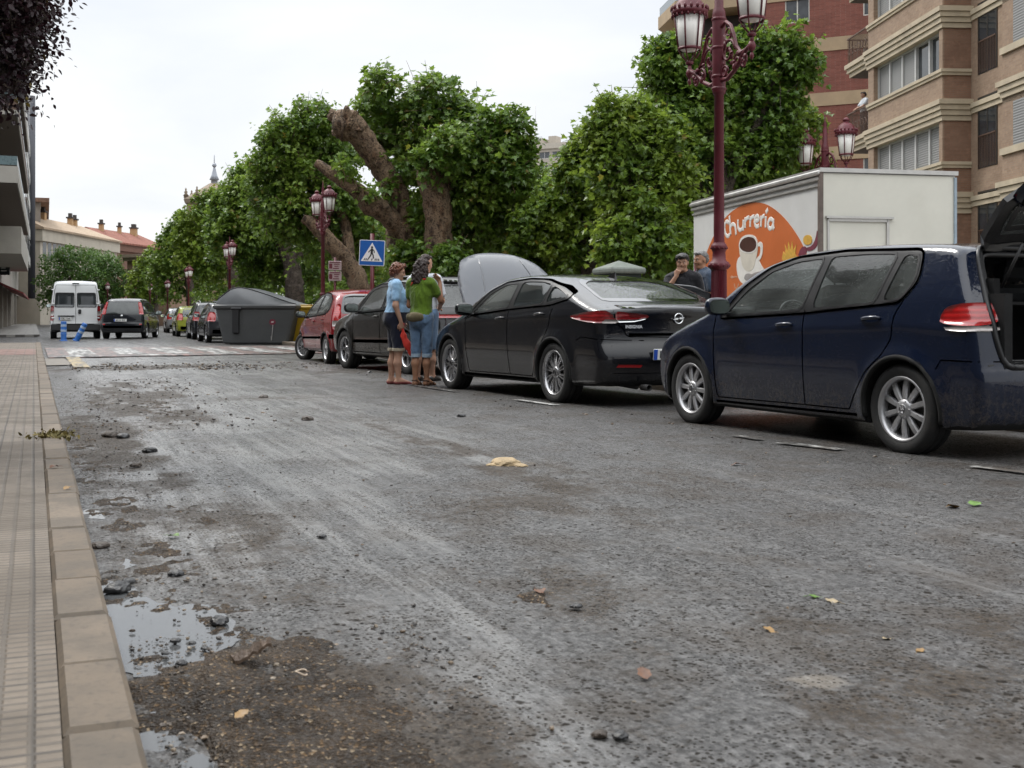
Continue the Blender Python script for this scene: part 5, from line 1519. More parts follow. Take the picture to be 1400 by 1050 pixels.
def red_block():
 """red brick block behind the trees, right"""
 Z=66.0
 o=at(1046,433,Z);o2=at(1200,433,Z-2.6)
 dv=(o2-o);L=12.0
 d=Vector((dv.x,dv.y)).normalized();d=(d.x,d.y);n=(d[1],-d[0])
 red=brick_mat('red_brick',(.155,.045,.031),(.225,.072,.050),(.20,.11,.085),.26,.07)
 band=pbr('tan_band',(.36,.265,.165),.8,var=.12,nscale=1.2,dirt=.3,dirtcol=(.25,.17,.10))
 wh=pbr('white_shutter',(.62,.60,.55),.55,var=.05)
 gl=dark_glass('flat_glass',(.03,.032,.035),.05)
 root,H=plain_building('apartment_block','red brick apartment block with tan floor bands and white shutters',(o.x,o.y),d,n,L,12,8,2.98,-1.72+2.98,red,band,gl,(1.35,1.35,1.0),4.2,frame=wh,shut=wh,first=1.1,band_h=.72)
 z=(0,0)
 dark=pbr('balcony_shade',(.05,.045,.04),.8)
 grey=pbr('balcony_glass',(.22,.25,.27),.2,var=.1)
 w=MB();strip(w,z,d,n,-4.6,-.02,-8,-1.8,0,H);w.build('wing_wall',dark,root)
 for k in range(9):
  zz=-1.72+2.98*(k+1)
  b=MB()
  p=[xy(-.01,.05,z,d,n),xy(-5.2,.05,z,d,n),xy(-7.3,-3.2,z,d,n),xy(-7.3,-8,z,d,n),xy(-.01,-8,z,d,n)]
  a=sum(p[i-1][0]*p[i][1]-p[i][0]*p[i-1][1]for i in range(5))
  b.prism(p if a>0 else p[::-1],zz-.72,zz)
  bo=b.build('balcony',band,root)
  q=MB()
  p=[xy(-.03,.0,z,d,n),xy(-5.15,.0,z,d,n),xy(-7.2,-3.2,z,d,n),xy(-7.2,-3.3,z,d,n),xy(-5.1,-.06,z,d,n),xy(-.03,-.06,z,d,n)]
  a=sum(p[i-1][0]*p[i][1]-p[i][0]*p[i-1][1]for i in range(6))
  q.prism(p if a>0 else p[::-1],zz,zz+.55);q.build('parapet',grey,bo)
  g=MB();
  for u in(-4.2,-2.2):strip(g,z,d,n,u,u+1.3,-1.8,-1.75,zz+.02,zz+2.1)
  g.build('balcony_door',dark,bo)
def far_flats():
 """pale block of flats seen between the crowns"""
 Z=200.0;o=at(700,433,Z);o2=at(800,433,Z-6)
 d=Vector((o2.x-o.x,o2.y-o.y)).normalized();d=(d.x,d.y);n=(d[1],-d[0])
 wall=pbr('flats_wall',(.40,.36,.31),.8,var=.08);band=pbr('flats_band',(.45,.41,.35),.8,var=.06)
 gl=dark_glass('flats_glass',(.05,.055,.06),.06)
 fr=pbr('flats_frame',(.5,.5,.49),.5)
 top=CH+(HY-207)*Z/F
 fl=6;fh=18*Z/F
 root,H=plain_building('block_of_flats','distant pale block of flats with rows of dark windows between the trees',(o.x,o.y),d,n,14.0,12,fl,fh,top-fl*fh,wall,band,gl,(1.9,1.15,.65),2.35,frame=fr,band_h=.5,first=.4)
 b=MB();strip(b,(0,0),d,n,-.4,14.4,-12.2,.4,H,H+.9);b.build('roof_slab',band,root)
 b=MB();strip(b,(0,0),d,n,1.5,4.8,-6,-2,H+.9,H+2.2);strip(b,(0,0),d,n,5.4,6.8,-5,-3,H+.9,H+2.6);b.build('roof_house',wall,root)
 a=MB();a.tube([(*xy(3,-3,(0,0),d,n),H+2),(*xy(3,-3,(0,0),d,n),H+8)],.05,5);a.build('aerial',fr,root)
 m=MB();x,y=xy(13.2,-3,(0,0),d,n)
 for sx,sy in((-.5,-.5),(.5,-.5),(.5,.5),(-.5,.5)):m.tube([(x+sx,y+sy,H+.9),(x+sx,y+sy,H+7)],.06,4)
 for k in range(6):m.tube([(x-.5,y-.5,H+1+k),(x+.5,y-.5,H+2+k),(x+.5,y+.5,H+1+k),(x-.5,y+.5,H+2+k),(x-.5,y-.5,H+1+k)],.04,4)
 m.build('mast',fr,root)
def tile_roof_mat(name,c1,c2):
 t=NT(name);co=t.coord()
 w=t('TexWave',{'Vector':co,'Scale':2.2,'Distortion':.6,'Detail':2.0},bands_direction='X').outputs['Fac']
 n=t.noise(co,1.2,6,.7);n2=t.noise(co,5,3)
 c=t.mix(t.mapr(n2,.3,.7),c1,c2);c=t.mix(t.mapr(n,.45,.7,0,.5),c,tuple(x*.55 for x in c1));c=t.mix(t.mapr(w,.0,.5,.4,0),c,tuple(x*.5 for x in c1))
 return t.done(t.bsdf(color=c,rough=.85,nrm=t.bump(w,.5,.05)))
def pitched_house(name,label,pL,pR,Z0,Z1,y_eave,y_ridge,wallm,roofm,chim,depth=12.0,fascia=.9,extra=None):
 """house whose eaves run from pixel column pL to pR at depths Z0, Z1"""
 a=at(pL,433,Z0);b=at(pR,433,Z1)
 d=Vector((b.x-a.x,b.y-a.y));L=d.length;d.normalize();d=(d.x,d.y);n=(d[1],-d[0])
 ze=CH+(HY-y_eave)*(Z0+Z1)/2/F;zr=CH+(HY-y_ridge)*((Z0+Z1)/2+depth/2)/F
 root=thing(name,label,'building',(a.x,a.y,0))
 z=(0,0)
 w=MB();strip(w,z,d,n,0,L,-depth,0,0,ze-fascia);w.build('wall',wallm,root)
 f=MB();strip(f,z,d,n,-.2,L+.2,-depth,.35,ze-fascia,ze);f.build('fascia',wallm,root)
 r=MB()
 P=[(*xy(-.4,.6,z,d,n),ze),(*xy(L+.4,.6,z,d,n),ze),(*xy(L-depth*.35,-depth/2,z,d,n),zr),(*xy(.0,-depth/2,z,d,n),zr),(*xy(-.4,-depth-.6,z,d,n),ze),(*xy(L+.4,-depth-.6,z,d,n),ze)]
 P+=[(p[0],p[1],p[2]-.25)for p in P]
 r.add(P,[(0,1,2,3),(1,5,2),(5,4,3,2),(4,0,3),(6,7,1,0),(7,11,5,1),(11,10,4,5),(10,6,0,4),(9,8,7,6),(8,11,7),(8,9,10,11),(9,6,10)])
 ro=r.build('roof',roofm,root)
 for u,h,s in chim:
  c=MB();x,y=xy(L*u,-depth/2+.5,z,d,n)
  c.box((x,y,zr+h/2-.3),(s,s,h+.6),None,0);c.box((x,y,zr+h+.1),(s+.25,s+.25,.2),None,1);c.box((x,y,zr+h+.45),(s*.7,s*.7,.5),None,1)
  c.build('chimney',[pbr('chimney_render',(.42,.27,.14),.8),pbr('chimney_cap',(.06,.05,.045),.8)],ro)
 return root,d,n,L,ze
def background_left():
 wall=pbr('cream_wall',(.46,.42,.35),.8,var=.1,nscale=.8,dirt=.3,dirtcol=(.28,.24,.18))
 gl=dark_glass('far_glass',(.03,.033,.036),.06)
 tan=tile_roof_mat('tan_tiles',(.34,.25,.17),(.45,.35,.25));red=tile_roof_mat('red_tiles',(.21,.075,.05),(.28,.11,.075))
 root,d,n,L,ze=pitched_house('townhouse','cream townhouse with tan tiled roof and chimneys at the street end',55,160,138,164,321,304,wall,tan,[(.12,.8,.8),(.36,.6,.65),(.70,.6,.6),(.76,.5,.55)],8,1.6)
 for i in range(6):
  f=MB();strip(f,(0,0),d,n,.7+i*1.5,1.7+i*1.5,-.02,.02,ze-3.6,ze-1.7);f.build('window',gl,root)
 pitched_house('townhouse','terrace with red tiled roof and three small chimneys down the street',148,226,168,186,335,318,pbr('brown_wall',(.17,.09,.065),.85,var=.15),red,[(.2,.6,.6),(.5,.6,.5),(.75,.7,.9)],7,1.2)
 a=at(174,433,128);b=at(232,433,124);d=Vector((b.x-a.x,b.y-a.y));L=d.length;d.normalize();d=(d.x,d.y);n=(d[1],-d[0])
 root=thing('brick_building','plain brown brick building with a flat cornice beyond the round trees','building',(a.x,a.y,0))
 zt=CH+(HY-347)*126/F
 bm=brick_mat('church_brick',(.20,.125,.08),(.26,.165,.11),(.22,.17,.13),.3,.08);st=pbr('church_stone',(.24,.19,.14),.85,var=.2)
 w=MB();strip(w,(0,0),d,n,0,L,-8,0,0,zt-.7);w.build('wall',bm,root)
 w=MB();strip(w,(0,0),d,n,-.3,L+.3,-8.3,.35,zt-.7,zt-.35);strip(w,(0,0),d,n,-.5,L+.5,-8.5,.55,zt-.35,zt);w.build('cornice',st,root)
 w=MB();strip(w,(0,0),d,n,1.5,1.9,0,.15,0,zt-.7);w.build('pilaster',st,root)
 Z=150.0;c=at(293,433,Z)
 root=thing('church_tower','brick church tower with tiled pyramid roof and thin lead spire','building',(c.x,c.y,0))
 zz=lambda y:CH+(HY-y)*Z/F
 s=37*Z/F
 t=MB();t.lathe([(s,0),(s,zz(281))],8,None,0,False,2*pi,pi/8);t.build('wall',bm,root)
 t=MB();t.lathe([(s,zz(281)),(s*1.06,zz(279)),(s*1.10,zz(274)),(s*1.06,zz(271)),(s,zz(271))],8,None,0,False,2*pi,pi/8);t.build('cornice',st,root)
 t=MB();t.lathe([(s*1.0,zz(271)),(s*.18,zz(251)),(0.001,zz(251))],8,None,0,False,2*pi,pi/8);t.build('roof',tile_roof_mat('tower_tiles',(.23,.18,.13),(.28,.22,.16)),root)
 lead=pbr('lead',(.30,.32,.36),.5,var=.1)
 t=MB();r0=4.5*Z/F;t.lathe([(r0,zz(252)),(r0,zz(246)),(r0*1.5,zz(246)),(r0*.9,zz(240)),(r0*.35,zz(230)),(.02,zz(224))],8);t.tube([(0,0,zz(225)),(0,0,zz(212))],.06,5);t.ball((0,0,zz(226)),.3,8);t.build('spire',lead,root)
 for k in range(8):
  a=2*pi*k/8+pi/8
  t=MB();x,y=s*1.02*cos(a),s*1.02*sin(a)
  t.lathe([(.28,zz(272)),(.28,zz(269)),(.38,zz(269)),(.15,zz(266)),(.24,zz(264)),(.08,zz(262)),(.13,zz(260.5)),(.01,zz(258))],8,Matrix.Translation((x,y,0)))
  t.build('pinnacle',st,root)
def left_block():
 """white balconied flats along the left pavement, beyond the side street"""
 th=R(21.52);d=(-sin(th),cos(th));n=(cos(th),sin(th))
 def P(u,v):return(d[0]*u+n[0]*v,d[1]*u+n[1]*v)
 wall=pbr('white_render',(.34,.32,.285),.8,var=.12,nscale=.7,dirt=.4,dirtcol=(.26,.22,.17))
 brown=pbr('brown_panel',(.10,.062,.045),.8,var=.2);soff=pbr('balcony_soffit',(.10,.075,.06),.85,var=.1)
 gl=dark_glass('left_glass',(.03,.036,.04),.05);fr=pbr('left_frame',(.5,.5,.48),.5)
 shop=pbr('shop_front',(.20,.14,.10),.7,var=.3,nscale=2);redm=pbr('red_awning',(.18,.03,.03),.7)
 o=P(58,-2.9)
 root=thing('apartment_block','white balconied apartment block with drain pipe along the left pavement','building',(o[0],o[1],0))
 z=(0,0)
 L=92
 w=MB();strip(w,z,d,n,0,L,-10,0,3.3,22);w.build('wall',wall,root)
 w=MB();strip(w,z,d,n,.2,L,-10,-.45,0,3.3);w.build('shop_front',shop,root)
 for k in range(8):
  p=MB();u=3+k*11;strip(p,z,d,n,u,u+.8,-.44,0,0,3.3);p.build('pillar',wall,root)
  p=MB();strip(p,z,d,n,u+1.5,u+4.5,-.44,-.40,.15,2.8);p.build('shop_window',gl if k%2 else brown,root)
 a=MB();
 P4=[(*xy(30,0,z,d,n),3.2),(*xy(62,0,z,d,n),3.2),(*xy(62,1.5,z,d,n),2.5),(*xy(30,1.5,z,d,n),2.5)]
 P4+=[(p[0],p[1],p[2]+.12)for p in P4]
 a.add(P4,[(3,2,1,0),(4,5,6,7),(0,1,5,4),(1,2,6,5),(2,3,7,6),(3,0,4,7)]);a.build('awning',redm,root)
 for k,zf in enumerate((6.95,10.0,13.05,16.1,19.1)):
  b=MB();strip(b,z,d,n,-.5,36,.001,1.75,zf,zf+.22);bo=b.build('balcony',wall,root)
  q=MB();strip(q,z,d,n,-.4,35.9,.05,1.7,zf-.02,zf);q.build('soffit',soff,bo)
  q=MB();strip(q,z,d,n,-.5,36,1.66,1.76,zf+.22,zf+.75);strip(q,z,d,n,-.5,-.4,.01,1.66,zf+.22,zf+.75);strip(q,z,d,n,35.9,36,.01,1.66,zf+.22,zf+.75);q.build('parapet',wall if k!=1 else brown,bo)
  q=MB();strip(q,z,d,n,-.5,36,1.69,1.73,zf+.8,zf+1.2);strip(q,z,d,n,-.5,-.45,.01,1.69,zf+.8,zf+1.2);q.build('railing',pbr('rail_panel',(.10,.15,.16),.3),bo)
  for u in(2,8,14,20,26,32):
   q=MB();strip(q,z,d,n,u,u+1.8,-.05,.02,zf+.25,zf+2.35);q.build('window',gl,root)
  for u0 in(38,50,62,74):
   q=MB();strip(q,z,d,n,u0,u0+9,.001,1.35,zf-.6,zf+1.9);go=q.build('glazed_gallery',fr,root)
   q=MB();strip(q,z,d,n,u0+.15,u0+8.85,1.35,1.37,zf+.4,zf+1.7);strip(q,z,d,n,u0-.02,u0,.1,1.25,zf+.4,zf+1.7);q.build('window_pane',gl,go)
 b=MB();strip(b,z,d,n,8,34,.001,1.75,4.2,5.6);b.build('oriel',wall,root)
 p=MB();p.tube([(*xy(87,1.45,z,d,n),3.0),(*xy(87,1.45,z,d,n),26)],.42,8);p.build('drain_pipe',pbr('pipe',(.045,.048,.06),.5),root)
 o2=P(152,-.55)
 r2,H=plain_building('apartment_block','narrow grey stone house past the white block, roof tiles overhanging',o2,d,n,40,10,4,3.0,2.6,pbr('grey_stone',(.30,.27,.24),.85,var=.2,nscale=.5),wall,gl,(1.3,1.5,.7),3.2,frame=fr,band_h=.25)
 e=MB();strip(e,z,d,n,-.6,40,-10,1.0,H,H+.5);e.build('roof',tile_roof_mat('brown_tiles',(.20,.11,.075),(.26,.16,.11)),r2)
 o3=sp2(-34,-5.6)
 r3,H=plain_building('apartment_block','brown brick block on the near left pavement beside the viewer',o3,SU,SN,75,10,3,3.0,3.6,pbr('near_brick',(.065,.060,.056),.85,var=.2),pbr('near_band',(.15,.14,.13),.8),gl,(1.6,1.5,.8),3.6,frame=fr,band_h=.4)
# ---------------------------------------------------------------- street furniture
def lamp_posts():
 mar=pbr('maroon_iron',(.100,.008,.016),.5,var=.2,nscale=6,bump=.12,bscale=30)
 milk=pbr('milk_glass',(.76,.74,.69),.3,var=.05,coat=.5)
 root=thing('street_lamp','tall maroon cast iron lamp standing in front of the churros trailer','street lamp',(0,0,0),0,'maroon lamp posts along the promenade')
 b=MB()
 b.lathe([(.24,0),(.24,.12),(.20,.16),(.17,.30),(.125,.34),(.105,.36)],16)
 n=24;prof=[]
 for zz in(.36,.5,1.0,1.42):
  prof.append(zz)
 vs=[];fs=[]
 for i,zz in enumerate(prof):
  for k in range(n*2):
   a=pi*k/n;r=.104-(.012 if k%2 else 0)-.01*i/3
   vs.append((r*cos(a),r*sin(a),zz))
 for i in range(len(prof)-1):
  for k in range(n*2):
   j=(k+1)%(n*2);fs.append((i*2*n+k,i*2*n+j,(i+1)*2*n+j,(i+1)*2*n+k))
 b.add(vs,fs)
 b.lathe([(.094,1.40),(.125,1.43),(.132,1.46),(.125,1.49),(.085,1.52),(.078,1.62),(.095,1.66),(.105,1.68),(.092,1.71),(.072,1.735),(.072,1.745)],20)
 for k in range(12):
  a=2*pi*k/12;b.ball((.118*cos(a),.118*sin(a),1.455),(.022,.022,.026),6);b.ball((.092*cos(a),.092*sin(a),1.67),.017,6)
 b.build('pedestal',mar,root)
 s=MB();s.lathe([(.066,1.74),(.058,3.55),(.075,3.56),(.082,3.60),(.082,4.52),(.074,4.58),(.055,4.62),(.052,4.95),(.03,5.0),(.045,5.05),(.02,5.12),(.008,5.30),(.001,5.31)],16)
 for zz in(3.6,3.75,4.1,4.45):s.lathe([(.083,zz),(.096,zz+.02),(.083,zz+.04)],16)
 s.build('shaft',mar,root)
 for sg in(1,-1):
  ar=MB()
  def sc(pts,r):ar.tube([(sg*x,0,zz)for x,zz in pts],r,6)
  th=np.linspace(0,1,12)
  sc([(.06,3.72),(.22,3.70),(.42,3.78),(.60,3.92),(.75,3.98),(.81,4.02),(.81,4.12)],.028)
  sc([(.06,4.36),(.18,4.40),(.30,4.33),(.38,4.20),(.44,4.05),(.55,3.95),(.70,3.96)],.024)
  for(cx,cz,r0,t0,t1,w)in((.24,4.02,.17,0,4.6*pi/2,.017),(.24,4.25,.10,pi,3.6*pi,.014),(.46,3.86,.11,0,3.4*pi,.015),(.15,3.80,.08,0,3*pi,.014),(.62,3.82,.07,0,3*pi,.013)):
   sc([(cx+r0*(1-.75*u)*cos(t0+(t1-t0)*u),cz+r0*(1-.75*u)*sin(t0+(t1-t0)*u))for u in np.linspace(0,1,22)],w)
  rr=random.Random(5)
  for k in range(26):
   x=rr.uniform(.08,.68);zz=3.74+.55*(1-x/.75)*rr.random()+.14*x
   ar.ball((sg*x,rr.uniform(-.03,.03),zz),(rr.uniform(.02,.05),.018,rr.uniform(.02,.045)),6)
  ar.ball((sg*.81,0,3.97),(.05,.05,.07),8);ar.ball((sg*.81,0,3.86),(.025,.025,.05),6)
  ao=ar.build('arm',mar,root)
  T=Matrix.Translation((sg*.81,0,0))
  la=MB()
  la.lathe([(.04,4.08),(.055,4.11),(.03,4.14)],12,T)
  for k in range(6):
   a=2*pi*k/6+.26
   la.tube([(sg*.81+.035*cos(a),.035*sin(a),4.12),(sg*.81+.11*cos(a),.11*sin(a),4.20),(sg*.81+.142*cos(a),.142*sin(a),4.28)],.009,5)
   la.tube([(sg*.81+.146*cos(a),.146*sin(a),4.28),(sg*.81+.196*cos(a),.196*sin(a),4.72)],.010,5)
  la.lathe([(.135,4.265),(.152,4.27),(.152,4.30),(.138,4.30)],24,T)
  la.lathe([(.19,4.70),(.215,4.71),(.235,4.74),(.235,4.775),(.205,4.795),(.195,4.81),(.18,4.86),(.145,4.91),(.095,4.95),(.06,4.965),(.055,4.99),(.072,5.005),(.08,5.03),(.05,5.055),(.02,5.075),(.001,5.08)],24,T)
  for k in range(18):
   a=2*pi*k/18;la.ball((sg*.81+.232*cos(a),.232*sin(a),4.80),(.022,.022,.038),5)
   a+=.17;la.ball((sg*.81+.225*cos(a),.225*sin(a),4.70),(.015,.015,.025),5)
  lo=la.build('lantern',mar,root)
  g=MB();g.lathe([(.001,4.262),(.05,4.25),(.10,4.26),(.138,4.285),(.187,4.715),(.1,4.73),(.001,4.735)],18,T);g.build('lantern_glass',milk,lo)
 spots=[(983,14.5,1.0,'tall maroon cast iron lamp standing in front of the churros trailer'),(1128,26.0,1.0,'maroon twin lantern lamp rising behind the churros trailer roof'),
(441.5,32.5,.86,'maroon twin lantern lamp behind the red car beside the brown signs'),(314,44,.72,'maroon lamp rising behind the grey container'),(258,59,.66,'maroon lamp under the trees, second beyond the grey container'),
(229,78,.64,'small far maroon lamp, third beyond the grey container'),(205,100,.72,'tiny maroon lamp just right of the people carrier roof'),(184,112,.72,'tiny maroon lamp above the people carrier'),
(147,112,.80,'far maroon lamp in the gap between van and people carrier'),(819,33,.47,'maroon lamp half buried in foliage beside the kiosk roof')]
 for i,(px,Z,s,lab)in enumerate(spots):
  o=root if i==0 else copy_tree(root)
  p=at(px,433,Z)
  o.location=(p.x,p.y,.12);o['label']=lab
  o.rotation_euler=(0,0,atan2(-1.54,.49)if i<2 else R(113))
  o.scale=(s,s,s)
def signs():
 mar=pbr('maroon_post',(.10,.012,.018),.45,var=.15)
 blue=pbr('sign_blue',(.010,.095,.36),.4,var=.06);white=pbr('sign_white',(.74,.74,.73),.4,var=.04);black=pbr('sign_black',(.012,.012,.012),.5)
 p=at(508.5,433,26.6)
 root=thing('crossing_sign','blue square pedestrian crossing sign with walking figure on maroon post','road sign',(p.x,p.y,0.05),R(-3));root.scale=(.93,)*3
 m=MB();m.tube([(0,.05,0),(0,.05,2.98)],.05,10);m.build('post',mar,root)
 T=Matrix.Translation((-.0,0,2.51))@Matrix.Rotation(R(2.5),4,'Y')@Matrix.Rotation(R(90),4,'X')
 b=MB();b.prism([tuple(q)for q in rpoly([(-.31,-.31),(.31,-.31),(.31,.31),(-.31,.31)],.03)],-.02,.0,T,1);b.prism([tuple(q)for q in rpoly([(-.295,-.295),(.295,-.295),(.295,.295),(-.295,.295)],.025)],.0,.004,T,0)
 bo=b.build('sign_board',[blue,white],root)
 t=MB();t.prism([(-.265,-.205),(.265,-.205),(0,.25)],.004,.008,T,0)
 t.build('triangle',white,bo)
 f=MB()
 def limb(pts,w):
  for a,c in zip(pts,pts[1:]):
   a=np.array(a);c=np.array(c);dd=(c-a)/np.linalg.norm(c-a);nn=np.array((-dd[1],dd[0]))*w/2
   f.prism([tuple(a-nn),tuple(c-nn),tuple(c+nn),tuple(a+nn)],.008,.011+.0005*(len(f.v)%5),T)
 f.prism([(.0+.027*cos(a),.135+.027*sin(a))for a in np.linspace(0,2*pi,13)[:-1]],.008,.012,T)
 limb([(0,.105),(-.004,-.01)],.055);limb([(-.01,.09),(-.055,.045),(-.085,.01)],.02);limb([(.01,.09),(.055,.05),(.06,.0)],.02)
 limb([(-.008,.0),(-.03,-.07),(-.075,-.135)],.028);limb([(.005,.0),(.035,-.06),(.045,-.135)],.028)
 for x in(-.19,-.145,-.10,.0,.085,.13,.175):f.prism([(x-.012,-.185),(x+.014,-.185),(x+.024-.1*x,-.135),(x+.0-.1*x,-.135)],.008,.0095,T)
 f.build('pictogram',black,bo)
 p=at(458,433,33.9)
 root=thing('direction_sign','two small maroon and white direction panels stacked on a post','road sign',(p.x,p.y,0.1),R(8))
 m=MB();m.tube([(0,.05,0),(0,.05,2.55)],.035,8);m.build('post',mar,root)
 mk=pbr('panel_maroon',(.16,.03,.045),.5);pw=pbr('panel_pink',(.46,.36,.36),.5)
 for z in(2.31,2.01):
  b=MB();b.box((0,0,z),(.37,.03,.27),None,0,.01);bo=b.build('sign_panel',pw,root)
  k=MB();k.box((0,-.017,z+.10),(.30,.004,.03));k.box((-.12,-.017,z-.01),(.09,.004,.14));
  for i,w in enumerate((.16,.12,.17)):k.box((.05-.01*i,-.017,z+.045-.06*i),(w,.004,.026))
  k.build('panel_marks',mk,bo)
 x,y=gr(4,463)
 th=R(21.52)
 p=at(2,364,78)
 root=thing('hanging_sign','black projecting shop sign with white lettering on the white block','shop sign',(p.x,p.y,p.z))
 b=MB();b.box((0,0,0),(1.1,.12,1.15),None,0,.05);bo=b.build('sign_board',black,root)
 r=MB();r.box((0,-.065,0),(1.0,.01,1.05));r.build('sign_face',pbr('sign_dark',(.02,.025,.03),.5),bo)
 l=MB()
 l.tube([(.05+.0*a,-.08,.0)for a in(0,1)],.01,4)
 l.prism([(-.35+.22*cos(a),.0+.36*sin(a))for a in np.linspace(0,2*pi,20)[:-1]],.07,.085,Matrix.Rotation(R(90),4,'X'))
 for i,z in enumerate((.28,.10,-.12,-.3)):l.box((.15+.04*(i%2),-.078,z),(.30+.08*(i%2),.01,.07))
 l.build('sign_marks',white,bo)
def containers():
 grey=pbr('grey_plastic',(.075,.078,.080),.5,var=.12,nscale=2.5,bump=.05,dirt=.2,dirtcol=(.12,.11,.095));lid=pbr('lid_plastic',(.105,.112,.12),.38,var=.1,nscale=3,coat=.3)
 dark=pbr('recess_plastic',(.022,.022,.024),.6);yel=pbr('yellow_plastic',(.46,.29,.012),.5,var=.1,dirt=.2,dirtcol=(.25,.16,.03))
 p=at(341,433,39.8)
 root=thing('waste_container','big grey domed waste container pushed out of line, sticker on its side','waste container',(p.x+.08,p.y,0),R(-9));root.scale=(1.13,1,1);root.location.x+=.10
 W0,W1=1.0,1.27;D=1.5
 b=MB();
 prof=[(-W0,.03),(W0,.03),(W1-.02,1.22),(-W1+.02,1.22)]
 n=4
 ring=lambda y,s:[(x*s,y,z)for x,z in prof]
 vs=ring(0,1)+ring(D,1)
 b.add(vs,[(0,1,2,3),(7,6,5,4),(0,4,5,1),(1,5,6,2),(2,6,7,3),(3,7,4,0)])
 b.build('body',grey,root,bevel=.06)
 r=MB();r.box((0,D/2,1.285),(2*W1+.06,D+.12,.17),None,0,.05);r.build('rim',grey,root)
 l=MB();pf=[(-W1+.02,1.36),(-W1+.04,1.50),(-.98,1.70),(-.80,1.86),(-.62,1.93),(-.40,1.93),(-.1,1.85),(.45,1.66),(.95,1.46),(W1-.02,1.37)]
 pf=chaikin(pf,2,False);k=len(pf)
 vs=[];
 for y,s in((.03,.96),(.10,1.0),(D-.10,1.0),(D-.03,.96)):
  vs+=[(x*s,y,1.36+(z-1.36)*s)for x,z in pf]
 fs=[]
 for i in range(3):
  for j in range(k-1):fs.append((i*k+j,i*k+j+1,(i+1)*k+j+1,(i+1)*k+j))
 fs+=[tuple(range(k-1,-1,-1)),tuple(range(3*k,4*k))]
 l.add(vs,fs,None,0,True);lo=l.build('lid',lid,root)
 e=MB();e.tube([(x*1.005,.06,1.36+(z-1.36)*1.0+.005)for x,z in pf[6:]],.02,6);e.build('lid_edge',dark,lo)
 s=MB();s.box((-.58,-.03,.80),(.20,.10,.86),None,0,.09);s.box((-.56,-.05,1.22),(.34,.10,.10),None,0,.04);s.build('lift_slot',dark,root)
 h=MB();h.tube([(-W1+.02,.3,1.42),(-W1-.14,.3,1.47),(-W1-.14,.7,1.47),(-W1+.02,.7,1.42)],.022,6);h.build('lid_handle',grey,root)
 st=MB();rt=Matrix.Rotation(R(90),4,'X');pr=[(.55+.10*cos(a),.77+.10*sin(a))for a in np.linspace(0,2*pi,21)[:-1]]
 st.prism(pr,-.004,.008,rt,0);st.prism([(.51,.75),(.585,.75),(.60,.80),(.52,.80)],.008,.011,rt,1);st.prism([(.555,.68),(.575,.68),(.53,.18),(.52,.18)],.002,.008,rt,1);st.prism([(.50,.30),(.51,.30),(.52,.15),(.51,.15)],.002,.007,rt,1)
 st.build('sticker',[pbr('sticker_red',(.20,.025,.05),.5),pbr('sticker_white',(.55,.52,.5),.5)],root)
 for x in(.75,-.75):
  for y in(.3,D-.3):MB().box((x,y,.03),(.2,.2,.06)).build('foot',dark,root)
 p=at(406,433,40.0)
 root=thing('waste_container','yellow recycling container behind the grey one and red car','waste container',(p.x,p.y+.6,0),R(-12))
 b=MB();vs=[]
 for y in(-.55,.55):vs+=[(-.60,y*.8,.03),(.42,y*.8,.03),(.62,y,1.22),(-.62,y,1.22)]
 b.add(vs,[(0,1,2,3),(7,6,5,4),(0,4,5,1),(1,5,6,2),(2,6,7,3),(3,7,4,0)]);b.build('body',yel,root,bevel=.04)
 r=MB();r.box((0,0,1.26),(1.32,1.2,.10),None,0,.03);r.box((0,0,1.33),(1.24,1.1,.06),None,0,.02);r.build('lid',yel,root)
 t=MB()
 for x in(-.55,.55):t.tube([(x,-.62,1.1),(x+.08*(1 if x>0 else-1),-.62,1.1)],.03,8)
 t.build('trunnion',yel,root)
def bollards():
 blue=pbr('blue_rubber',(.008,.10,.36),.45,var=.12,nscale=10,dirt=.25,dirtcol=(.05,.07,.1));wt=pbr('reflector_white',(.35,.45,.6),.4)
 for i,(px,tilt,lab)in enumerate(((87,0.0,'upright blue flexible post behind the white van'),(104,27,'bent blue flexible post leaning over behind the white van'))):
  x,z=gr(px,466.5)
  root=thing('flexible_post',lab,'bollard',(x,z,0),0,'blue flexible posts')
  T=Matrix.Rotation(R(tilt),4,'Y')
  m=MB();m.lathe([(.15,0),(.15,.03),(.11,.05),(.105,.06),(.105,.74),(.09,.77),(.0,.775)],16,T)
  m.lathe([(.112,.25),(.112,.29),(.105,.29)],16,T);m.build('post',blue,root)
  b=MB()
  for zz in(.36,.56):b.lathe([(.107,zz),(.109,zz+.01),(.109,zz+.08),(.107,zz+.09)],16,T)
  b.build('reflector_band',wt,root)
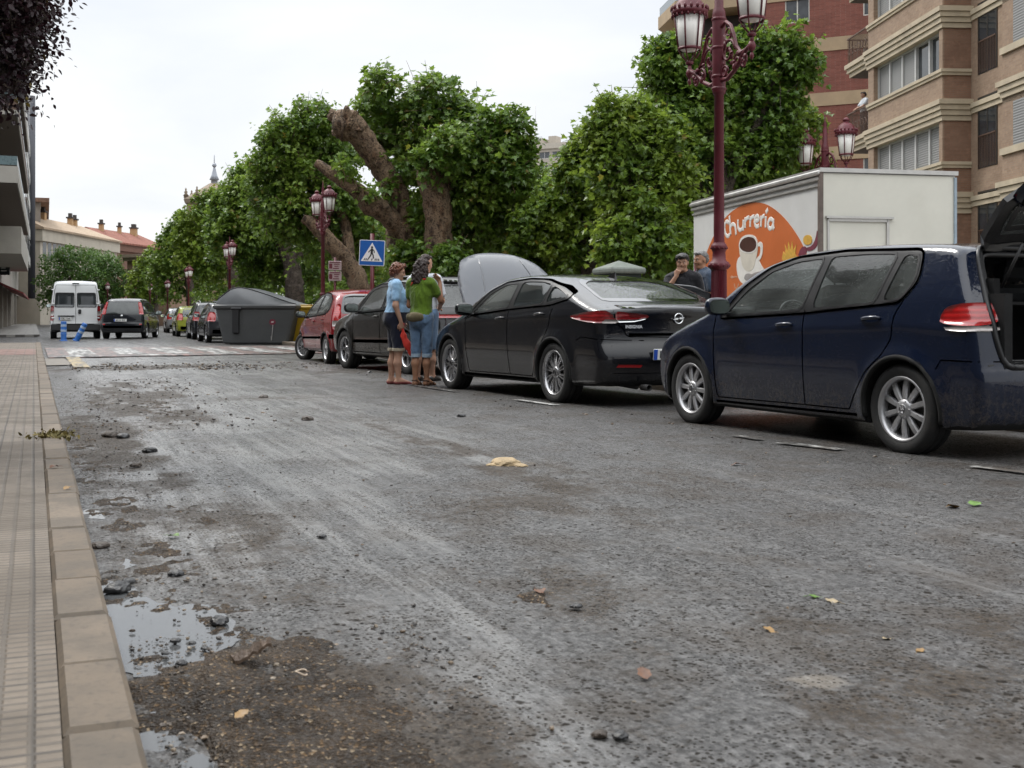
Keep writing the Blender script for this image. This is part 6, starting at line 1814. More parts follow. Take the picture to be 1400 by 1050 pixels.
def churros_trailer():
 be=R(12);A=(4.355,16.7)
 d=(-sin(be),cos(be));e=(cos(be),sin(be))
 L,W,H=5.0,2.1,2.88
 root=thing('churros_trailer','white churros stall trailer with orange painted side and coffee cup','food trailer',(A[0],A[1],.12),R(90)+be)
 wh=pbr('trailer_white',(.60,.60,.585),.45,var=.05,nscale=1.5,dirt=.12,dirtcol=(.4,.38,.34));cream=pbr('trailer_cream',(.64,.63,.56),.5,var=.06,nscale=1.2,dirt=.2,dirtcol=(.42,.40,.33))
 alu=pbr('trailer_alu',(.50,.49,.47),.4,metal=.6,var=.1);rust=pbr('corner_trim',(.13,.10,.085),.6,var=.3);blu=pbr('top_trim',(.30,.37,.43),.5)
 b=MB();b.box((L/2,-W/2,.45+(H-.45)/2),(L,W,H-.45));b.build('body',wh,root)
 p=MB();p.box((-.012,-W/2,.45+(H-.45)/2),(.02,W-.02,H-.50));po=p.build('end_panel',cream,root)
 t=MB();t.box((L/2,.02,H-.10),(L+.06,.05,.05),None,0,.01);t.box((L/2,.03,H-.02),(L+.1,.08,.07),None,0,.02);t.box((L/2,.015,H-.19),(L,.03,.03));t.box((L/2,-W/2,H+.02),(L+.1,W+.06,.06));t.build('roof_trim',alu,root)
 t=MB();t.box((-.03,-W/2,H+.02),(.03,W+.04,.05));t.box((-.025,-W+.01,1.7),(.04,.04,H-.6));t.build('edge_trim',blu,root)
 t=MB();t.box((-.02,.012,1.65),(.06,.06,H-.42),None,0,.01);t.build('corner_post',rust,root)
 dr=MB();y0,y1,zt=-.10,-1.02,2.20
 dr.box((-.03,(y0+y1)/2,zt),(.03,y0-y1,.045));dr.box((-.03,y1,(zt+.6)/2+.02),(.03,.04,zt-.6));dr.box((-.03,y0,(zt+.6)/2),(.03,.03,zt-.6));dr.box((-.04,(y0+y1)/2-.02,zt+.035),(.06,y0-y1+.12,.03));dr.build('hatch_frame',alu,root)
 for x in(1.9,2.8):
  w=MB();w.lathe([(.001,-.09),(.33,-.09),(.36,-.04),(.36,.04),(.33,.09),(.001,.09)],24,Matrix.Translation((x,-.15,.35))@Matrix.Rotation(R(90),4,'X'))
  w.build('wheel',M['rubber'],root);w=MB()
  w.lathe([(.001,-.09),(.33,-.09),(.36,-.04),(.36,.04),(.33,.09),(.001,.09)],24,Matrix.Translation((x,-W+.15,.35))@Matrix.Rotation(R(90),4,'X'))
  w.build('wheel',M['rubber'],root)
 T=Matrix(((1,0,0,0),(0,0,1,.003),(0,1,0,0),(0,0,0,1)))
 def face(px,py):
  k=(px-700)/F
  s=(A[0]-k*A[1])/(k*d[1]-d[0])
  return(s,CH-.12+(HY-py)*(A[1]+s*d[1])/F)
 org=pbr('art_orange',(.50,.125,.030),.45,var=.10,nscale=1.2);wart=pbr('art_white',(.70,.68,.64),.45,var=.06);cof=pbr('art_coffee',(.06,.02,.014),.4,var=.3);cupm=pbr('art_cup',(.60,.56,.48),.45,var=.12,nscale=4)
 yl=pbr('art_yellow',(.62,.36,.06),.45,var=.2,nscale=20);gr_=pbr('art_grey',(.30,.28,.27),.45,var=.2);pur=pbr('art_plum',(.16,.03,.05),.5);line_=pbr('art_line',(.52,.30,.20),.5)
 z_=[0.0]
 def art(name,pts,mat,lvl,rnd=2,px=True):
  P=[face(*q)for q in pts]if px else pts
  P=chaikin(P,rnd)if rnd else P
  P=[tuple(q)for q in P]
  a=sum(P[i-1][0]*P[i][1]-P[i][0]*P[i-1][1]for i in range(len(P)))
  P=P if a<0 else P[::-1]
  m=MB();m.prism(P,.0,.003*lvl,T);return m.build(name,mat,so)
 c=lambda pts:[(930+a/5.25,220+b/5.25)for a,b in pts]
 s_=MB();s_.box((L/2,.0015,1.55),(L-.1,.003,H-.72));so=s_.build('painted_side',wh,root)
 arc=c([(165,760),(180,690),(205,620),(245,530),(290,450),(335,395),(395,345),(460,310),(520,297),(590,300),(650,325),(710,370),(760,420),(810,485),(850,545),(885,610),(920,690),(960,800),(985,900),(1000,1010),(1005,1150),(150,1150),(150,900)])
 art('orange_disc',arc,org,1,1)
 art('saucer',c([(405,760),(415,700),(440,680),(560,690),(590,760),(620,790),(610,830),(560,850),(520,880),(460,890),(420,850)]),wart,2)
 cup=[(425,590),(440,550),(480,528),(530,530),(556,560),(563,610),(558,660),(545,720),(530,770),(505,795),(475,790),(452,760),(440,710),(428,650)]
 art('cup',c(cup),cupm,3)
 art('cup_handle',c([(560,590),(580,575),(598,600),(596,660),(580,710),(556,720),(558,690),(574,680),(582,640),(578,610),(562,615)]),wart,3)
 art('cup_rim',c([(425,600),(440,555),(480,528),(530,532),(556,560),(562,605),(545,650),(500,668),(450,655),(430,630)]),wart,4)
 art('coffee',c([(432,605),(445,568),(482,545),(525,546),(548,570),(555,605),(540,640),(500,657),(455,645),(437,625)]),cof,5)
 art('spoon',c([(462,850),(470,815),(495,805),(520,815),(540,800),(600,790),(615,800),(560,825),(520,850),(495,862)]),gr_,4)
 art('chips',c([(735,700),(745,650),(760,670),(755,600),(775,650),(780,580),(797,640),(808,575),(815,640),(838,600),(830,665),(842,690),(800,730),(745,730)]),yl,3,0)
 art('chips',c([(885,560),(900,535),(930,530),(950,550),(948,590),(920,605),(892,595)]),yl,3,1)
 art('paper_cone',c([(845,690),(870,620),(905,610),(915,650),(890,690)]),pur,2,1)
 art('paper_cone',c([(905,625),(950,610),(975,560),(988,480),(992,600),(960,640),(915,650)]),pur,2,1)
 art('flourish',c([(128,700),(135,665),(150,655),(162,690),(150,740),(132,740)]),org,2,1)
 art('flourish',c([(100,720),(112,740),(135,800),(130,860),(105,900),(110,850)]),pur,2,1)
 for q in([(360,835),(372,826),(372,820),(382,830),(412,828),(412,836),(382,838),(375,848),(372,842)],[(388,880),(392,905),(405,922),(420,905),(424,880),(419,880),(414,902),(405,914),(397,902),(393,880)]):art('line_drawing',c(q),line_,2,0)
 strokes={'c':[[(.62,.80),(.40,.95),(.15,.80),(.08,.48),(.18,.15),(.42,.03),(.64,.18)]],'h':[[(.10,1.55),(.10,.02)],[(.10,.62),(.30,.92),(.52,.82),(.56,.5),(.56,.02)]],'u':[[(.10,.93),(.10,.35),(.25,.05),(.45,.12),(.56,.40)],[(.56,.93),(.56,.02)]],'r':[[(.12,.93),(.12,.02)],[(.12,.55),(.25,.85),(.50,.92)]],'e':[[(.10,.50),(.58,.56),(.52,.85),(.34,.96),(.15,.80),(.08,.45),(.20,.12),(.40,.03),(.60,.15)]],'i':[[(.12,.93),(.12,.02)],[(.10,1.22),(.34,1.50)]],'a':[[(.55,.70),(.38,.94),(.16,.80),(.08,.45),(.20,.10),(.42,.10),(.55,.40)],[(.57,.93),(.57,.25),(.66,.04)]],}
 let=[('c',318,550,64,126),('h',356,534,84,90),('u',406,504,84,88),('r',458,485,74,86),('r',495,477,74,86),('e',528,477,66,88),('r',573,477,66,90),('i',607,482,62,90),('a',624,496,78,88)]
 for ch,x,y,wd,hgt in let:
  w=MB()
  for st in strokes[ch]:
   pts=[]
   for a,b in resample(chaikin([q for q in st],2,False)if len(st)>2 else np.array(st),.06,False):
    q=face(930+(x+a*wd+(b*-6 if ch in 'ch' else b*3))/5.25,220+(y-b*hgt)/5.25)
    pts.append((q[0],.010,q[1]))
   w.tube(pts,.036,8)
  w.v=[(vx,.006+(vy-.010)*.12,vz)for vx,vy,vz in w.v]
  w.build('letter',wart,so)
def kiosk_and_wall():
 gm=pbr('kiosk_green',(.02,.03,.025),.6);rf=pbr('kiosk_roof',(.17,.19,.17),.6,var=.2)
 p=at(846,433,23.3)
 root=thing('kiosk','small dark kiosk with pale roof slab under the trees','kiosk',(p.x,p.y,.12),R(20));root.scale=(.38,.45,.80)
 b=MB();b.box((0,0,1.05),(1.7,1.5,2.1));b.build('body',gm,root)
 r=MB();r.box((0,0,2.16),(2.0,1.9,.14),None,0,.04);r.add([(-.95,-.9,2.23),(.95,-.9,2.23),(.95,.9,2.23),(-.95,.9,2.23),(0,0,2.42)],[(0,1,4),(1,2,4),(2,3,4),(3,0,4)]);r.build('roof',rf,root)
 s=MB();s.box((0,-.76,1.35),(1.3,.03,.9));s.build('shutter',pbr('kiosk_shutter',(.06,.06,.055),.5),root)
 a=at(858,433,27);b2=at(948,433,25.5)
 root=thing('low_wall','low brown stone wall behind the two men under the trees','wall',(a.x,a.y,.12),atan2(b2.y-a.y,b2.x-a.x))
 L=(Vector((b2.x,b2.y))-Vector((a.x,a.y))).length
 w=MB();w.box((L/2,0,.72),(L,.3,1.44));w.build('wall',pbr('wall_stone',(.15,.10,.07),.85,var=.3,nscale=4,bump=.4,bscale=20),root)
 c=MB();c.box((L/2,0,1.5),(L+.1,.4,.12),None,0,.03);c.build('coping',pbr('wall_coping',(.18,.13,.10),.8,var=.2),root)
def environment():
 setting();corner_block();red_block();far_flats();background_left();left_block()
 lamp_posts();signs();containers();bollards();churros_trailer();kiosk_and_wall()
# ---------------------------------------------------------------- trees
LOBED=np.array([(0,0),(.20,-.02),(.50,.10),(.30,.22),(.62,.50),(.28,.52),(.20,.66),(0,1.0),(-.20,.66),(-.28,.52),(-.62,.50),(-.30,.22),(-.50,.10),(-.20,-.02)])
OVAL=np.array([(0,0),(.24,.25),(.30,.5),(.17,.82),(0,1.0),(-.17,.82),(-.30,.5),(-.24,.25)])
def leaves_mesh(name,pos,dirs,nrm,size,shape,mat,fold=.25,curl=.18):
 n=len(pos);k=len(shape)
 d=dirs/np.linalg.norm(dirs,axis=1,keepdims=True)
 nn=nrm-d*(nrm*d).sum(1,keepdims=True);nn/=np.maximum(np.linalg.norm(nn,axis=1,keepdims=True),1e-6)
 s=np.cross(d,nn)
 x=shape[:,0][None,:,None];y=shape[:,1][None,:,None]
 V=pos[:,None,:]+size[:,None,None]*(s[:,None,:]*x+d[:,None,:]*y+nn[:,None,:]*(fold*np.abs(x)-curl*y*y))
 Q=np.arange(n*k).reshape(n,k)
 return mesh_np(name,V.reshape(-1,3),Q,mat,None,False)
def leaf_mat(name,dark,light,young,trans=.42):
 t=NT(name)
 rnd=t('NewGeometry').outputs['Random Per Island']
 co=t.coord()
 n=t.noise(co,.7,4,.6);n2=t.noise(co,3.0,3,.6)
 c=t.mix(rnd,dark,light)
 c=t.mix(t.mapr(n,.45,.70,0,.75),c,young)
 c=t.mix(t.mapr(n2,.55,.75,0,.5),c,tuple(x*.7 for x in dark))
 c=t.mix(t.mapr(rnd,.982,.99),c,(.20,.15,.02))
 b=t.bsdf(color=c,rough=.36,spec=.5)
 tr=t('BsdfTranslucent',{'Color':t.mix(.5,c,young)})
 m=t('MixShader',{0:trans});t.l.new(b.outputs[0],m.inputs[1]);t.l.new(tr.outputs[0],m.inputs[2])
 return t.done(m)
def crown_points(blobs,n,rng,per=8,upness=.35,shoot=(.45,.9),droop=.2,fill=.3):
 """leaf places along shoots that grow out of a set of ellipsoids (x, y, z, rx, ry, rz)"""
 B=np.array(blobs,float)
 ex=[]
 for b in B:
  for _ in range(11):
   v=rng.normal(size=3);v[2]=abs(v[2])*.8-.15;v/=np.linalg.norm(v)
   r=rng.uniform(.12,.34)
   ex.append([*(b[:3]+v*b[3:]*rng.uniform(.80,1.30)),*(b[3:]*r)])
 B=np.vstack([B,ex])
 area=(B[:,3]*B[:,4]+B[:,4]*B[:,5]+B[:,3]*B[:,5])
 ns=n//per
 bi=rng.choice(len(B),ns,p=area/area.sum())
 d=rng.normal(size=(ns,3));d[:,2]+=.25;d/=np.linalg.norm(d,axis=1,keepdims=True)
 u=np.where(rng.random(ns)<fill,rng.uniform(.15,.7,ns),rng.uniform(.62,.98,ns))
 p0=B[bi,:3]+d*B[bi,3:]*u[:,None]
 ax=d+np.array([0,0,1])*upness+rng.normal(size=(ns,3))*.35
 ax/=np.linalg.norm(ax,axis=1,keepdims=True)
 ln=rng.uniform(shoot[0],shoot[1],ns)*np.clip((B[bi,3]+B[bi,5])*.6,.45,1)
 ln=ln*np.where(rng.random(ns)<.16,rng.uniform(1.5,2.5,ns),1)
 k=np.tile(np.arange(per),ns)
 S=np.repeat(np.arange(ns),per)
 tt=(k+rng.uniform(.2,1,len(k)))/per
 side=np.cross(ax[S],rng.normal(size=(len(S),3)));side/=np.maximum(np.linalg.norm(side,axis=1,keepdims=True),1e-6)
 pos=p0[S]+ax[S]*(ln[S]*tt)[:,None]+side*rng.uniform(.03,.12,len(S))[:,None]
 pos[:,2]-=droop*tt*tt*ln[S]
 dirs=side*1.0+ax[S]*.5+rng.normal(size=(len(S),3))*.3;dirs[:,2]-=.35
 nrm=np.array([0,0,1.0])+d[S]*.45+rng.normal(size=(len(S),3))*.55
 twig=(p0,p0+ax*(ln*.95)[:,None])
 return pos,dirs,nrm,twig
def bark_mat(name,c1,c2,c3):
 t=NT(name);co=t.coord()
 n=t.noise(t.mapping(co,(1,1,.35)),5,6,.65);n2=t.noise(co,22,5,.7);v=t('TexVoronoi',{'Vector':t.mapping(co,(1,1,.5)),'Scale':6.0}).outputs['Distance']
 c=t.mix(t.mapr(n,.40,.60),c1,c2);c=t.mix(t.mapr(v,.25,.5,0,.6),c,c3);c=t.mix(t.mapr(n2,.48,.60,0,.8),c,tuple(x*.30 for x in c1))
 h=t.math('ADD',t.math('MULTIPLY',n,1.5),n2)
 return t.done(t.bsdf(color=c,rough=.85,nrm=t.bump(h,1.0,.07)))
def limb_mesh(mb,pts,rad,seed=0,lump=.18,n=24,m=0):
 """a gnarled limb: a tube with an uneven, swelling surface"""
 pts=[np.array(p,float)for p in pts]
 P=[pts[0]];Rr=[rad[0]]
 for i in range(len(pts)-1):
  p0=pts[max(i-1,0)];p1=pts[i];p2=pts[i+1];p3=pts[min(i+2,len(pts)-1)]
  k=max(3,int(np.linalg.norm(p2-p1)/.07))
  for j in range(1,k+1):
   t=j/k
   P.append(.5*((2*p1)+(-p0+p2)*t+(2*p0-5*p1+4*p2-p3)*t*t+(-p0+3*p1-3*p2+p3)*t**3))
   Rr.append(rad[i]+(rad[i+1]-rad[i])*t)
 b=len(mb.v)
 mb.tube([tuple(p)for p in P],Rr,n,None,m)
 for i in range(len(P)):
  for k in range(n):
   idx=b+i*n+k
   v=np.array(mb.v[idx]);o=v-P[i]
   w=fbm(np.array([k*7/n+seed*13.7 if k<n/2 else(n-k)*7/n+seed*13.7+.0]),np.array([i*.22+seed]),3,seed)[0]-.5
   w2=fbm(np.array([k*23/n+seed*3.1]),np.array([i*.8+seed]),2,seed+5)[0]-.5
   mb.v[idx]=tuple(P[i]+o*(1+w*2.4*lump+w2*1.7*lump))
def px_blob(px,py,r,Z,dz=0.0,ry=None,flat=1.0):
 s=Z/F
 p=at(px,py,Z)
 k=(Z+dz)/Z
 return(p.x*k,Z+dz,CH+(p.z-CH)*k,r*s,(ry if ry else r)*s,r*s*flat)
def make_tree(name,label,base,limbs,blobs,n,leaf,mats,seed,shape=LOBED,group=None,per=8,crown_name='crown',twigs=True,**kw):
 """limbs: lists of (point, radius); everything in world coordinates, stored from the trunk's foot"""
 root=thing(name,label,'tree',(base[0],base[1],base[2]if len(base)>2 else 0),0,group)
 o=np.array(root.location)
 rng=np.random.default_rng(seed)
 mb=MB()
 for i,lm in enumerate(limbs):
  limb_mesh(mb,[np.array(p)-o for p,r in lm],[r for p,r in lm],seed+i,kw.get('lump',.18)*(1.6 if lm[-1][1]<.13 and lm[0][1]<.27 and len(lm)>4 else 1))
 if limbs:mb.build('trunk',mats[1],root)
 rs=kw.get('rs',.88)
 B=[(b[0]-o[0],b[1]-o[1],b[2]-o[2],b[3]*rs,b[4]*rs,b[5]*rs)for b in blobs]
 pos,dirs,nrm,twig=crown_points(B,int(n*1.4),rng,per,kw.get('upness',.35),kw.get('shoot',(.30,.62)),kw.get('droop',.2),kw.get('fill',.3))
 size=leaf*.76*rng.uniform(.5,1.25,len(pos))
 me=leaves_mesh(crown_name,pos,dirs,nrm,size,shape,mats[0],curl=kw.get('curl',.18))
 link(crown_name,me,root)
 if twigs:
  a,b=twig;k=rng.random(len(a))<.5
  a=a[k];b=b[k]
  n_=len(a);V=np.zeros((n_,6,3));ax=b-a;s1=np.cross(ax,[0.3,.8,.5]);s1/=np.maximum(np.linalg.norm(s1,axis=1,keepdims=True),1e-6);s2=np.cross(ax,s1);s2/=np.maximum(np.linalg.norm(s2,axis=1,keepdims=True),1e-6)
  for q in range(3):
   w=2*pi*q/3;off=s1*cos(w)+s2*sin(w)
   V[:,q]=a+off*.011;V[:,3+q]=b+off*.004
  i0=np.arange(n_)[:,None]*6
  Q=np.concatenate([i0+np.array([[q,(q+1)%3,3+(q+1)%3,3+q]])for q in range(3)])
  link('twigs',mesh_np('twigs',V.reshape(-1,3),Q,mats[1],None,False),root)
 return root
def dup_tree(src,label,loc,rotz,scale):
 r=copy_tree(src);r['label']=label;r.location=loc;r.rotation_euler=(0,0,rotz);r.scale=scale if isinstance(scale,tuple)else(scale,)*3
 return r
def trees():
 bark=bark_mat('plane_bark',(.050,.027,.014),(.20,.118,.066),(.29,.205,.13))
 dbark=bark_mat('dark_bark',(.055,.040,.030),(.085,.063,.047),(.11,.085,.065))
 lf=leaf_mat('plane_leaf',(.044,.100,.014),(.135,.235,.034),(.26,.37,.056))
 lf2=leaf_mat('plane_leaf_yellow',(.055,.115,.014),(.165,.265,.034),(.30,.39,.056))
 lf3=leaf_mat('lime_leaf',(.045,.105,.02),(.095,.185,.036),(.15,.25,.05))
 purple=leaf_mat('plum_leaf',(.014,.006,.010),(.030,.012,.017),(.055,.018,.022),.15)
 A=lambda px,py,Z:tuple(at(px,py,Z))
 gp='pollarded plane trees along the promenade'
 Z=29.0
 b=at(575,433,Z);b=(b.x,b.y,.1)
 trunk=[((b[0],b[1],.0),.62),(A(566,400,Z),.50),(A(556,345,Z),.46),(A(553,305,Z),.47)]
 stub=[(A(556,318,Z),.33),(A(542,268,Z-.2),.29),(A(518,222,Z-.4),.27),(A(494,188,Z-.6),.28),(A(480,176,Z-.7),.32)]
 knob=[(A(492,184,Z-.65),.26),(A(480,174,Z-.7),.34),(A(468,170,Z-.75),.38),(A(459,170,Z-.8),.30),(A(456,170,Z-.8),.12)]
 arm=[(A(556,330,Z),.27),(A(528,292,Z-.5),.24),(A(507,279,Z-.8),.29),(A(496,268,Z-.9),.22),(A(480,255,Z-1.0),.17),(A(455,238,Z-1.1),.14),(A(432,222,Z-1.1),.09)]
 rb=random.Random(3);burr=[]
 for i in range(22):
  q=np.array(A(rb.uniform(452,492),rb.uniform(158,184),Z-.75))+np.array((0,rb.uniform(-.3,.3),0));v=np.array((rb.uniform(-.22,.05),rb.uniform(-.25,.1),rb.uniform(-.05,.24)));burr.append([(q,rb.uniform(.10,.16)),(q+v*.5,rb.uniform(.08,.14)),(q+v,rb.uniform(.02,.06))])
 low=[(A(585,400,Z),.30),(A(572,350,Z-.2),.26),(A(553,310,Z-.2),.25)]
 rt=[(A(556,330,Z),.28),(A(575,345,Z),.22)]
 blobs=[px_blob(*q[:3],Z,*q[3:])for q in[(515,118,24),(512,158,30,.6),(592,152,46,.3),(572,182,46,1.0),(545,215,40,1.6),(625,185,42,.4),(610,222,46,.2),(640,175,38,.9),(575,245,38,1.5),(520,190,34,1.6),(655,215,40,.5),(560,300,36,2.4),(610,285,38,2.2),(630,262,34,.2),(578,352,28,-.6),(552,355,22,-.5),(590,385,26,-.6),(572,300,14,-.5),(538,262,11,-.5),(503,262,12,-1.0),(470,232,13,-1.2),(530,225,9,-.6),(548,232,12,-.3)]]
 make_tree('plane_tree','pollarded plane tree with a thick bare stub limb sawn off at the top',b,[trunk,stub,knob,arm,low]+burr,blobs,15000,.185,(lf,bark),11,group=gp,lump=.17)
 Z=28.0
 b=at(603,433,Z);b=(b.x,b.y,.1)
 blobs=[px_blob(*q[:3],Z,*q[3:])for q in[(690,190,36),(700,225,34),(668,200,42,.3),(690,255,36,.2),(655,275,40,.6),(640,240,40,.4),(605,245,34,1.6),(672,300,36,1.0),(700,280,26,.8),(640,320,36,1.8),(690,330,34,2.0),(600,330,34,2.6),(594,222,26,-.6),(612,365,30,-.8),(618,205,26,-.5)]]
 make_tree('plane_tree','plane tree with upright brown trunk beside the sawn stub tree',b,[[((b[0],b[1],0),.42),(A(604,380,Z),.36),(A(600,330,Z),.34),(A(598,280,Z),.32),(A(588,235,Z),.34),(A(600,210,Z),.2)],[(A(600,270,Z),.2),(A(620,240,Z+.2),.15),(A(645,215,Z+.3),.08)]],blobs,13000,.185,(lf,bark),12,group=gp,lump=.15)
 Z=31.0
 b=at(663,433,Z);b=(b.x,b.y,.1)
 blobs=[px_blob(*q[:3],Z,*q[3:])for q in[(660,345,44,.8),(700,355,40,1.0),(620,365,40,1.4),(735,345,40,1.4),(735,375,36,1.2),(775,360,40,1.6)]]
 make_tree('plane_tree','shaded plane tree with dark leaning trunk behind the raised bonnet',b,[[((b[0],b[1],0),.34),(A(657,360,Z),.28),(A(652,310,Z),.27),(A(662,270,Z),.24),(A(676,245,Z),.14)]],blobs,9000,.18,(lf,dbark),13,group=gp)
 Z=37.0
 b=at(497,433,Z);b=(b.x,b.y,.1)
 blobs=[px_blob(*q[:3],Z,*q[3:])for q in[(425,172,30),(395,190,36),(372,205,26,.4),(440,195,34,.5),(385,230,42,.5),(425,235,44,.5),(465,225,34,1.0),(370,265,38,.8),(410,275,42,.4),(452,280,40,.6),(490,300,36,1.2),(385,305,38,.8),(430,325,38,1.0),(475,345,34,1.6),(520,345,34,1.8)]]
 make_tree('plane_tree','plane tree with pale slanting limb behind the lamp and red car',b,[[((b[0],b[1],0),.36),(A(492,395,Z),.32),(A(478,365,Z),.30),(A(452,332,Z-.3),.26),(A(430,308,Z-.5),.20),(A(414,298,Z-.6),.12)],[(A(480,370,Z),.2),(A(470,300,Z+.6),.16),(A(440,240,Z+.8),.10)]],blobs,16000,.19,(lf,bark),14,group=gp)
 Z=46.0
 b=at(405,433,Z);b=(b.x,b.y,.1)
 blobs=[px_blob(*q[:3],Z,*q[3:])for q in[(345,235,20),(335,255,28),(358,270,30),(330,285,32),(365,305,34),(325,320,34),(395,330,34,.8),(350,345,32,.4),(305,300,22,.4),(310,335,26,.5),(395,375,28,1.2),(350,378,26,1.0),(440,370,28,1.5)]]
 t46=make_tree('plane_tree','dense plane tree rising behind the grey waste container',b,[[((b[0],b[1],0),.42),(A(402,385,Z),.34),(A(392,345,Z),.3),(A(365,300,Z),.14)],[(A(397,370,Z),.2),(A(425,330,Z),.12)]],blobs,14000,.21,(lf,dbark),15,group=gp)
 Z=62.0
 b=at(322,433,Z);b=(b.x,b.y,.1)
 blobs=[px_blob(*q[:3],Z,*q[3:])for q in[(300,272,17),(285,285,20),(275,305,24),(300,305,24),(265,330,24),(295,340,26),(320,320,22,.8),(260,355,22),(325,360,24,.8),(285,375,22,.4),(250,330,14),(350,385,22,1)]]
 make_tree('plane_tree','plane tree under the church spire, in front of its brick tower',b,[[((b[0],b[1],0),.4),(A(320,385,Z),.32),(A(305,340,Z),.2)]],blobs,11000,.23,(lf2,dbark),16,group=gp,twigs=False)
 Z=86.0
 b=at(262,433,Z);b=(b.x,b.y,.1)
 blobs=[px_blob(*q[:3],Z,*q[3:])for q in[(247,300,10),(240,318,15),(232,338,18),(250,345,18),(222,360,17),(243,372,19),(215,382,16),(268,375,18,1),(262,350,16),(233,400,16),(268,402,14,1)]]
 make_tree('plane_tree','plane tree next down the row beyond the church spire tree',b,[[((b[0],b[1],0),.4),(A(260,395,Z),.3),(A(250,355,Z),.2)]],blobs,8000,.27,(lf,dbark),17,group=gp,twigs=False)
 Z=112.0
 b=at(212,433,Z);b=(b.x,b.y,.1)
 blobs=[px_blob(*q[:3],Z,*q[3:])for q in[(206,350,10),(200,365,13),(190,380,13),(205,388,14),(186,398,12),(215,402,13),(220,378,12),(198,408,12)]]
 make_tree('plane_tree','last plane tree of the row, above the people carrier',b,[[((b[0],b[1],0),.4),(A(210,395,Z),.3),(A(204,370,Z),.2)]],blobs,5000,.30,(lf2,dbark),18,group=gp,twigs=False)
 Z=27.0
 b=at(812,433,Z);b=(b.x,b.y,.1)
 blobs=[px_blob(*q[:3],Z,*q[3:])for q in[(758,290,24),(792,245,28),(800,212,26),(800,250,38,.4),(732,312,28,.3),(768,305,34,.2),(810,295,42,.2),(740,340,36,.6),(785,345,40,.4),(830,330,40,.2),(725,365,30,1),(850,360,28,1.0),(803,190,14),(785,222,14)]]
 make_tree('plane_tree','bright green plane tree in the middle, between pollards and lamp',b,[[((b[0],b[1],0),.34),(A(810,380,Z),.28),(A(800,320,Z),.22),(A(785,260,Z),.12)],[(A(805,340,Z),.16),(A(770,290,Z),.08)],[(A(803,330,Z),.14),(A(835,290,Z),.07)]],blobs,15000,.175,(lf2,dbark),19,group=gp)
 Z=25.0
 b=at(872,433,Z);b=(b.x,b.y,.1)
 blobs=[px_blob(*q[:3],Z,*q[3:])for q in[(838,158,26),(868,165,26,.3),(845,195,34,.2),(880,215,40,.3),(850,245,40,.2),(895,265,42,.2),(860,300,42,.3),(905,320,42,.4),(870,345,32,.8),(920,360,28,.9),(830,215,24),(925,290,36,.5),(875,345,34,-.6),(905,345,32,-.5),(900,190,34,.3),(910,235,34,.2),(825,185,22),(845,340,30,-.4),(880,310,34,-.5)]]
 make_tree('plane_tree','plane tree with pale young leaves just behind the tall lamp',b,[[((b[0],b[1],0),.32),(A(872,380,Z),.27),(A(868,300,Z),.22),(A(855,220,Z),.1)],[(A(869,310,Z),.15),(A(895,250,Z),.08)]],blobs,16500,.17,(lf2,dbark),20,group=gp)
 Z=26.8
 b=at(985,433,Z);b=(b.x,b.y,.1)
 blobs=[px_blob(*q[:3],Z,*q[3:])for q in[(900,88,26),(925,70,26),(915,120,42,.2),(945,105,40,.5),(900,165,42,.3),(945,165,46,.2),(985,130,44,.6),(1000,85,36,.6),(1040,75,32,.3),(1075,62,24),(1060,110,38,.2),(1090,95,26),(1020,155,48,.3),(1060,160,38,.2),(925,215,44,.2),(975,215,48,.2),(1025,215,44,.4),(1068,205,28,.3),(940,265,42,.5),(985,262,42,.8),(1030,255,34,.8),(910,300,34,1.0),(950,310,36,1.5),(1075,190,22),(950,355,30,1.8),(1100,75,12)]]
 make_tree('plane_tree','largest plane tree, full crown behind the nearest lamp lanterns',b,[[((b[0],b[1],0),.36),(A(985,330,Z),.30),(A(985,260,Z),.26),(A(970,180,Z),.14),(A(950,120,Z),.07)],[(A(985,270,Z),.18),(A(1030,180,Z),.11),(A(1060,110,Z),.05)],[(A(985,290,Z),.15),(A(930,220,Z),.07)]],blobs,27000,.172,(lf,dbark),21,group=gp)
 Z=28.5
 b=at(1112,433,Z);b=(b.x,b.y,.1)
 blobs=[px_blob(*q[:3],Z,*q[3:])for q in[(1105,175,16),(1095,205,20),(1110,235,20),(1085,250,22),(1100,160,12),(1120,300,30)]]
 make_tree('plane_tree','slender plane tree peeping out behind the second lamp',b,[[((b[0],b[1],0),.2),(A(1110,300,Z),.16),(A(1102,200,Z),.06)]],blobs,2600,.16,(lf2,dbark),22,group=gp)
 spots=[(470,395,58),(560,395,52),(640,400,47),(720,400,44),(800,400,41),(400,400,66),(335,405,80),(880,390,40),(950,380,38)]
 src=None
 for i,(px,py,Z)in enumerate(spots):
  p=at(px,433,Z)
  labs=['in the gap behind the slanting limb','behind the crossing sign','behind the people, deep in shade','behind the raised bonnet, far across the promenade','behind the kiosk, far across the promenade','behind the yellow container','behind the second lamp of the row','behind the saloon roof and low wall','behind the churros trailer corner']
  lab='shaded back row plane tree '+labs[i]
  if src is None:
   rr=np.random.default_rng(3)
   bl=[(p.x+rr.uniform(-2.6,2.6),Z+rr.uniform(-2.4,2.4),rr.uniform(1.7,5.6),rr.uniform(.9,1.5),rr.uniform(.9,1.5),rr.uniform(.7,1.2))for _ in range(22)]
   src=make_tree('plane_tree',lab,(p.x,Z,.1),[[((p.x,Z,0),.34),((p.x+.1,Z,2.2),.27),((p.x-.2,Z,4.4),.14)]],bl,12000,.22,(lf,dbark),31,group='back row of plane trees',twigs=False,fill=.4)
  else:
   dup_tree(src,lab,(p.x,Z,.1),i*1.3,(1.0+.06*(i%3),1.0,.92+.05*(i%4)))
 hp=at(500,433,70);hq=at(1000,433,44)
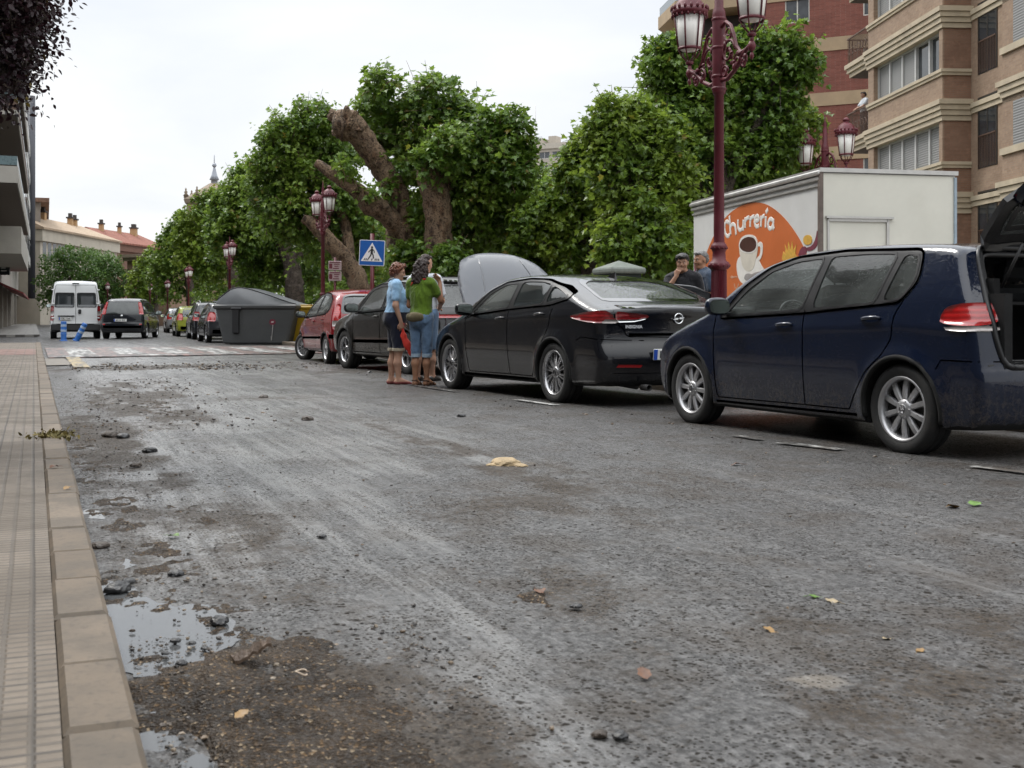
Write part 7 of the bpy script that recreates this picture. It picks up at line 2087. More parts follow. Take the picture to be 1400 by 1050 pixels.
 root=thing('hedge','long dark clipped hedge closing the promenade under the plane trees','hedge',((hp.x+hq.x)/2,(hp.y+hq.y)/2,.1),atan2(hq.y-hp.y,hq.x-hp.x))
 L=(Vector((hq.x,hq.y))-Vector((hp.x,hp.y))).length
 rng=np.random.default_rng(5);n=16000
 pos=np.stack([rng.uniform(-L/2,L/2,n),rng.uniform(-.7,.7,n),rng.uniform(0,2.6,n)],1)
 nr=rng.normal(size=(n,3));nr[:,1]-=.8;nr[:,2]+=.5
 link('foliage',leaves_mesh('foliage',pos,rng.normal(size=(n,3)),nr,rng.uniform(.12,.24,n),OVAL,lf3),root)
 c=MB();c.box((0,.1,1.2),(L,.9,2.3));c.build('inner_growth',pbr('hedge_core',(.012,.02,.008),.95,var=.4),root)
 Z=122.0
 for i,(px,lab,sd,bl)in enumerate(((92,'broad round green tree standing behind the white van',41,[(75,362,18),(95,352,19),(115,358,20),(70,385,20),(95,380,24),(122,382,20),(85,405,18),(112,405,18),(66,408,14)]),(143,'second round green tree, between the van and brick building',42,[(133,358,18),(150,362,17),(160,378,16),(140,380,20),(128,400,16),(152,400,18),(166,396,11),(138,412,14)]))):
  b=at(px,433,Z+i*4)
  make_tree('round_tree',lab,(b.x,b.y,.1),[[((b.x,b.y,0),.35),((b.x,b.y,3),.28),((b.x+.3,b.y,5),.15)]],[px_blob(*q,Z+i*4,dz)for q in bl for dz in(0,2.0)],9000,.30,(lf3,dbark),sd,OVAL,twigs=False,droop=.5,upness=0)
 Z=8.6
 b=(at(-190,433,Z).x,Z,.1)
 q=[(-40,10,80),(10,-20,70),(20,40,62),(45,15,42),(-20,90,66),(25,95,46),(10,128,30),(62,60,24),(40,75,34),(-70,60,80),(72,-10,36),(-90,-30,90),(-10,-70,90),(50,-60,60),(-150,40,80),(-180,-40,100),(-100,120,60),(36,120,16),(-30,135,40)]
 blobs=[px_blob(a-30,c-6,r*.84,Z,dz)for a,c,r in q for dz in(-.35,.35)]
 A2=lambda px,py:tuple(at(px,py,Z))
 make_tree('plum_tree','dark purple leaved plum tree overhanging the left pavement',b,[[((b[0],b[1],0),.13),(A2(-190,260),.11),(A2(-170,150),.09),(A2(-120,60),.06),(A2(-40,10),.03)],[(A2(-180,190),.07),(A2(-90,110),.04),(A2(10,90),.015)],[(A2(-160,120),.06),(A2(-60,60),.035),(A2(50,40),.012)]],blobs,26000,.062,(purple,dbark),51,OVAL,per=12,rs=1.0,shoot=(.28,.55),droop=.45,upness=.1,fill=.35)
# ---------------------------------------------------------------- people
class Fig:
 def __init__(s):s.p=[]
 def cap(s,a,b,r1,r2=None,k=.03):s.p.append(('c',np.array(a,float),np.array(b,float),r1,r1 if r2 is None else r2,k));return s
 def ell(s,c,r,rot=None,k=.03):
  s.p.append(('e',np.array(c,float),np.array(r,float),np.array(rot)if rot is not None else None,k));return s
 def chain(s,pts,rs,k=.03):
  for i in range(len(pts)-1):s.cap(pts[i],pts[i+1],rs[i],rs[i+1],k)
  return s
 def bounds(s,m=.03):
  lo=np.full(3,9.0);hi=-lo
  for q in s.p:
   if q[0]=='c':
    r=max(q[3],q[4]);lo=np.minimum(lo,np.minimum(q[1],q[2])-r);hi=np.maximum(hi,np.maximum(q[1],q[2])+r)
   else:
    r=q[2].max();lo=np.minimum(lo,q[1]-r);hi=np.maximum(hi,q[1]+r)
  return lo-m,hi+m
 def field(s,P,grow=0.0):
  shp=P.shape[:-1];X=P.reshape(-1,3)
  d=np.full(len(X),1.0)
  lo,hi=X.min(0),X.max(0)
  for q in s.p:
   if q[0]=='c':
    r=max(q[3],q[4]);bl=np.minimum(q[1],q[2])-r;bh=np.maximum(q[1],q[2])+r
   else:r=q[2].max();bl=q[1]-r;bh=q[1]+r
   mg=.07+abs(grow)
   if(bl-mg>hi).any()or(bh+mg<lo).any():continue
   m=((X>bl-mg)&(X<bh+mg)).all(1)
   if not m.any():continue
   Y=X[m]
   if q[0]=='c':
    ab=q[2]-q[1];l=max(ab@ab,1e-9)
    t=np.clip(((Y-q[1])@ab)/l,0,1)
    e=np.linalg.norm(Y-q[1]-t[:,None]*ab,axis=1)-(q[3]+(q[4]-q[3])*t);k=q[5]
   else:
    z=Y-q[1]
    if q[3]is not None:z=z@q[3]
    k0=np.linalg.norm(z/q[2],axis=1);k1=np.linalg.norm(z/(q[2]**2),axis=1)
    e=k0*(k0-1)/np.maximum(k1,1e-6);k=q[4]
   d[m]=smin(d[m],e,k)
  return(d-grow).reshape(shp)
def ripple(P,amp,sx=9,sz=14,seed=0):
 shp=P.shape[:-1];X=P.reshape(-1,3)
 x,y,z=X.T
 a=np.arctan2(y,x+.02)
 n1=fbm(a*1.6+z*4.0+seed*3.7+20,z*sz*.45-a*1.1+40,2,int(seed))
 n2=fbm(y*sx*1.5-z*6+seed+50,z*sz*.9+y*7+60,2,int(seed)+3)
 return(amp*((np.abs(n1-.5)*4-.8)*1.3+(n2-.5)*1.8)).reshape(shp)
def fmesh(name,f,lo,hi,h,mat,parent):
 V,Q,N=iso(f,lo,hi,h,2,.003)
 return link(name,mesh_np(name,V,Q,mat,N),parent)
def add_hand(b,w,d,palm,side,curl=.5,spread=1.0,s=1.0,thumb_in=0.0):
 """w wrist, d hand direction, palm = way the palm faces, side = +1 if the thumb leaves towards d x palm"""
 d=np.array(d,float);d/=np.linalg.norm(d);palm=np.array(palm,float);palm-=d*(palm@d);palm/=np.linalg.norm(palm)
 u=np.cross(d,palm)*side
 w=np.array(w,float)
 for o,r in((-.024,.0125),(-.008,.0135),(.009,.0135),(.025,.0130)):
  b.cap(w+d*.012+u*o*.5,w+d*.082*s+u*o,.0165,r,.012)
 for i,(o,ln,q)in enumerate(((-.030,.058,1.12),(-.010,.072,1.0),(.011,.078,.95),(.031,.070,.85))):
  p=w+d*.084*s+u*o;cc=curl*q;a=.15*cc
  pts=[p]
  dd=d.copy()
  for seg,fr in((0,.45),(1,.32),(2,.25)):
   a=cc*(.55+.35*seg)
   v=d*cos(a)+palm*sin(a)+u*o*1.2*spread
   pts.append(pts[-1]+v/np.linalg.norm(v)*ln*fr*s)
  b.chain(pts,[.0088,.0084,.0078,.0068],.004)
 t0=w+d*.025+u*.022
 t1=t0+(d*.6+u*.75+palm*.25)*.034;t2=t1+(d*.9+u*(.25-thumb_in)+palm*(.3+thumb_in))*.028;t3=t2+(d*.9+u*(-.05-thumb_in)+palm*(.35+thumb_in))*.022
 b.chain([t0,t1,t2,t3],[.014,.0115,.0100,.0080],.008)
def add_foot(b,ank,yaw=0.0,ln=.235,toe_h=.022):
 c,s_=cos(yaw),sin(yaw)
 f=lambda x,y,z:(ank[0]+x*c-y*s_,ank[1]+x*s_+y*c,z)
 b.cap(f(-.035,0,.035),f(.05,0,.045),.034,.034,.03);b.cap(f(.03,.0,.05),f(ln*.62,-.012,.028),.034,.022,.03);b.cap(f(.03,.0,.045),f(ln*.60,.022,.026),.03,.021,.03)
 for i,o in enumerate((-.026,-.012,.002,.015,.027)):b.cap(f(ln*.62,o,.02),f(ln*(.76-abs(i-1)*.035),o*1.1,.014),.014,.011,.008)
def add_head(b,c,yaw=0.0,pitch=0.0,s=1.0,fem=False):
 """skull, jaw, nose, lips, ears and brow; returns the frame"""
 Rm=np.array(Matrix.Rotation(yaw,3,'Z')@Matrix.Rotation(pitch,3,'Y'))
 c=np.array(c,float)
 g=lambda x,y,z:c+Rm@(np.array((x,y,z))*s)
 b.ell(g(-.008,0,.03),np.array((.094,.074,.090))*s,Rm,.03)
 b.ell(g(.018,0,-.035),np.array((.070,.058,.078))*s,Rm,.04)
 b.cap(g(.062,-.018,-.088),g(.062,.018,-.088),.020*s,.020*s,.03)
 b.cap(g(.082,0,.022),g(.104,0,-.018),.0095*s,.0125*s,.010)
 b.ell(g(.096,.011,-.022),np.array((.009,.008,.007))*s,Rm,.006);b.ell(g(.096,-.011,-.022),np.array((.009,.008,.007))*s,Rm,.006)
 b.cap(g(.078,-.022,-.052),g(.078,.022,-.052),.0085*s,.0085*s,.008);b.cap(g(.076,-.018,-.062),g(.076,.018,-.062),.009*s,.009*s,.008)
 for q in(1,-1):
  b.ell(g(-.004,q*.076,-.005),np.array((.020,.008,.030))*s,Rm,.008)
  b.cap(g(.074,q*.045,.032),g(.084,q*.018,.030),.009*s,.009*s,.012)
  b.ell(g(.058,q*.040,-.025),np.array((.024,.022,.022))*s,Rm,.03)
 return g,Rm
def face_parts(root,g,eyes=True):
 if eyes:
  for q in(1,-1):
   m=MB();c=g(.075,q*.031,.012);m.ball(tuple(c),.011,8);m.build('eye',M['eye_white'],root)
   m=MB();c=g(.083,q*.0315,.012);m.ball(tuple(c),.0052,8);m.build('pupil',M['eye_dark'],root)
 class Brows:
  def build(s,name,mat,par):
   for q in(1,-1):
    m=MB();m.tube([tuple(g(.074,q*.052,.034)),tuple(g(.086,q*.034,.040)),tuple(g(.087,q*.016,.036))],[.003,.0045,.003],5);m.build(name,mat,par)
 return Brows()
def hair_mesh(root,blobs,mat,amp=.012,freq=55,h=.007,name='hair',cut=None):
 b=Fig()
 for q in blobs:
  if len(q)==2:b.ell(q[0],q[1],None,.02)
  else:b.ell(q[0],q[1],q[2],.02)
 def f(P):
  x,y,z=P[...,0],P[...,1],P[...,2]
  w=np.sin(freq*x+2.0*np.sin(freq*.6*z))*np.sin(freq*y+1.7)*np.sin(freq*z+2*np.sin(freq*.5*x))+.5*np.sin(freq*2.1*x+1)*np.sin(freq*1.9*y)*np.sin(freq*2.2*z)
  r=b.field(P)+amp*w
  if cut is not None:r=np.maximum(r,cut(P))
  return r
 lo,hi=b.bounds(.03)
 return fmesh(name,f,lo,hi,h,mat,root)
def people_mats():
 def skin(n,c):
  t=NT(n);co=t.coord();k=t.noise(co,9,4,.6)
  b=t.bsdf(color=t.mix(t.mapr(k,.3,.7),tuple(x*.85 for x in c),c),rough=.5,sss=.08,spec=.35)
  b.inputs['Subsurface Radius'].default_value=(.02,.008,.004)
  return t.done(b)
 M['skin']=skin('skin_fair',(.46,.27,.19));M['skin_tan']=skin('skin_tan',(.34,.175,.105));M['skin_olive']=skin('skin_olive',(.36,.20,.13))
 M['eye_white']=pbr('eye_white',(.6,.58,.55),.2,coat=1);M['eye_dark']=pbr('eye_dark',(.02,.012,.008),.15,coat=1)
 def cloth(n,c,weave=700,var=.15,rough=.85):
  t=NT(n);co=t.coord();k=t.noise(co,5,5,.6);w=t.noise(co,weave,2);fo=t.noise(t.mapping(co,(1,1,.45)),9,3,.55)
  return t.done(t.bsdf(color=t.mix(t.mapr(k,.3,.7),tuple(x*(1-var)for x in c),tuple(min(1,x*(1+var))for x in c)),rough=rough,spec=.2,sheen=.2,nrm=t.bump(t.math('ADD',t.math('MULTIPLY',fo,3.0),t.math('MULTIPLY',w,.25)),.5,.02)))
 M['polo']=cloth('blue_polo',(.26,.43,.62));M['navy_shorts']=cloth('navy_cloth',(.010,.012,.026));M['cuff']=cloth('beige_cuff',(.40,.35,.26));M['red_bag']=cloth('red_nylon',(.60,.045,.030),rough=.5)
 M['green_tee']=cloth('green_tee',(.088,.155,.012));M['denim']=cloth('denim',(.115,.185,.29),var=.3);M['denim_cuff']=cloth('denim_cuff',(.28,.36,.44));M['olive']=cloth('olive_canvas',(.115,.095,.050));M['red_strap']=cloth('red_strap',(.42,.02,.015))
 M['white_tee']=cloth('white_tee',(.55,.58,.62));M['black_cloth']=cloth('black_cloth',(.012,.012,.015));M['blue_shirt']=cloth('slate_shirt',(.045,.065,.10));M['grey_trousers']=cloth('grey_trousers',(.05,.05,.055))
 M['red_hair']=pbr('auburn_hair',(.135,.040,.016),.45,var=.4,nscale=25,bump=.6,bscale=120);M['dark_hair']=pbr('dark_brown_hair',(.022,.010,.007),.6,var=.5,nscale=20,bump=.6,bscale=120);M['black_hair']=pbr('black_hair',(.010,.008,.007),.4,var=.3,nscale=20,bump=.5,bscale=120);M['grey_hair']=pbr('grey_hair',(.15,.145,.14),.5,var=.3,nscale=30,bump=.5,bscale=120)
 M['shoe_red']=pbr('red_slippers',(.26,.07,.065),.6);M['sandal']=pbr('sandal_leather',(.085,.045,.028),.6,var=.3);M['shoe_dark']=pbr('dark_shoe',(.02,.018,.016),.5)
def clip_z(lo=None,hi=None):
 def g(P,d):
  z=P[...,2]
  if lo is not None:d=np.maximum(d,lo-z)
  if hi is not None:d=np.maximum(d,z-hi)
  return d
 return g
def body_legs(b,hip_y,hip_z,feet,thigh=.088,knee=.058,calf=.054,ank=.036,lean=0.0,bend=.015):
 for sg,(fx,fy,yaw)in zip((1,-1),feet):
  h=(lean,sg*hip_y,hip_z);a=(fx,fy,.085);k=((h[0]+a[0])/2+bend,(h[1]+a[1])/2,hip_z*.53)
  b.cap(h,k,thigh,knee,.04);b.cap(k,((k[0]+a[0])/2-.012,(k[1]+a[1])/2,k[2]*.62),knee*.92,calf,.04);b.cap(((k[0]+a[0])/2-.012,(k[1]+a[1])/2,k[2]*.62),a,calf,ank,.04)
  b.cap(a,(a[0],a[1],.045),ank,ank*.98,.02)
  add_foot(b,(fx,fy),yaw)
def person(name_label,loc,yaw,group=None):
 return thing('person',name_label,'person',loc,yaw,group)
def woman_blue():
 p=gr(541,526.5)
 root=person('woman in light blue polo shirt and dark shorts holding a red bag',(p[0],p[1],.012),R(14))
 root.scale=(.93,.93,1)
 torso=Fig();arms=Fig();legs=Fig();head=Fig()
 torso.ell((.0,0,.93),(.155,.185,.13),None,.05).ell((.035,0,1.04),(.160,.178,.15),None,.06).ell((.01,0,1.22),(.128,.172,.17),None,.06)
 for q in(1,-1):torso.ell((.115,q*.075,1.185),(.075,.075,.078),None,.05)
 torso.cap((-.01,-.135,1.385),(-.01,.135,1.385),.062,.062,.06)
 torso.ell((-.06,0,.90),(.11,.16,.11),None,.05)
 rs=(-.015,-.178,1.375);re=(-.035,-.235,1.09);rw=(.045,-.225,.865)
 ls=(-.015,.178,1.375);le=(-.03,.225,1.10);lw=(.10,.18,.90)
 sleeves=Fig().cap(rs,tuple(np.array(rs)+(np.array(re)-rs)*.62),.053,.052,.03).cap(ls,tuple(np.array(ls)+(np.array(le)-ls)*.62),.053,.052,.03)
 for S,E,W in((rs,re,rw),(ls,le,lw)):
  arms.cap(S,E,.052,.043,.03).cap(E,W,.043,.027,.03)
 body_legs(legs,.088,.90,((-.055,.085,.10),(.03,-.085,-.06)),.098,.062,.056,.037)
 head.cap((.0,0,1.38),(.025,0,1.47),.058,.050,.03)
 g,Rm=add_head(head,(.040,0,1.555),R(-4),R(14),.98,True)
 hands=Fig();add_hand(hands,rw,(.18,.05,-1),(0,1,.1),-1,1.15,.4,.95);add_hand(hands,lw,(.6,-.2,-.8),(-.3,-1,0),1,.7,.6,.95)
 allb=Fig();allb.p=torso.p+arms.p+legs.p+head.p+hands.p
 lo,hi=allb.bounds()
 fmesh('body',allb.field,lo,hi,.0085,M['skin'],root)
 sh=Fig();sh.p=torso.p+sleeves.p
 ax=np.array(re)-np.array(rs);ax/=np.linalg.norm(ax)
 def fs(P):
  d=sh.field(P,.015)+ripple(P,.0030,8,22,1.0)
  d=np.maximum(d,.925-P[...,2]+.012*np.sin(P[...,1]*14))
  d=np.maximum(d,-(np.linalg.norm(P-np.array((.035,0,1.47)),axis=-1)-.072))
  return d
 lo,hi=sh.bounds(.05);fmesh('polo_shirt',fs,lo,hi,.009,M['polo'],root)
 col=Fig();
 for a in np.linspace(-2.5,2.5,12):pass
 pts=[(.02+.062*cos(a),.066*sin(a),1.432-.022*cos(a))for a in np.linspace(.35,2*pi-.35,18)]
 m=MB();m.tube(pts,.014,6,flat=1.8);m.tube([(.075,.035,1.41),(.105,.02,1.36),(.12,.0,1.30)],.007,5);m.build('collar',M['polo'],root)
 st=Fig();st.p=torso.p[:2]+[torso.p[-1]]+[q for q in legs.p if q[0]=='c' and q[1][2]>.3 and q[3]>.055]
 def ft(P):
  d=st.field(P,.020)+ripple(P,.004,7,16,2.0)
  return np.maximum(np.maximum(d,.475-P[...,2]),P[...,2]-1.0)
 lo,hi=st.bounds(.05);fmesh('shorts',ft,lo,hi,.010,M['navy_shorts'],root)
 cf=lambda P:np.maximum(np.maximum(st.field(P,.026),.462-P[...,2]),P[...,2]-.505)
 fmesh('cuff',cf,np.array((-.25,-.3,.43)),np.array((.25,.3,.54)),.008,M['cuff'],root)
 for(fx,fy,yaw)in((-.055,.085,.10),(.03,-.085,-.06)):
  sfig=Fig();add_foot(sfig,(fx,fy),yaw,.242)
  f=lambda P,sfig=sfig:np.maximum(np.maximum(sfig.field(P,.006),P[...,2]-.040),.0-P[...,2])
  lo,hi=sfig.bounds();fmesh('shoe',f,lo,hi,.007,M['shoe_red'],root)
 c=lambda x,y,z:tuple(g(x,y,z))
 hair_mesh(root,[(c(-.045,0,.055),(.085,.090,.080)),(c(-.085,0,.01),(.055,.080,.070)),(c(-.03,.07,.03),(.055,.035,.065)),(c(-.03,-.07,.03),(.055,.035,.065)),(c(.035,0,.105),(.060,.070,.032)),(c(-.09,0,-.05),(.035,.06,.045)),(c(.02,-.058,.07),(.04,.03,.04)),(c(.02,.058,.07),(.04,.03,.04))],M['red_hair'],.013,62,.006)
 fp=face_parts(root,g);fp.build('eyebrow',M['red_hair'],root)
 gl=MB()
 for q in(1,-1):
  gl.tube([c(.094-.012*abs(q*(.031+.026*cos(a)))/.05,q*(.031+.026*cos(a)),.008+.019*sin(a))for a in np.linspace(0,2*pi,17)],.0024,5)
  gl.tube([c(.080,q*.058,.014),c(.04,q*.078,.014),c(-.01,q*.080,.008)],.0024,5)
 gl.tube([c(.096,-.006,.012),c(.096,.006,.012)],.0024,5)
 gl.build('glasses',M['black_trim'],root)
 lp=MB();lp.tube([c(.085,-.020,-.056),c(.088,0,-.055),c(.085,.020,-.056)],[.003,.0045,.003],6);lp.build('lips',pbr('lip',(.36,.13,.11),.5),root)
 w=Vector((rw[0]+.02,rw[1]+.005,rw[2]-.10))+root.location*0
 ro=thing('red_bag','crumpled red cloth bag hanging from the hand of the woman in blue','bag',root.location,R(14));ro.scale=(.93,.93,1)
 bf=Fig();bf.chain([(w.x,w.y,w.z+.02),(w.x+.02,w.y,w.z-.09),(w.x+.075,w.y-.01,w.z-.22),(w.x+.155,w.y-.015,w.z-.345)],[.012,.034,.050,.042],.04)
 bf.cap((w.x+.12,w.y-.01,w.z-.33),(w.x+.185,w.y-.02,w.z-.33),.030,.026,.03)
 def fb(P):
  Y=P.copy();Y[...,1]=w.y+(Y[...,1]-w.y)*1.9
  return(bf.field(Y)+ripple(P,.006,24,20,3))*.6
 fmesh('cloth',fb,np.array((w.x-.08,w.y-.1,w.z-.44)),np.array((w.x+.30,w.y+.1,w.z+.06)),.008,M['red_bag'],ro)
 m=MB();m.tube([(w.x-.01,w.y+.012,w.z+.0),(w.x-.03,w.y+.01,w.z+.08),(w.x+.0,w.y,w.z+.10),(w.x+.03,w.y,w.z+.07),(w.x+.01,w.y,w.z)],.006,6);m.build('handle',M['red_bag'],ro)
def person_green():
 p=gr(576,528.5)
 root=person('person in green T-shirt and rolled denim seen from behind, long dark curls',(p[0],p[1],.012),R(62))
 root.scale=(.89,.89,1)
 torso=Fig();arms=Fig();legs=Fig();head=Fig()
 torso.ell((.0,0,.93),(.125,.170,.13),None,.05).ell((.005,0,1.06),(.115,.155,.15),None,.06).ell((-.005,0,1.24),(.118,.175,.18),None,.06)
 torso.cap((-.015,-.150,1.40),(-.015,.150,1.40),.058,.058,.06);torso.ell((-.06,0,.90),(.10,.155,.11),None,.05)
 rs=(-.01,-.195,1.385);re=(.12,-.275,1.165);rw=(.215,-.20,1.405)
 ls=(-.01,.195,1.385);le=(.03,.235,1.10);lw=(.20,.12,1.02)
 sleeves=Fig().cap(rs,tuple(np.array(rs)+(np.array(re)-rs)*.56),.050,.050,.03).cap(ls,tuple(np.array(ls)+(np.array(le)-ls)*.56),.050,.050,.03)
 for S,E,W in((rs,re,rw),(ls,le,lw)):arms.cap(S,E,.050,.041,.03).cap(E,W,.042,.028,.03)
 feet=((-.02,.095,.12),(.035,-.075,-.18))
 body_legs(legs,.098,.91,feet,.092,.058,.054,.037)
 head.cap((-.005,0,1.40),(.02,0,1.50),.056,.050,.03)
 g,Rm=add_head(head,(.035,0,1.585),R(-12),R(10),1.0)
 hands=Fig();add_hand(hands,rw,(-.05,.55,.75),(-.85,.2,.1),1,1.0,.3,1.0,.3);add_hand(hands,lw,(.7,-.6,.1),(-.2,-.2,.9),-1,.8,.5)
 allb=Fig();allb.p=torso.p+arms.p+legs.p+head.p+hands.p
 lo,hi=allb.bounds();fmesh('body',allb.field,lo,hi,.0085,M['skin_tan'],root)
 sh=Fig();sh.p=torso.p+sleeves.p
 def fs(P):
  d=sh.field(P,.016)+ripple(P,.0050,8,20,4.0)
  d=np.maximum(d,.925-P[...,2]+.012*np.sin(P[...,1]*12+1))
  return np.maximum(d,-(np.linalg.norm(P-np.array((.03,0,1.50)),axis=-1)-.080))
 lo,hi=sh.bounds(.06);fmesh('t_shirt',fs,lo,hi,.009,M['green_tee'],root)
 st=Fig();st.p=torso.p[:2]+[torso.p[-1]]+[q for q in legs.p if q[0]=='c' and q[1][2]>.3 and q[3]>.052]
 ft=lambda P:np.maximum(np.maximum(st.field(P,.013)+ripple(P,.0045,9,24,5.0),.40-P[...,2]),P[...,2]-1.0)
 lo,hi=st.bounds(.06);fmesh('jeans',ft,lo,hi,.010,M['denim'],root)
 cf=lambda P:np.maximum(np.maximum(st.field(P,.021)+ripple(P,.002,9,24,5.0),.385-P[...,2]),P[...,2]-.435)
 fmesh('cuff',cf,np.array((-.28,-.3,.36)),np.array((.28,.3,.46)),.008,M['denim_cuff'],root)
 bg=Fig().ell((-.165,.02,.935),(.055,.135,.062),None,.02).cap((-.14,-.08,.93),(-.14,.12,.93),.05,.05,.03)
 lo,hi=bg.bounds();fmesh('waist_pack',lambda P:bg.field(P)+ripple(P,.003,20,30,1),lo,hi,.009,M['olive'],root)
 bt=MB();bt.tube([(.155*cos(a),.192*sin(a),.945)for a in np.linspace(0,2*pi,33)],.016,6);bt.build('belt',M['olive'],root)
 sc=MB();sc.tube([(.02+.078*cos(a),.082*sin(a),1.462+.015*cos(a))for a in np.linspace(.0,2*pi,25)],.017,6,flat=1.5);sc.tube([(-.06,.05,1.46),(-.10,.085,1.42),(-.135,.105,1.36)],[.016,.014,.006],6);sc.tube([(-.05,-.06,1.46),(-.085,-.10,1.44),(-.07,-.13,1.45)],[.014,.012,.006],6);sc.build('neckerchief',M['red_strap'],root)
 for fx,fy,yaw in feet:
  m=MB();Mx=Matrix.Translation((fx,fy,0))@Matrix.Rotation(yaw,4,'Z')
  m.prism([tuple(q)for q in rpoly([(-.07,-.035),(.08,-.045),(.185,-.04),(.185,.035),(.08,.045),(-.07,.035)],.03)],0,.016,Mx)
  for x in(.03,.11):m.tube([(x,-.046,.012),(x,-.040,.045),(x,0,.075-x*.25),(x,.040,.045),(x,.046,.012)],.010,6,Mx)
  m.tube([(.0,-.045,.06),(-.05,-.03,.075),(-.065,0,.075),(-.05,.03,.075),(.0,.045,.06)],.008,6,Mx);m.build('sandal',M['sandal'],root)
 c=lambda x,y,z:tuple(g(x,y,z))
 hair_mesh(root,[(c(-.04,0,.06),(.095,.098,.085)),(c(-.075,0,-.01),(.070,.105,.095)),(c(-.085,0,-.10),(.065,.115,.085)),(c(-.085,0,-.175),(.055,.10,.06)),(c(-.01,.085,-.04),(.05,.036,.10)),(c(-.01,-.085,-.04),(.05,.036,.10)),(c(-.03,.095,-.12),(.045,.035,.065)),(c(-.03,-.095,-.12),(.045,.035,.065)),(c(.04,0,.105),(.05,.065,.03))],M['dark_hair'],.014,48,.007)
 fp=face_parts(root,g);fp.build('eyebrow',M['dark_hair'],root)
def man_behind():
 x=(581-700)*17.2/F
 root=person('man in white shirt mostly hidden behind the person in green',(x,17.2,.012),R(70))
 b=Fig();t=Fig()
 t.ell((0,0,.98),(.12,.165,.13),None,.05).ell((.01,0,1.12),(.125,.160,.16),None,.06).ell((0,0,1.32),(.125,.185,.18),None,.06);t.cap((-.01,-.165,1.485),(-.01,.165,1.485),.06,.06,.06)
 legs=Fig();feet=((-.04,.10,.1),(.06,-.09,-.1));body_legs(legs,.09,.96,feet,.092,.058,.054,.037)
 arms=Fig();sl=Fig()
 for sg in(1,-1):
  S=(-.01,sg*.205,1.465);E=(.02,sg*.255,1.17);W=(.20,sg*.14,1.06)
  arms.cap(S,E,.052,.042,.03).cap(E,W,.042,.028,.03);sl.cap(S,(.01,sg*.24,1.27),.052,.052,.03)
  add_hand(arms,W,(.7,-.5*sg,.0),(0,-.3*sg,-.9),sg,.6,.5)
 h=Fig();h.cap((0,0,1.48),(.02,0,1.60),.06,.054,.03);g,Rm=add_head(h,(.03,0,1.71),R(-25),R(16),1.03)
 a=Fig();a.p=t.p+legs.p+arms.p+h.p
 lo,hi=a.bounds();fmesh('body',a.field,lo,hi,.010,M['skin'],root)
 s=Fig();s.p=t.p+sl.p
 f=lambda P:np.maximum(np.maximum(s.field(P,.02)+ripple(P,.005,8,20,6),.92-P[...,2]),-(np.linalg.norm(P-np.array((.02,0,1.60)),axis=-1)-.08))
 lo,hi=s.bounds(.06);fmesh('shirt',f,lo,hi,.011,M['white_tee'],root)
 st=Fig();st.p=t.p[:1]+[q for q in legs.p if q[0]=='c' and q[1][2]>.3 and q[3]>.052]
 f2=lambda P:np.maximum(np.maximum(st.field(P,.026),.46-P[...,2]),P[...,2]-1.05)
 lo,hi=st.bounds(.05);fmesh('shorts',f2,lo,hi,.011,M['denim'],root)
 for fx,fy,yaw in feet:
  sf=Fig();add_foot(sf,(fx,fy),yaw,.25);lo,hi=sf.bounds();fmesh('shoe',lambda P,sf=sf:np.maximum(sf.field(P,.008),P[...,2]-.075),lo,hi,.008,M['shoe_dark'],root)
 c=lambda x,y,z:tuple(g(x,y,z))
 hair_mesh(root,[(c(-.03,0,.06),(.085,.078,.072)),(c(-.065,0,.01),(.055,.074,.075)),(c(.03,0,.095),(.05,.06,.03))],M['dark_hair'],.006,70,.007)
 face_parts(root,g).build('eyebrow',M['dark_hair'],root)
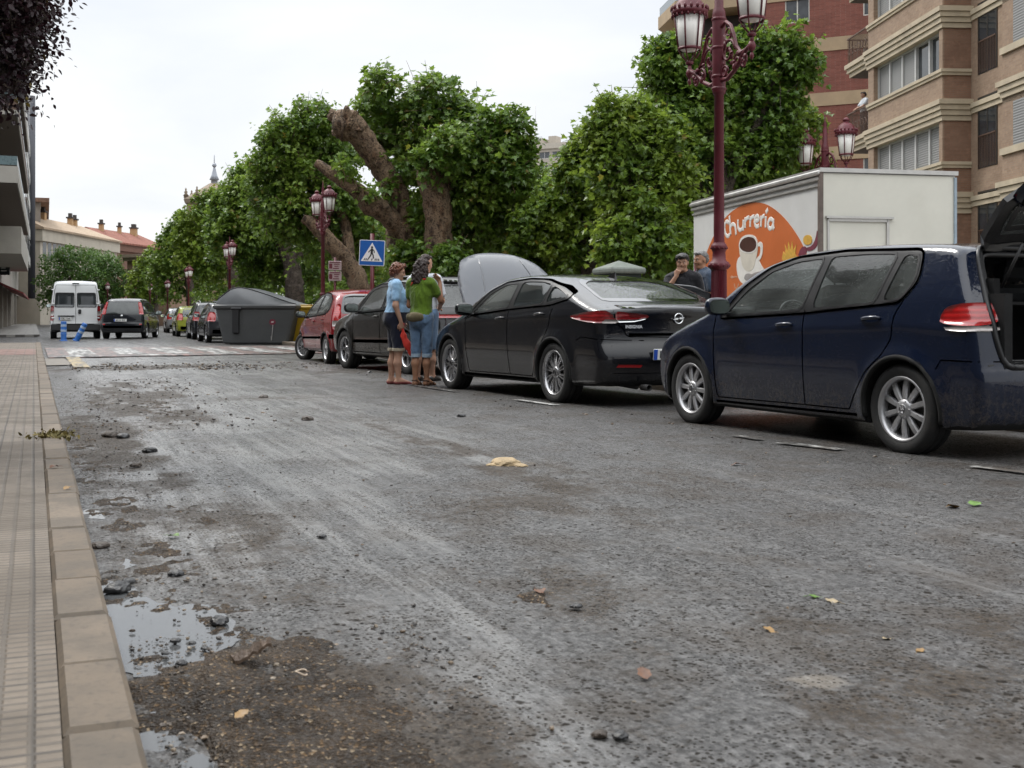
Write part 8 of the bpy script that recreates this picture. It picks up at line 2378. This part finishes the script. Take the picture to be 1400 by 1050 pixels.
def standing_man(label,loc,yaw,shirt,hair,skin,head_yaw=0,pitch=0,hand_to_face=False,lean_arms=False,trousers='grey_trousers',s=1.0,hairb='short',detail=.010):
 root=person(label,loc,yaw)
 t=Fig();legs=Fig();arms=Fig();sl=Fig();h=Fig()
 t.ell((0,0,.97),(.12,.165,.13),None,.05).ell((.01,0,1.10),(.125,.160,.16),None,.06).ell((0,0,1.28),(.125,.185,.18),None,.06);t.cap((-.01,-.155,1.425),(-.01,.155,1.425),.055,.055,.06).cap((-.01,-.12,1.44),(.0,-.03,1.49),.04,.05,.05).cap((-.01,.12,1.44),(.0,.03,1.49),.04,.05,.05)
 feet=((-.02,.10,.15),(.02,-.10,-.15));body_legs(legs,.09,.93,feet,.092,.060,.055,.038)
 for sg in(1,-1):
  S=(-.01,sg*.205,1.415)
  if hand_to_face and sg<0:E=(.17,sg*.20,1.21);W=(.135,sg*.055,1.435)
  elif lean_arms:E=(.16,sg*.24,1.16);W=(.34,sg*.08,1.09)
  else:E=(-.03,sg*.26,1.12);W=(.06,sg*.25,.88)
  arms.cap(S,E,.052,.042,.03).cap(E,W,.042,.028,.03);sl.cap(S,tuple(np.array(S)+(np.array(E)-S)*(.95 if shirt=='black_cloth' else .62)),.050,.046,.03)
  if hand_to_face and sg<0:add_hand(arms,W,(-.05,.35,.9),(-.9,.15,.1),1,.9,.3,1,.2)
  elif lean_arms:add_hand(arms,W,(.8,-.4*sg,-.4),(-.2,-.2*sg,-.9),sg,.9,.4)
  else:add_hand(arms,W,(.15,0,-1),(0,-sg,0),-sg,.5,.6)
 h.cap((0,0,1.43),(.02,0,1.53),.058,.054,.03);g,Rm=add_head(h,(.03,0,1.63),head_yaw,pitch,1.03)
 a=Fig();a.p=t.p+legs.p+arms.p+h.p
 lo,hi=a.bounds();fmesh('body',a.field,lo,hi,detail,M[skin],root)
 sh=Fig();sh.p=t.p+sl.p
 f=lambda P:np.maximum(np.maximum(sh.field(P,.02)+ripple(P,.005,8,20,6),.90-P[...,2]),-(np.linalg.norm(P-np.array((.02,0,1.535)),axis=-1)-.085))
 lo,hi=sh.bounds(.06);fmesh('shirt',f,lo,hi,detail,M[shirt],root)
 st=Fig();st.p=t.p[:1]+[q for q in legs.p if q[0]=='c' and q[3]>.034 and q[1][2]>.05]
 f2=lambda P:np.maximum(np.maximum(st.field(P,.024)+ripple(P,.004,8,20,3),.06-P[...,2]),P[...,2]-1.0)
 lo,hi=st.bounds(.05);fmesh('trousers',f2,lo,hi,.013,M[trousers],root)
 for fx,fy,yw in feet:
  sf=Fig();add_foot(sf,(fx,fy),yw,.25);lo,hi=sf.bounds();fmesh('shoe',lambda P,sf=sf:np.maximum(sf.field(P,.010),P[...,2]-.085),lo,hi,.010,M['shoe_dark'],root)
 c=lambda x,y,z:tuple(g(x,y,z))
 hb=[(c(-.03,0,.058),(.086,.080,.074)),(c(-.065,0,.01),(.055,.076,.075)),(c(.035,0,.095),(.055,.062,.032))]
 if hairb=='thick':hb+=[(c(.06,0,.085),(.045,.06,.03)),(c(.0,.06,.06),(.05,.03,.05)),(c(.0,-.06,.06),(.05,.03,.05))]
 hair_mesh(root,hb,M[hair],.006,70,.007)
 face_parts(root,g).build('eyebrow',M[hair],root)
 root.scale=(s,s,s)
 return root
def people():
 people_mats()
 woman_blue();person_green();man_behind()
 p=at(934,433,15.6)
 r=standing_man('young man with black hair, black and white top, hand at his mouth',(p.x,p.y,.12),R(-118),'black_cloth','black_hair','skin_olive',R(14),R(12),True,hairb='thick',s=.945,detail=.008)
 for sg in(1,-1):
  m=MB()
  m.tube([(.0,sg*.09,1.50),(-.01,sg*.16,1.487),(-.01,sg*.215,1.47),(-.0,sg*.258,1.39)],[.012,.016,.018,.014],8,flat=.9)
  m.build('shoulder_stripe',M['white_tee'],r)
 p=at(961,433,16.3)
 standing_man('grey haired man in slate shirt half hidden behind the lamp pedestal',(p.x,p.y,.12),R(-165),'blue_shirt','grey_hair','skin_tan',R(10),R(8),s=.985,detail=.009)
 C=(13.83,38.0);d=(-.062,.998);n=(-.998,-.062)
 x,y=C[0]+d[0]*8.0+n[0]*-.36,C[1]+d[1]*8.0+n[1]*-.36
 standing_man('man in white shirt leaning on the balcony rail of the brick block',(x,y,7.93),R(-172),'white_tee','dark_hair','skin_olive',R(-12),R(14),lean_arms=True,trousers='navy_shorts',detail=.014)
# ---------------------------------------------------------------- what the flood left behind
def mud_mat():
 t=NT('wet_mud');co=t.coord()
 n=t.noise(co,9,6,.68);n1=t.noise(co,60,5,.7);v=t('TexVoronoi',{'Vector':co,'Scale':140.0}).outputs
 c=t.mix(t.mapr(n,.3,.7),(.020,.015,.011),(.060,.044,.031))
 c=t.mix(t.mapr(n1,.35,.65,0,.7),c,(.020,.016,.013));c=t.mix(t.mapr(t.noise(co,2.6,5,.65),.42,.62,0,.6),c,(.085,.066,.050))
 pick=t.sep(v['Color'])[0]
 c=t.mix(t.math('MULTIPLY',t.mapr(pick,.84,.9),t.mapr(n,.4,.6,.3,1)),c,(.16,.105,.058))
 c=t.mix(t.mapr(pick,.975,.985),c,(.27,.21,.14))
 h=t.math('ADD',t.math('MULTIPLY',n1,1.0),t.math('MULTIPLY',v['Distance'],1.2))
 return t.done(t.bsdf(color=c,rough=t.mapr(n,.3,.7,.35,.75),spec=t.mapr(n1,.4,.6,.04,.32),nrm=t.bump(h,.9,.010)))
def mud():
 us=[1.4]
 while us[-1]<14:us.append(us[-1]+max(.011,.0075*us[-1]))
 us=np.array(us);vs=np.arange(.196,2.2,.014)
 U,Vv=np.meshgrid(us,vs,indexing='ij')
 g=lambda px,py,a,b,rot=0,p=2.0:blob(U,Vv,at_uv(px,py),a,b,rot,p)
 m=np.zeros_like(U)
 for q in((400,985,.34,.26,0,3),(470,1020,.35,.22,0,2.5),(520,1060,.35,.18,0,2),(300,930,.16,.16,0,2),(330,905,.12,.10,0,2),(420,900,.2,.12,0,2),(240,940,.10,.12,0,2)):m=np.maximum(m,g(*q))
 thin=np.zeros_like(U)
 for q in((220,760,.6,.14,0,2),(250,800,.45,.12,0,2),(170,720,.5,.12,0,2),(320,820,.3,.12,0,2),(260,700,.8,.16,0,2),(130,640,1.2,.18,0,2),(200,560,2.2,.35,0,2.5),(110,600,2.5,.16,0,2),(150,690,.9,.14,0,2),(140,540,2.5,.3,0,2),(365,790,.25,.08,0,2),(560,890,.10,.07,0,2),(740,820,.16,.16,-40,2),(150,870,.25,.05,0,2),(210,905,.06,.09,0,2),(230,850,.5,.22,0,3),(200,800,.4,.2,0,3),(250,990,.3,.2,0,3)):thin=np.maximum(thin,.62*g(*q))
 f1=fbm(U*5,Vv*8,5,2);f2=fbm(U*38,Vv*38,3,6);f3=fbm(U*14,Vv*16,4,8)
 f4=fbm(U*11,Vv*9,5,44,.6)
 z=-.016+.040*m*(.10+1.3*f4)*(.6+.8*f1)+.026*thin*sstep(.36,.66,f3)*(1.2*f1+.3)+.014*thin*(f2-.4)+.016*(f2-.5)*np.clip(m+thin,0,1)+.010*(f3-.5)*m
 zr=.012+.004
 dry_=np.maximum.reduce([g(240,1040,.17,.075,0,3),.9*g(225,862,.20,.085,0,3)])
 z=z-.03*np.clip(dry_*1.3,0,1)*(.55+.9*f3)+.012
 n,k=U.shape
 keep=z>.004
 ii=np.arange(n*k).reshape(n,k)
 Q=np.stack([ii[:-1,:-1],ii[:-1,1:],ii[1:,1:],ii[1:,:-1]],-1).reshape(-1,4)
 kq=keep.ravel()[Q].any(1);Q=Q[kq]
 used,inv=np.unique(Q,return_inverse=True)
 V=np.stack([U,-Vv,z],-1).reshape(-1,3)[used]
 o=link('mud',mesh_np('mud',V,inv.reshape(Q.shape),mud_mat()))
 tag(street_obj(o),kind='stuff')
def rock_proto(rng,n):
 """a few low, angular lumps as arrays of triangles"""
 ico_v=[];t=(1+5**.5)/2
 for a,b in((-1,t),(1,t),(-1,-t),(1,-t)):ico_v+=[(a,b,0),(0,a,b),(b,0,a)]
 V=np.array(ico_v,float);V/=np.linalg.norm(V,axis=1,keepdims=True)
 bm=bmesh.new();[bm.verts.new(v)for v in V];r=bmesh.ops.convex_hull(bm,input=bm.verts);bm.verts.index_update()
 F=np.array([[v.index for v in f.verts]for f in bm.faces]);V=np.array([v.co for v in bm.verts]);bm.free()
 return V,F
def gravel():
 rng=np.random.default_rng(8)
 V0,F0=rock_proto(rng,1)
 P=[]
 def add(n,uf,vf,s0,s1):
  u=uf(n);v=vf(n);s=s0*(s1/s0)**(rng.random(n)**2.2)
  P.append(np.stack([u,v,s],1))
 N=rng.normal;U_=rng.uniform
 add(2000,lambda n:U_(2,16,n),lambda n:.25+np.abs(N(0,.5,n)),.002,.009)
 add(1500,lambda n:U_(2.0,3.6,n),lambda n:.25+U_(0,1,n)**1.3*.85,.002,.009)
 add(700,lambda n:23.2+N(0,.8,n),lambda n:U_(.3,1,n)**1.5*3.8,.006,.034)
 add(450,lambda n:22.5+N(0,1.0,n),lambda n:U_(2.6,5.2,n),.008,.030)
 add(2600,lambda n:3+17*U_(0,1,n)**1.3,lambda n:U_(.3,6.5,n),.0022,.009)
 add(500,lambda n:U_(6,24,n),lambda n:U_(4.6,5.6,n),.004,.018)
 add(500,lambda n:U_(10,19,n),lambda n:U_(.5,2.2,n),.006,.022)
 P=np.concatenate(P)
 n=len(P)
 ang=rng.uniform(0,2*pi,n);sc=np.stack([rng.uniform(.7,1.4,n),rng.uniform(.6,1.2,n),rng.uniform(.35,.75,n)],1)*P[:,2:3]
 jit=rng.normal(1,.16,(n,len(V0),1))
 v=V0[None]*jit*sc[:,None,:]
 c,s=np.cos(ang)[:,None],np.sin(ang)[:,None]
 X=v[...,0]*c-v[...,1]*s+P[:,0:1];Y=v[...,0]*s+v[...,1]*c-P[:,1:2];Zz=v[...,2]+sc[:,2:3]*.55+.010
 V=np.stack([X,Y,Zz],-1).reshape(-1,3)
 Q=(F0[None]+(np.arange(n)*len(V0))[:,None,None]).reshape(-1,3)
 t=NT('gravel_bits');r=t('NewGeometry').outputs['Random Per Island']
 c=t.ramp(r,[(0,(.016,.014,.012)),(.45,(.040,.031,.024)),(.72,(.075,.055,.038)),(.88,(.14,.095,.055)),(.96,(.22,.18,.13)),(1,(.05,.05,.052))])
 m=t.done(t.bsdf(color=c,rough=.5,spec=.5))
 tag(street_obj(link('gravel',mesh_np('gravel',V,Q,m,None,False))),kind='stuff')
def lump(name,label,cat,px,py,size,mat,seed,squash=.55,group=None,z=.012,stretch=1.0,kerb=0.0):
 rng=random.Random(seed)
 x,y=gr(px,py,kerb)
 bm=bmesh.new();bmesh.ops.create_icosphere(bm,subdivisions=3,radius=1)
 for v in bm.verts:
  p=v.co
  w=fbm(np.array([p.x*1.6+seed+9]),np.array([p.y*1.6+p.z*1.1+seed+9]),4,seed)[0]
  k=.62+.8*w
  v.co=Vector((p.x*size*k*stretch,p.y*size*k,max(-.25,p.z)*size*k*squash))
 me=bpy.data.meshes.new(name);bm.to_mesh(me);bm.free()
 for f in me.polygons:f.use_smooth=False
 me.materials.append(mat)
 o=link(name,me);o.location=(x,y,z+kerb+size*squash*.2);o.rotation_euler=(0,0,rng.uniform(0,6))
 return tag(o,label,cat,group)
def fallen_leaf(label,px,py,size,mat,seed,kerb=0.0,lift=.012):
 rng=random.Random(seed)
 x,y=gr(px,py,kerb)
 m=MB();k=12;n=7
 vs=[];fs=[]
 for i in range(n):
  u=i/(n-1);w=.34*sin(pi*min(.98,u*.93+.03))**.8
  for j,q in enumerate((-1,-.5,0,.5,1)):
   zz=.22*q*q*w*(1+.5*sin(u*7+seed))+.10*sin(u*4.0+seed)+.05*sin(q*3+u*9)
   vs.append(((u-.5)*size,q*w*size*(1+.18*sin(u*21)),(zz+.12)*size*.8))
 for i in range(n-1):
  for j in range(4):fs.append((i*5+j,i*5+5+j,i*5+6+j,i*5+1+j))
 m.add(vs,fs,None,0,True)
 m.tube([(-.5*size,0,.1*size),(-.75*size,.05*size,.06*size),(-.95*size,.02*size,.02*size)],size*.018,5)
 o=m.build('leaf',mat);o.location=(x,y,lift+kerb);o.rotation_euler=(rng.uniform(-.15,.15),rng.uniform(-.15,.15),rng.uniform(0,6.3))
 return tag(o,label,'leaf')
def debris():
 mud();gravel()
 tar=pbr('wet_tar',(.018,.018,.019),.38,var=.3,nscale=20,bump=.4,bscale=90);earth=pbr('wet_earth',(.045,.033,.024),.55,var=.4,nscale=18,bump=.6,bscale=80)
 sand=pbr('pale_pulp',(.36,.27,.155),.8,var=.3,nscale=14,bump=.6,bscale=60);wood=pbr('broken_bark',(.10,.065,.042),.6,var=.4,nscale=12,bump=.6,bscale=60)
 brown=pbr('brown_leaf',(.13,.058,.028),.5,var=.35,nscale=30);green=pbr('green_leaf',(.10,.20,.03),.45,var=.3,nscale=30);ochre=pbr('ochre_leaf',(.26,.15,.045),.5,var=.3,nscale=30);straw=pbr('straw_leaf',(.30,.24,.15),.6,var=.3,nscale=30)
 lump('sand_heap','small pale heap of sandy pulp in the middle of the road','sand heap',690,637,.085,sand,3,.40,stretch=1.5)
 for px,py,s,lab in((672,639,.035,'small pale crumb beside the left edge of the sandy heap'),(712,640,.04,'flat pale crumb right of the sandy heap')):lump('sand_clod',lab,'clod',px,py,s,sand,int(px),.35)
 stones=[(820,1013,.019,'dark stone, left one of the pair at the bottom of the road'),(848,1014,.018,'dark stone, right one of the pair at the bottom of the road'),(788,835,.020,'lone black stone beside the brown smear mid road'),(421,576,.060,'black tar lump on the road straight ahead'),
(631,571,.040,'small black lump left of the saloon rear wheel'),(160,812,.045,'flat black stone at the top edge of the big puddle'),(137,752,.035,'black stone against the kerb above the big puddle'),(176,800,.022,'small black stone on the mud just above the big puddle'),(300,856,.030,'dark clod at the right end of the big puddle'),
(150,598,.06,'dark lump on the muddy gutter, larger of two'),(168,600,.05,'dark lump on the muddy gutter beside a larger one'),(205,620,.05,'black lump on bare wet asphalt near the gutter'),(185,640,.035,'black crumb nearer than the gutter lumps'),(440,738,.02,'small black crumb on the bright wheel track'),(240,790,.028,'dark clod in the thin mud near the puddle'),(360,545,.05,'dark lump on the far muddy patch'),(505,511,.05,'dark stone on the road in front of the woman in blue'),(490,512,.03,'dark crumb beside the stone near the woman in blue')]
 for i,(px,py,s,lab)in enumerate(stones):lump('stone',lab,'stone',px,py,s,tar if i%3 else earth,20+i,.55,'stones left on the road')
 for i,(px,py,s,lab)in enumerate(((255,934,.012,'black pebble in the puddle, lowest of the wet pebbles'),(262,886,.012,'wet black pebble at the centre of the puddle'),(240,883,.016,'long wet black pebble at the left of the puddle'),(226,900,.012,'wet pebble near the kerb side of the puddle'),(280,893,.011,'wet black pebble near the right end of the puddle'),(248,914,.014,'wet pebble where the puddle turns to mud'))):lump('pebble',lab,'stone',px,py,s,tar,60+i,.6,'pebbles standing in the puddle')
 x,y=gr(345,912)
 m=MB();rr=random.Random(2)
 vs=[];n=9
 for i in range(n):
  u=i/(n-1)
  for q in(-1,0,1):vs.append(((u-.5)*.105,q*.019*(1+.4*rr.random())*(1-.4*u),.012+.026*u+.010*(1-q*q)+rr.uniform(-.006,.006)))
 b=len(vs);vs+=[(a,c,e-.009)for a,c,e in vs]
 fs=[]
 for i in range(n-1):
  for j in range(2):fs+=[(i*3+j,i*3+3+j,i*3+4+j,i*3+1+j),(b+i*3+j+1,b+i*3+j+4,b+i*3+j+3,b+i*3+j)]
  fs+=[(i*3,b+i*3,b+i*3+3,i*3+3),(i*3+2,i*3+5,b+i*3+5,b+i*3+2)]
 fs+=[(0,1,b+1,b),(1,2,b+2,b+1),(n*3-3,b+n*3-3,b+n*3-2,n*3-2),(n*3-2,b+n*3-2,b+n*3-1,n*3-1)]
 m.add(vs,fs);o=m.build('bark_piece',wood);o.location=(x,y,.022);o.rotation_euler=(.1,-.1,R(25));tag(o,'piece of broken brown bark lying in the near mud','bark')
 x,y=gr(505,893);
 ring=MB();x,y=gr(412,946)
 ring.tube([(.016*cos(a),.011*sin(a),.003*sin(2*a))for a in np.linspace(.4,5.9,20)],.0022,6);o=ring.build('ring',pbr('pale_plastic',(.50,.40,.30),.5));o.location=(x,y,.050);o.rotation_euler=(.3,.2,.5);tag(o,'small pale open ring lying on the mud','ring')
 fallen_leaf('curled brown leaf on the bare road near the bottom',880,929,.055,brown,1)
 fallen_leaf('fresh green leaf on the right half of the road',1114,822,.05,green,2)
 fallen_leaf('straw coloured leaf right beside the fresh green leaf',1138,828,.05,straw,3)
 fallen_leaf('ochre leaf below the green leaf, lone on dark road',1052,868,.04,ochre,4)
 fallen_leaf('rust leaf on the brown smear in mid road',737,815,.06,brown,5)
 fallen_leaf('small orange leaf in front of the navy hatchback front wheel',1007,639,.07,brown,6)
 fallen_leaf('green leaf lying at the right edge of the road',1333,694,.09,green,7)
 fallen_leaf('yellow leaf at the right edge beside the green one',1303,697,.08,ochre,8)
 fallen_leaf('ochre leaf near the lower right corner',1258,896,.035,ochre,9)
 fallen_leaf('pale yellow leaf, one of the specks at lower right',1212,880,.032,straw,10)
 fallen_leaf('green leaf in the mud above the big puddle',237,738,.06,green,11)
 fallen_leaf('brown leaf on the second kerb stone',74,641,.06,brown,12,.10,.006)
 fallen_leaf('yellow leaf on the kerb edge',92,670,.05,ochre,13,.10,.006)
 fallen_leaf('tan leaf in the near mud heap',330,1005,.04,ochre,14,0,.045)
 rng=np.random.default_rng(4);x,y=gr(72,597,.1);n=260
 pos=np.stack([x+rng.normal(0,.07,n),y+rng.normal(0,.10,n),.102+np.abs(rng.normal(0,.012,n))],1)
 t=NT('moss');mm=t.done(t.bsdf(color=t.mix(t('NewGeometry').outputs['Random Per Island'],(.09,.075,.02),(.17,.13,.035)),rough=.8))
 tag(link('moss',leaves_mesh('moss',pos,rng.normal(size=(n,3)),rng.normal(size=(n,3))+[0,0,1],rng.uniform(.02,.045,n),OVAL,mm)),kind='stuff')
# ---------------------------------------------------------------- light, sky, camera
def build_world():
 w=bpy.data.worlds.new('World');SC.world=w;w.use_nodes=True
 nt=w.node_tree;nt.nodes.clear()
 N=lambda t,**k:nt.nodes.new('ShaderNode'+t)
 out=N('OutputWorld');bg=N('Background');bg.inputs['Strength'].default_value=0.1
 sky=N('TexSky');sky.sky_type='NISHITA';sky.sun_disc=False
 sky.sun_elevation=R(52);sky.sun_rotation=R(-50);sky.air_density=1.2;sky.dust_density=3.0
 tc=N('TexCoord')
 sep=N('SeparateXYZ');nt.links.new(tc.outputs['Generated'],sep.inputs[0])
 mx=N('Math');mx.operation='MAXIMUM';mx.inputs[1].default_value=0.0;nt.links.new(sep.outputs[2],mx.inputs[0])
 ad=N('Math');ad.operation='ADD';ad.inputs[1].default_value=0.22;nt.links.new(mx.outputs[0],ad.inputs[0])
 dv=N('VectorMath');dv.operation='DIVIDE';nt.links.new(tc.outputs['Generated'],dv.inputs[0])
 cb=N('CombineXYZ');[nt.links.new(ad.outputs[0],cb.inputs[i])for i in range(3)]
 nt.links.new(cb.outputs[0],dv.inputs[1])
 mp=N('Mapping');mp.inputs['Scale'].default_value=(1,1,.25);mp.inputs['Location'].default_value=(.35,.1,0);nt.links.new(dv.outputs[0],mp.inputs[0])
 n1=N('TexNoise');n1.inputs['Scale'].default_value=1.15;n1.inputs['Detail'].default_value=7;n1.inputs['Roughness'].default_value=.52;n1.inputs['Distortion'].default_value=.25
 nt.links.new(mp.outputs[0],n1.inputs['Vector'])
 cr=N('ValToRGB');nt.links.new(n1.outputs['Fac'],cr.inputs[0])
 e=cr.color_ramp.elements
 e[0].position=.34;e[0].color=(5.0,5.25,5.6,1)
 e[1].position=.66;e[1].color=(6.2,6.25,6.25,1)
 mix=N('Mix');mix.data_type='RGBA';mix.inputs[0].default_value=.93
 zr=N('MapRange');zr.interpolation_type='SMOOTHSTEP'
 for k,v in(('From Min',.28),('From Max',.95),('To Min',1.0),('To Max',3.0)):zr.inputs[k].default_value=v
 nt.links.new(sep.outputs[2],zr.inputs['Value'])
 ov=N('VectorMath');ov.operation='SCALE';nt.links.new(cr.outputs[0],ov.inputs[0]);nt.links.new(zr.outputs[0],ov.inputs['Scale'])
 nt.links.new(sky.outputs[0],mix.inputs[6]);nt.links.new(ov.outputs[0],mix.inputs[7])
 nt.links.new(mix.outputs[2],bg.inputs['Color']);nt.links.new(bg.outputs[0],out.inputs[0])
 sd=bpy.data.lights.new('sun','SUN');sd.energy=1.3;sd.angle=R(18);sd.color=(1,.96,.9)
 so=bpy.data.objects.new('sun',sd);COL.objects.link(so);so.location=(-20,10,40)
 az,el=R(-50),R(52)
 d=Vector((sin(az)*cos(el),cos(az)*cos(el),sin(el)))
 so.rotation_euler=(-d).to_track_quat('-Z','Y').to_euler()
def build_camera():
 cd=bpy.data.cameras.new('camera');co=bpy.data.objects.new('camera',cd);COL.objects.link(co)
 co.location=(0,0,CH);co.rotation_euler=(pi/2,0,0)
 cd.sensor_width=36;cd.lens=36*F/1400
 cd.shift_y=-(525-HY)/1400
 cd.clip_start=.05;cd.clip_end=2000
 cd.dof.use_dof=True;cd.dof.focus_distance=13.0;cd.dof.aperture_fstop=9.0
 SC.camera=co
def render_settings():
 SC.view_settings.view_transform='Standard';SC.view_settings.look='None';SC.view_settings.gamma=1;SC.view_settings.exposure=0.80
 SC.render.engine='CYCLES'
 SC.cycles.max_bounces=7;SC.cycles.diffuse_bounces=3;SC.cycles.glossy_bounces=3;SC.cycles.transparent_max_bounces=12;SC.cycles.transmission_bounces=4
 SC.cycles.use_denoising=True;SC.cycles.use_adaptive_sampling=True;SC.cycles.adaptive_threshold=.02
 SC.cycles.caustics_reflective=False;SC.cycles.caustics_refractive=False
import time;_t=time.time()
make_mats()
build_world();build_camera();render_settings()
environment();print('ENV',time.time()-_t)
debris();print('DEBRIS',time.time()-_t)
trees();print('TREES',time.time()-_t)
people();print('PEOPLE',time.time()-_t)
all_cars();print('CARS',time.time()-_t)
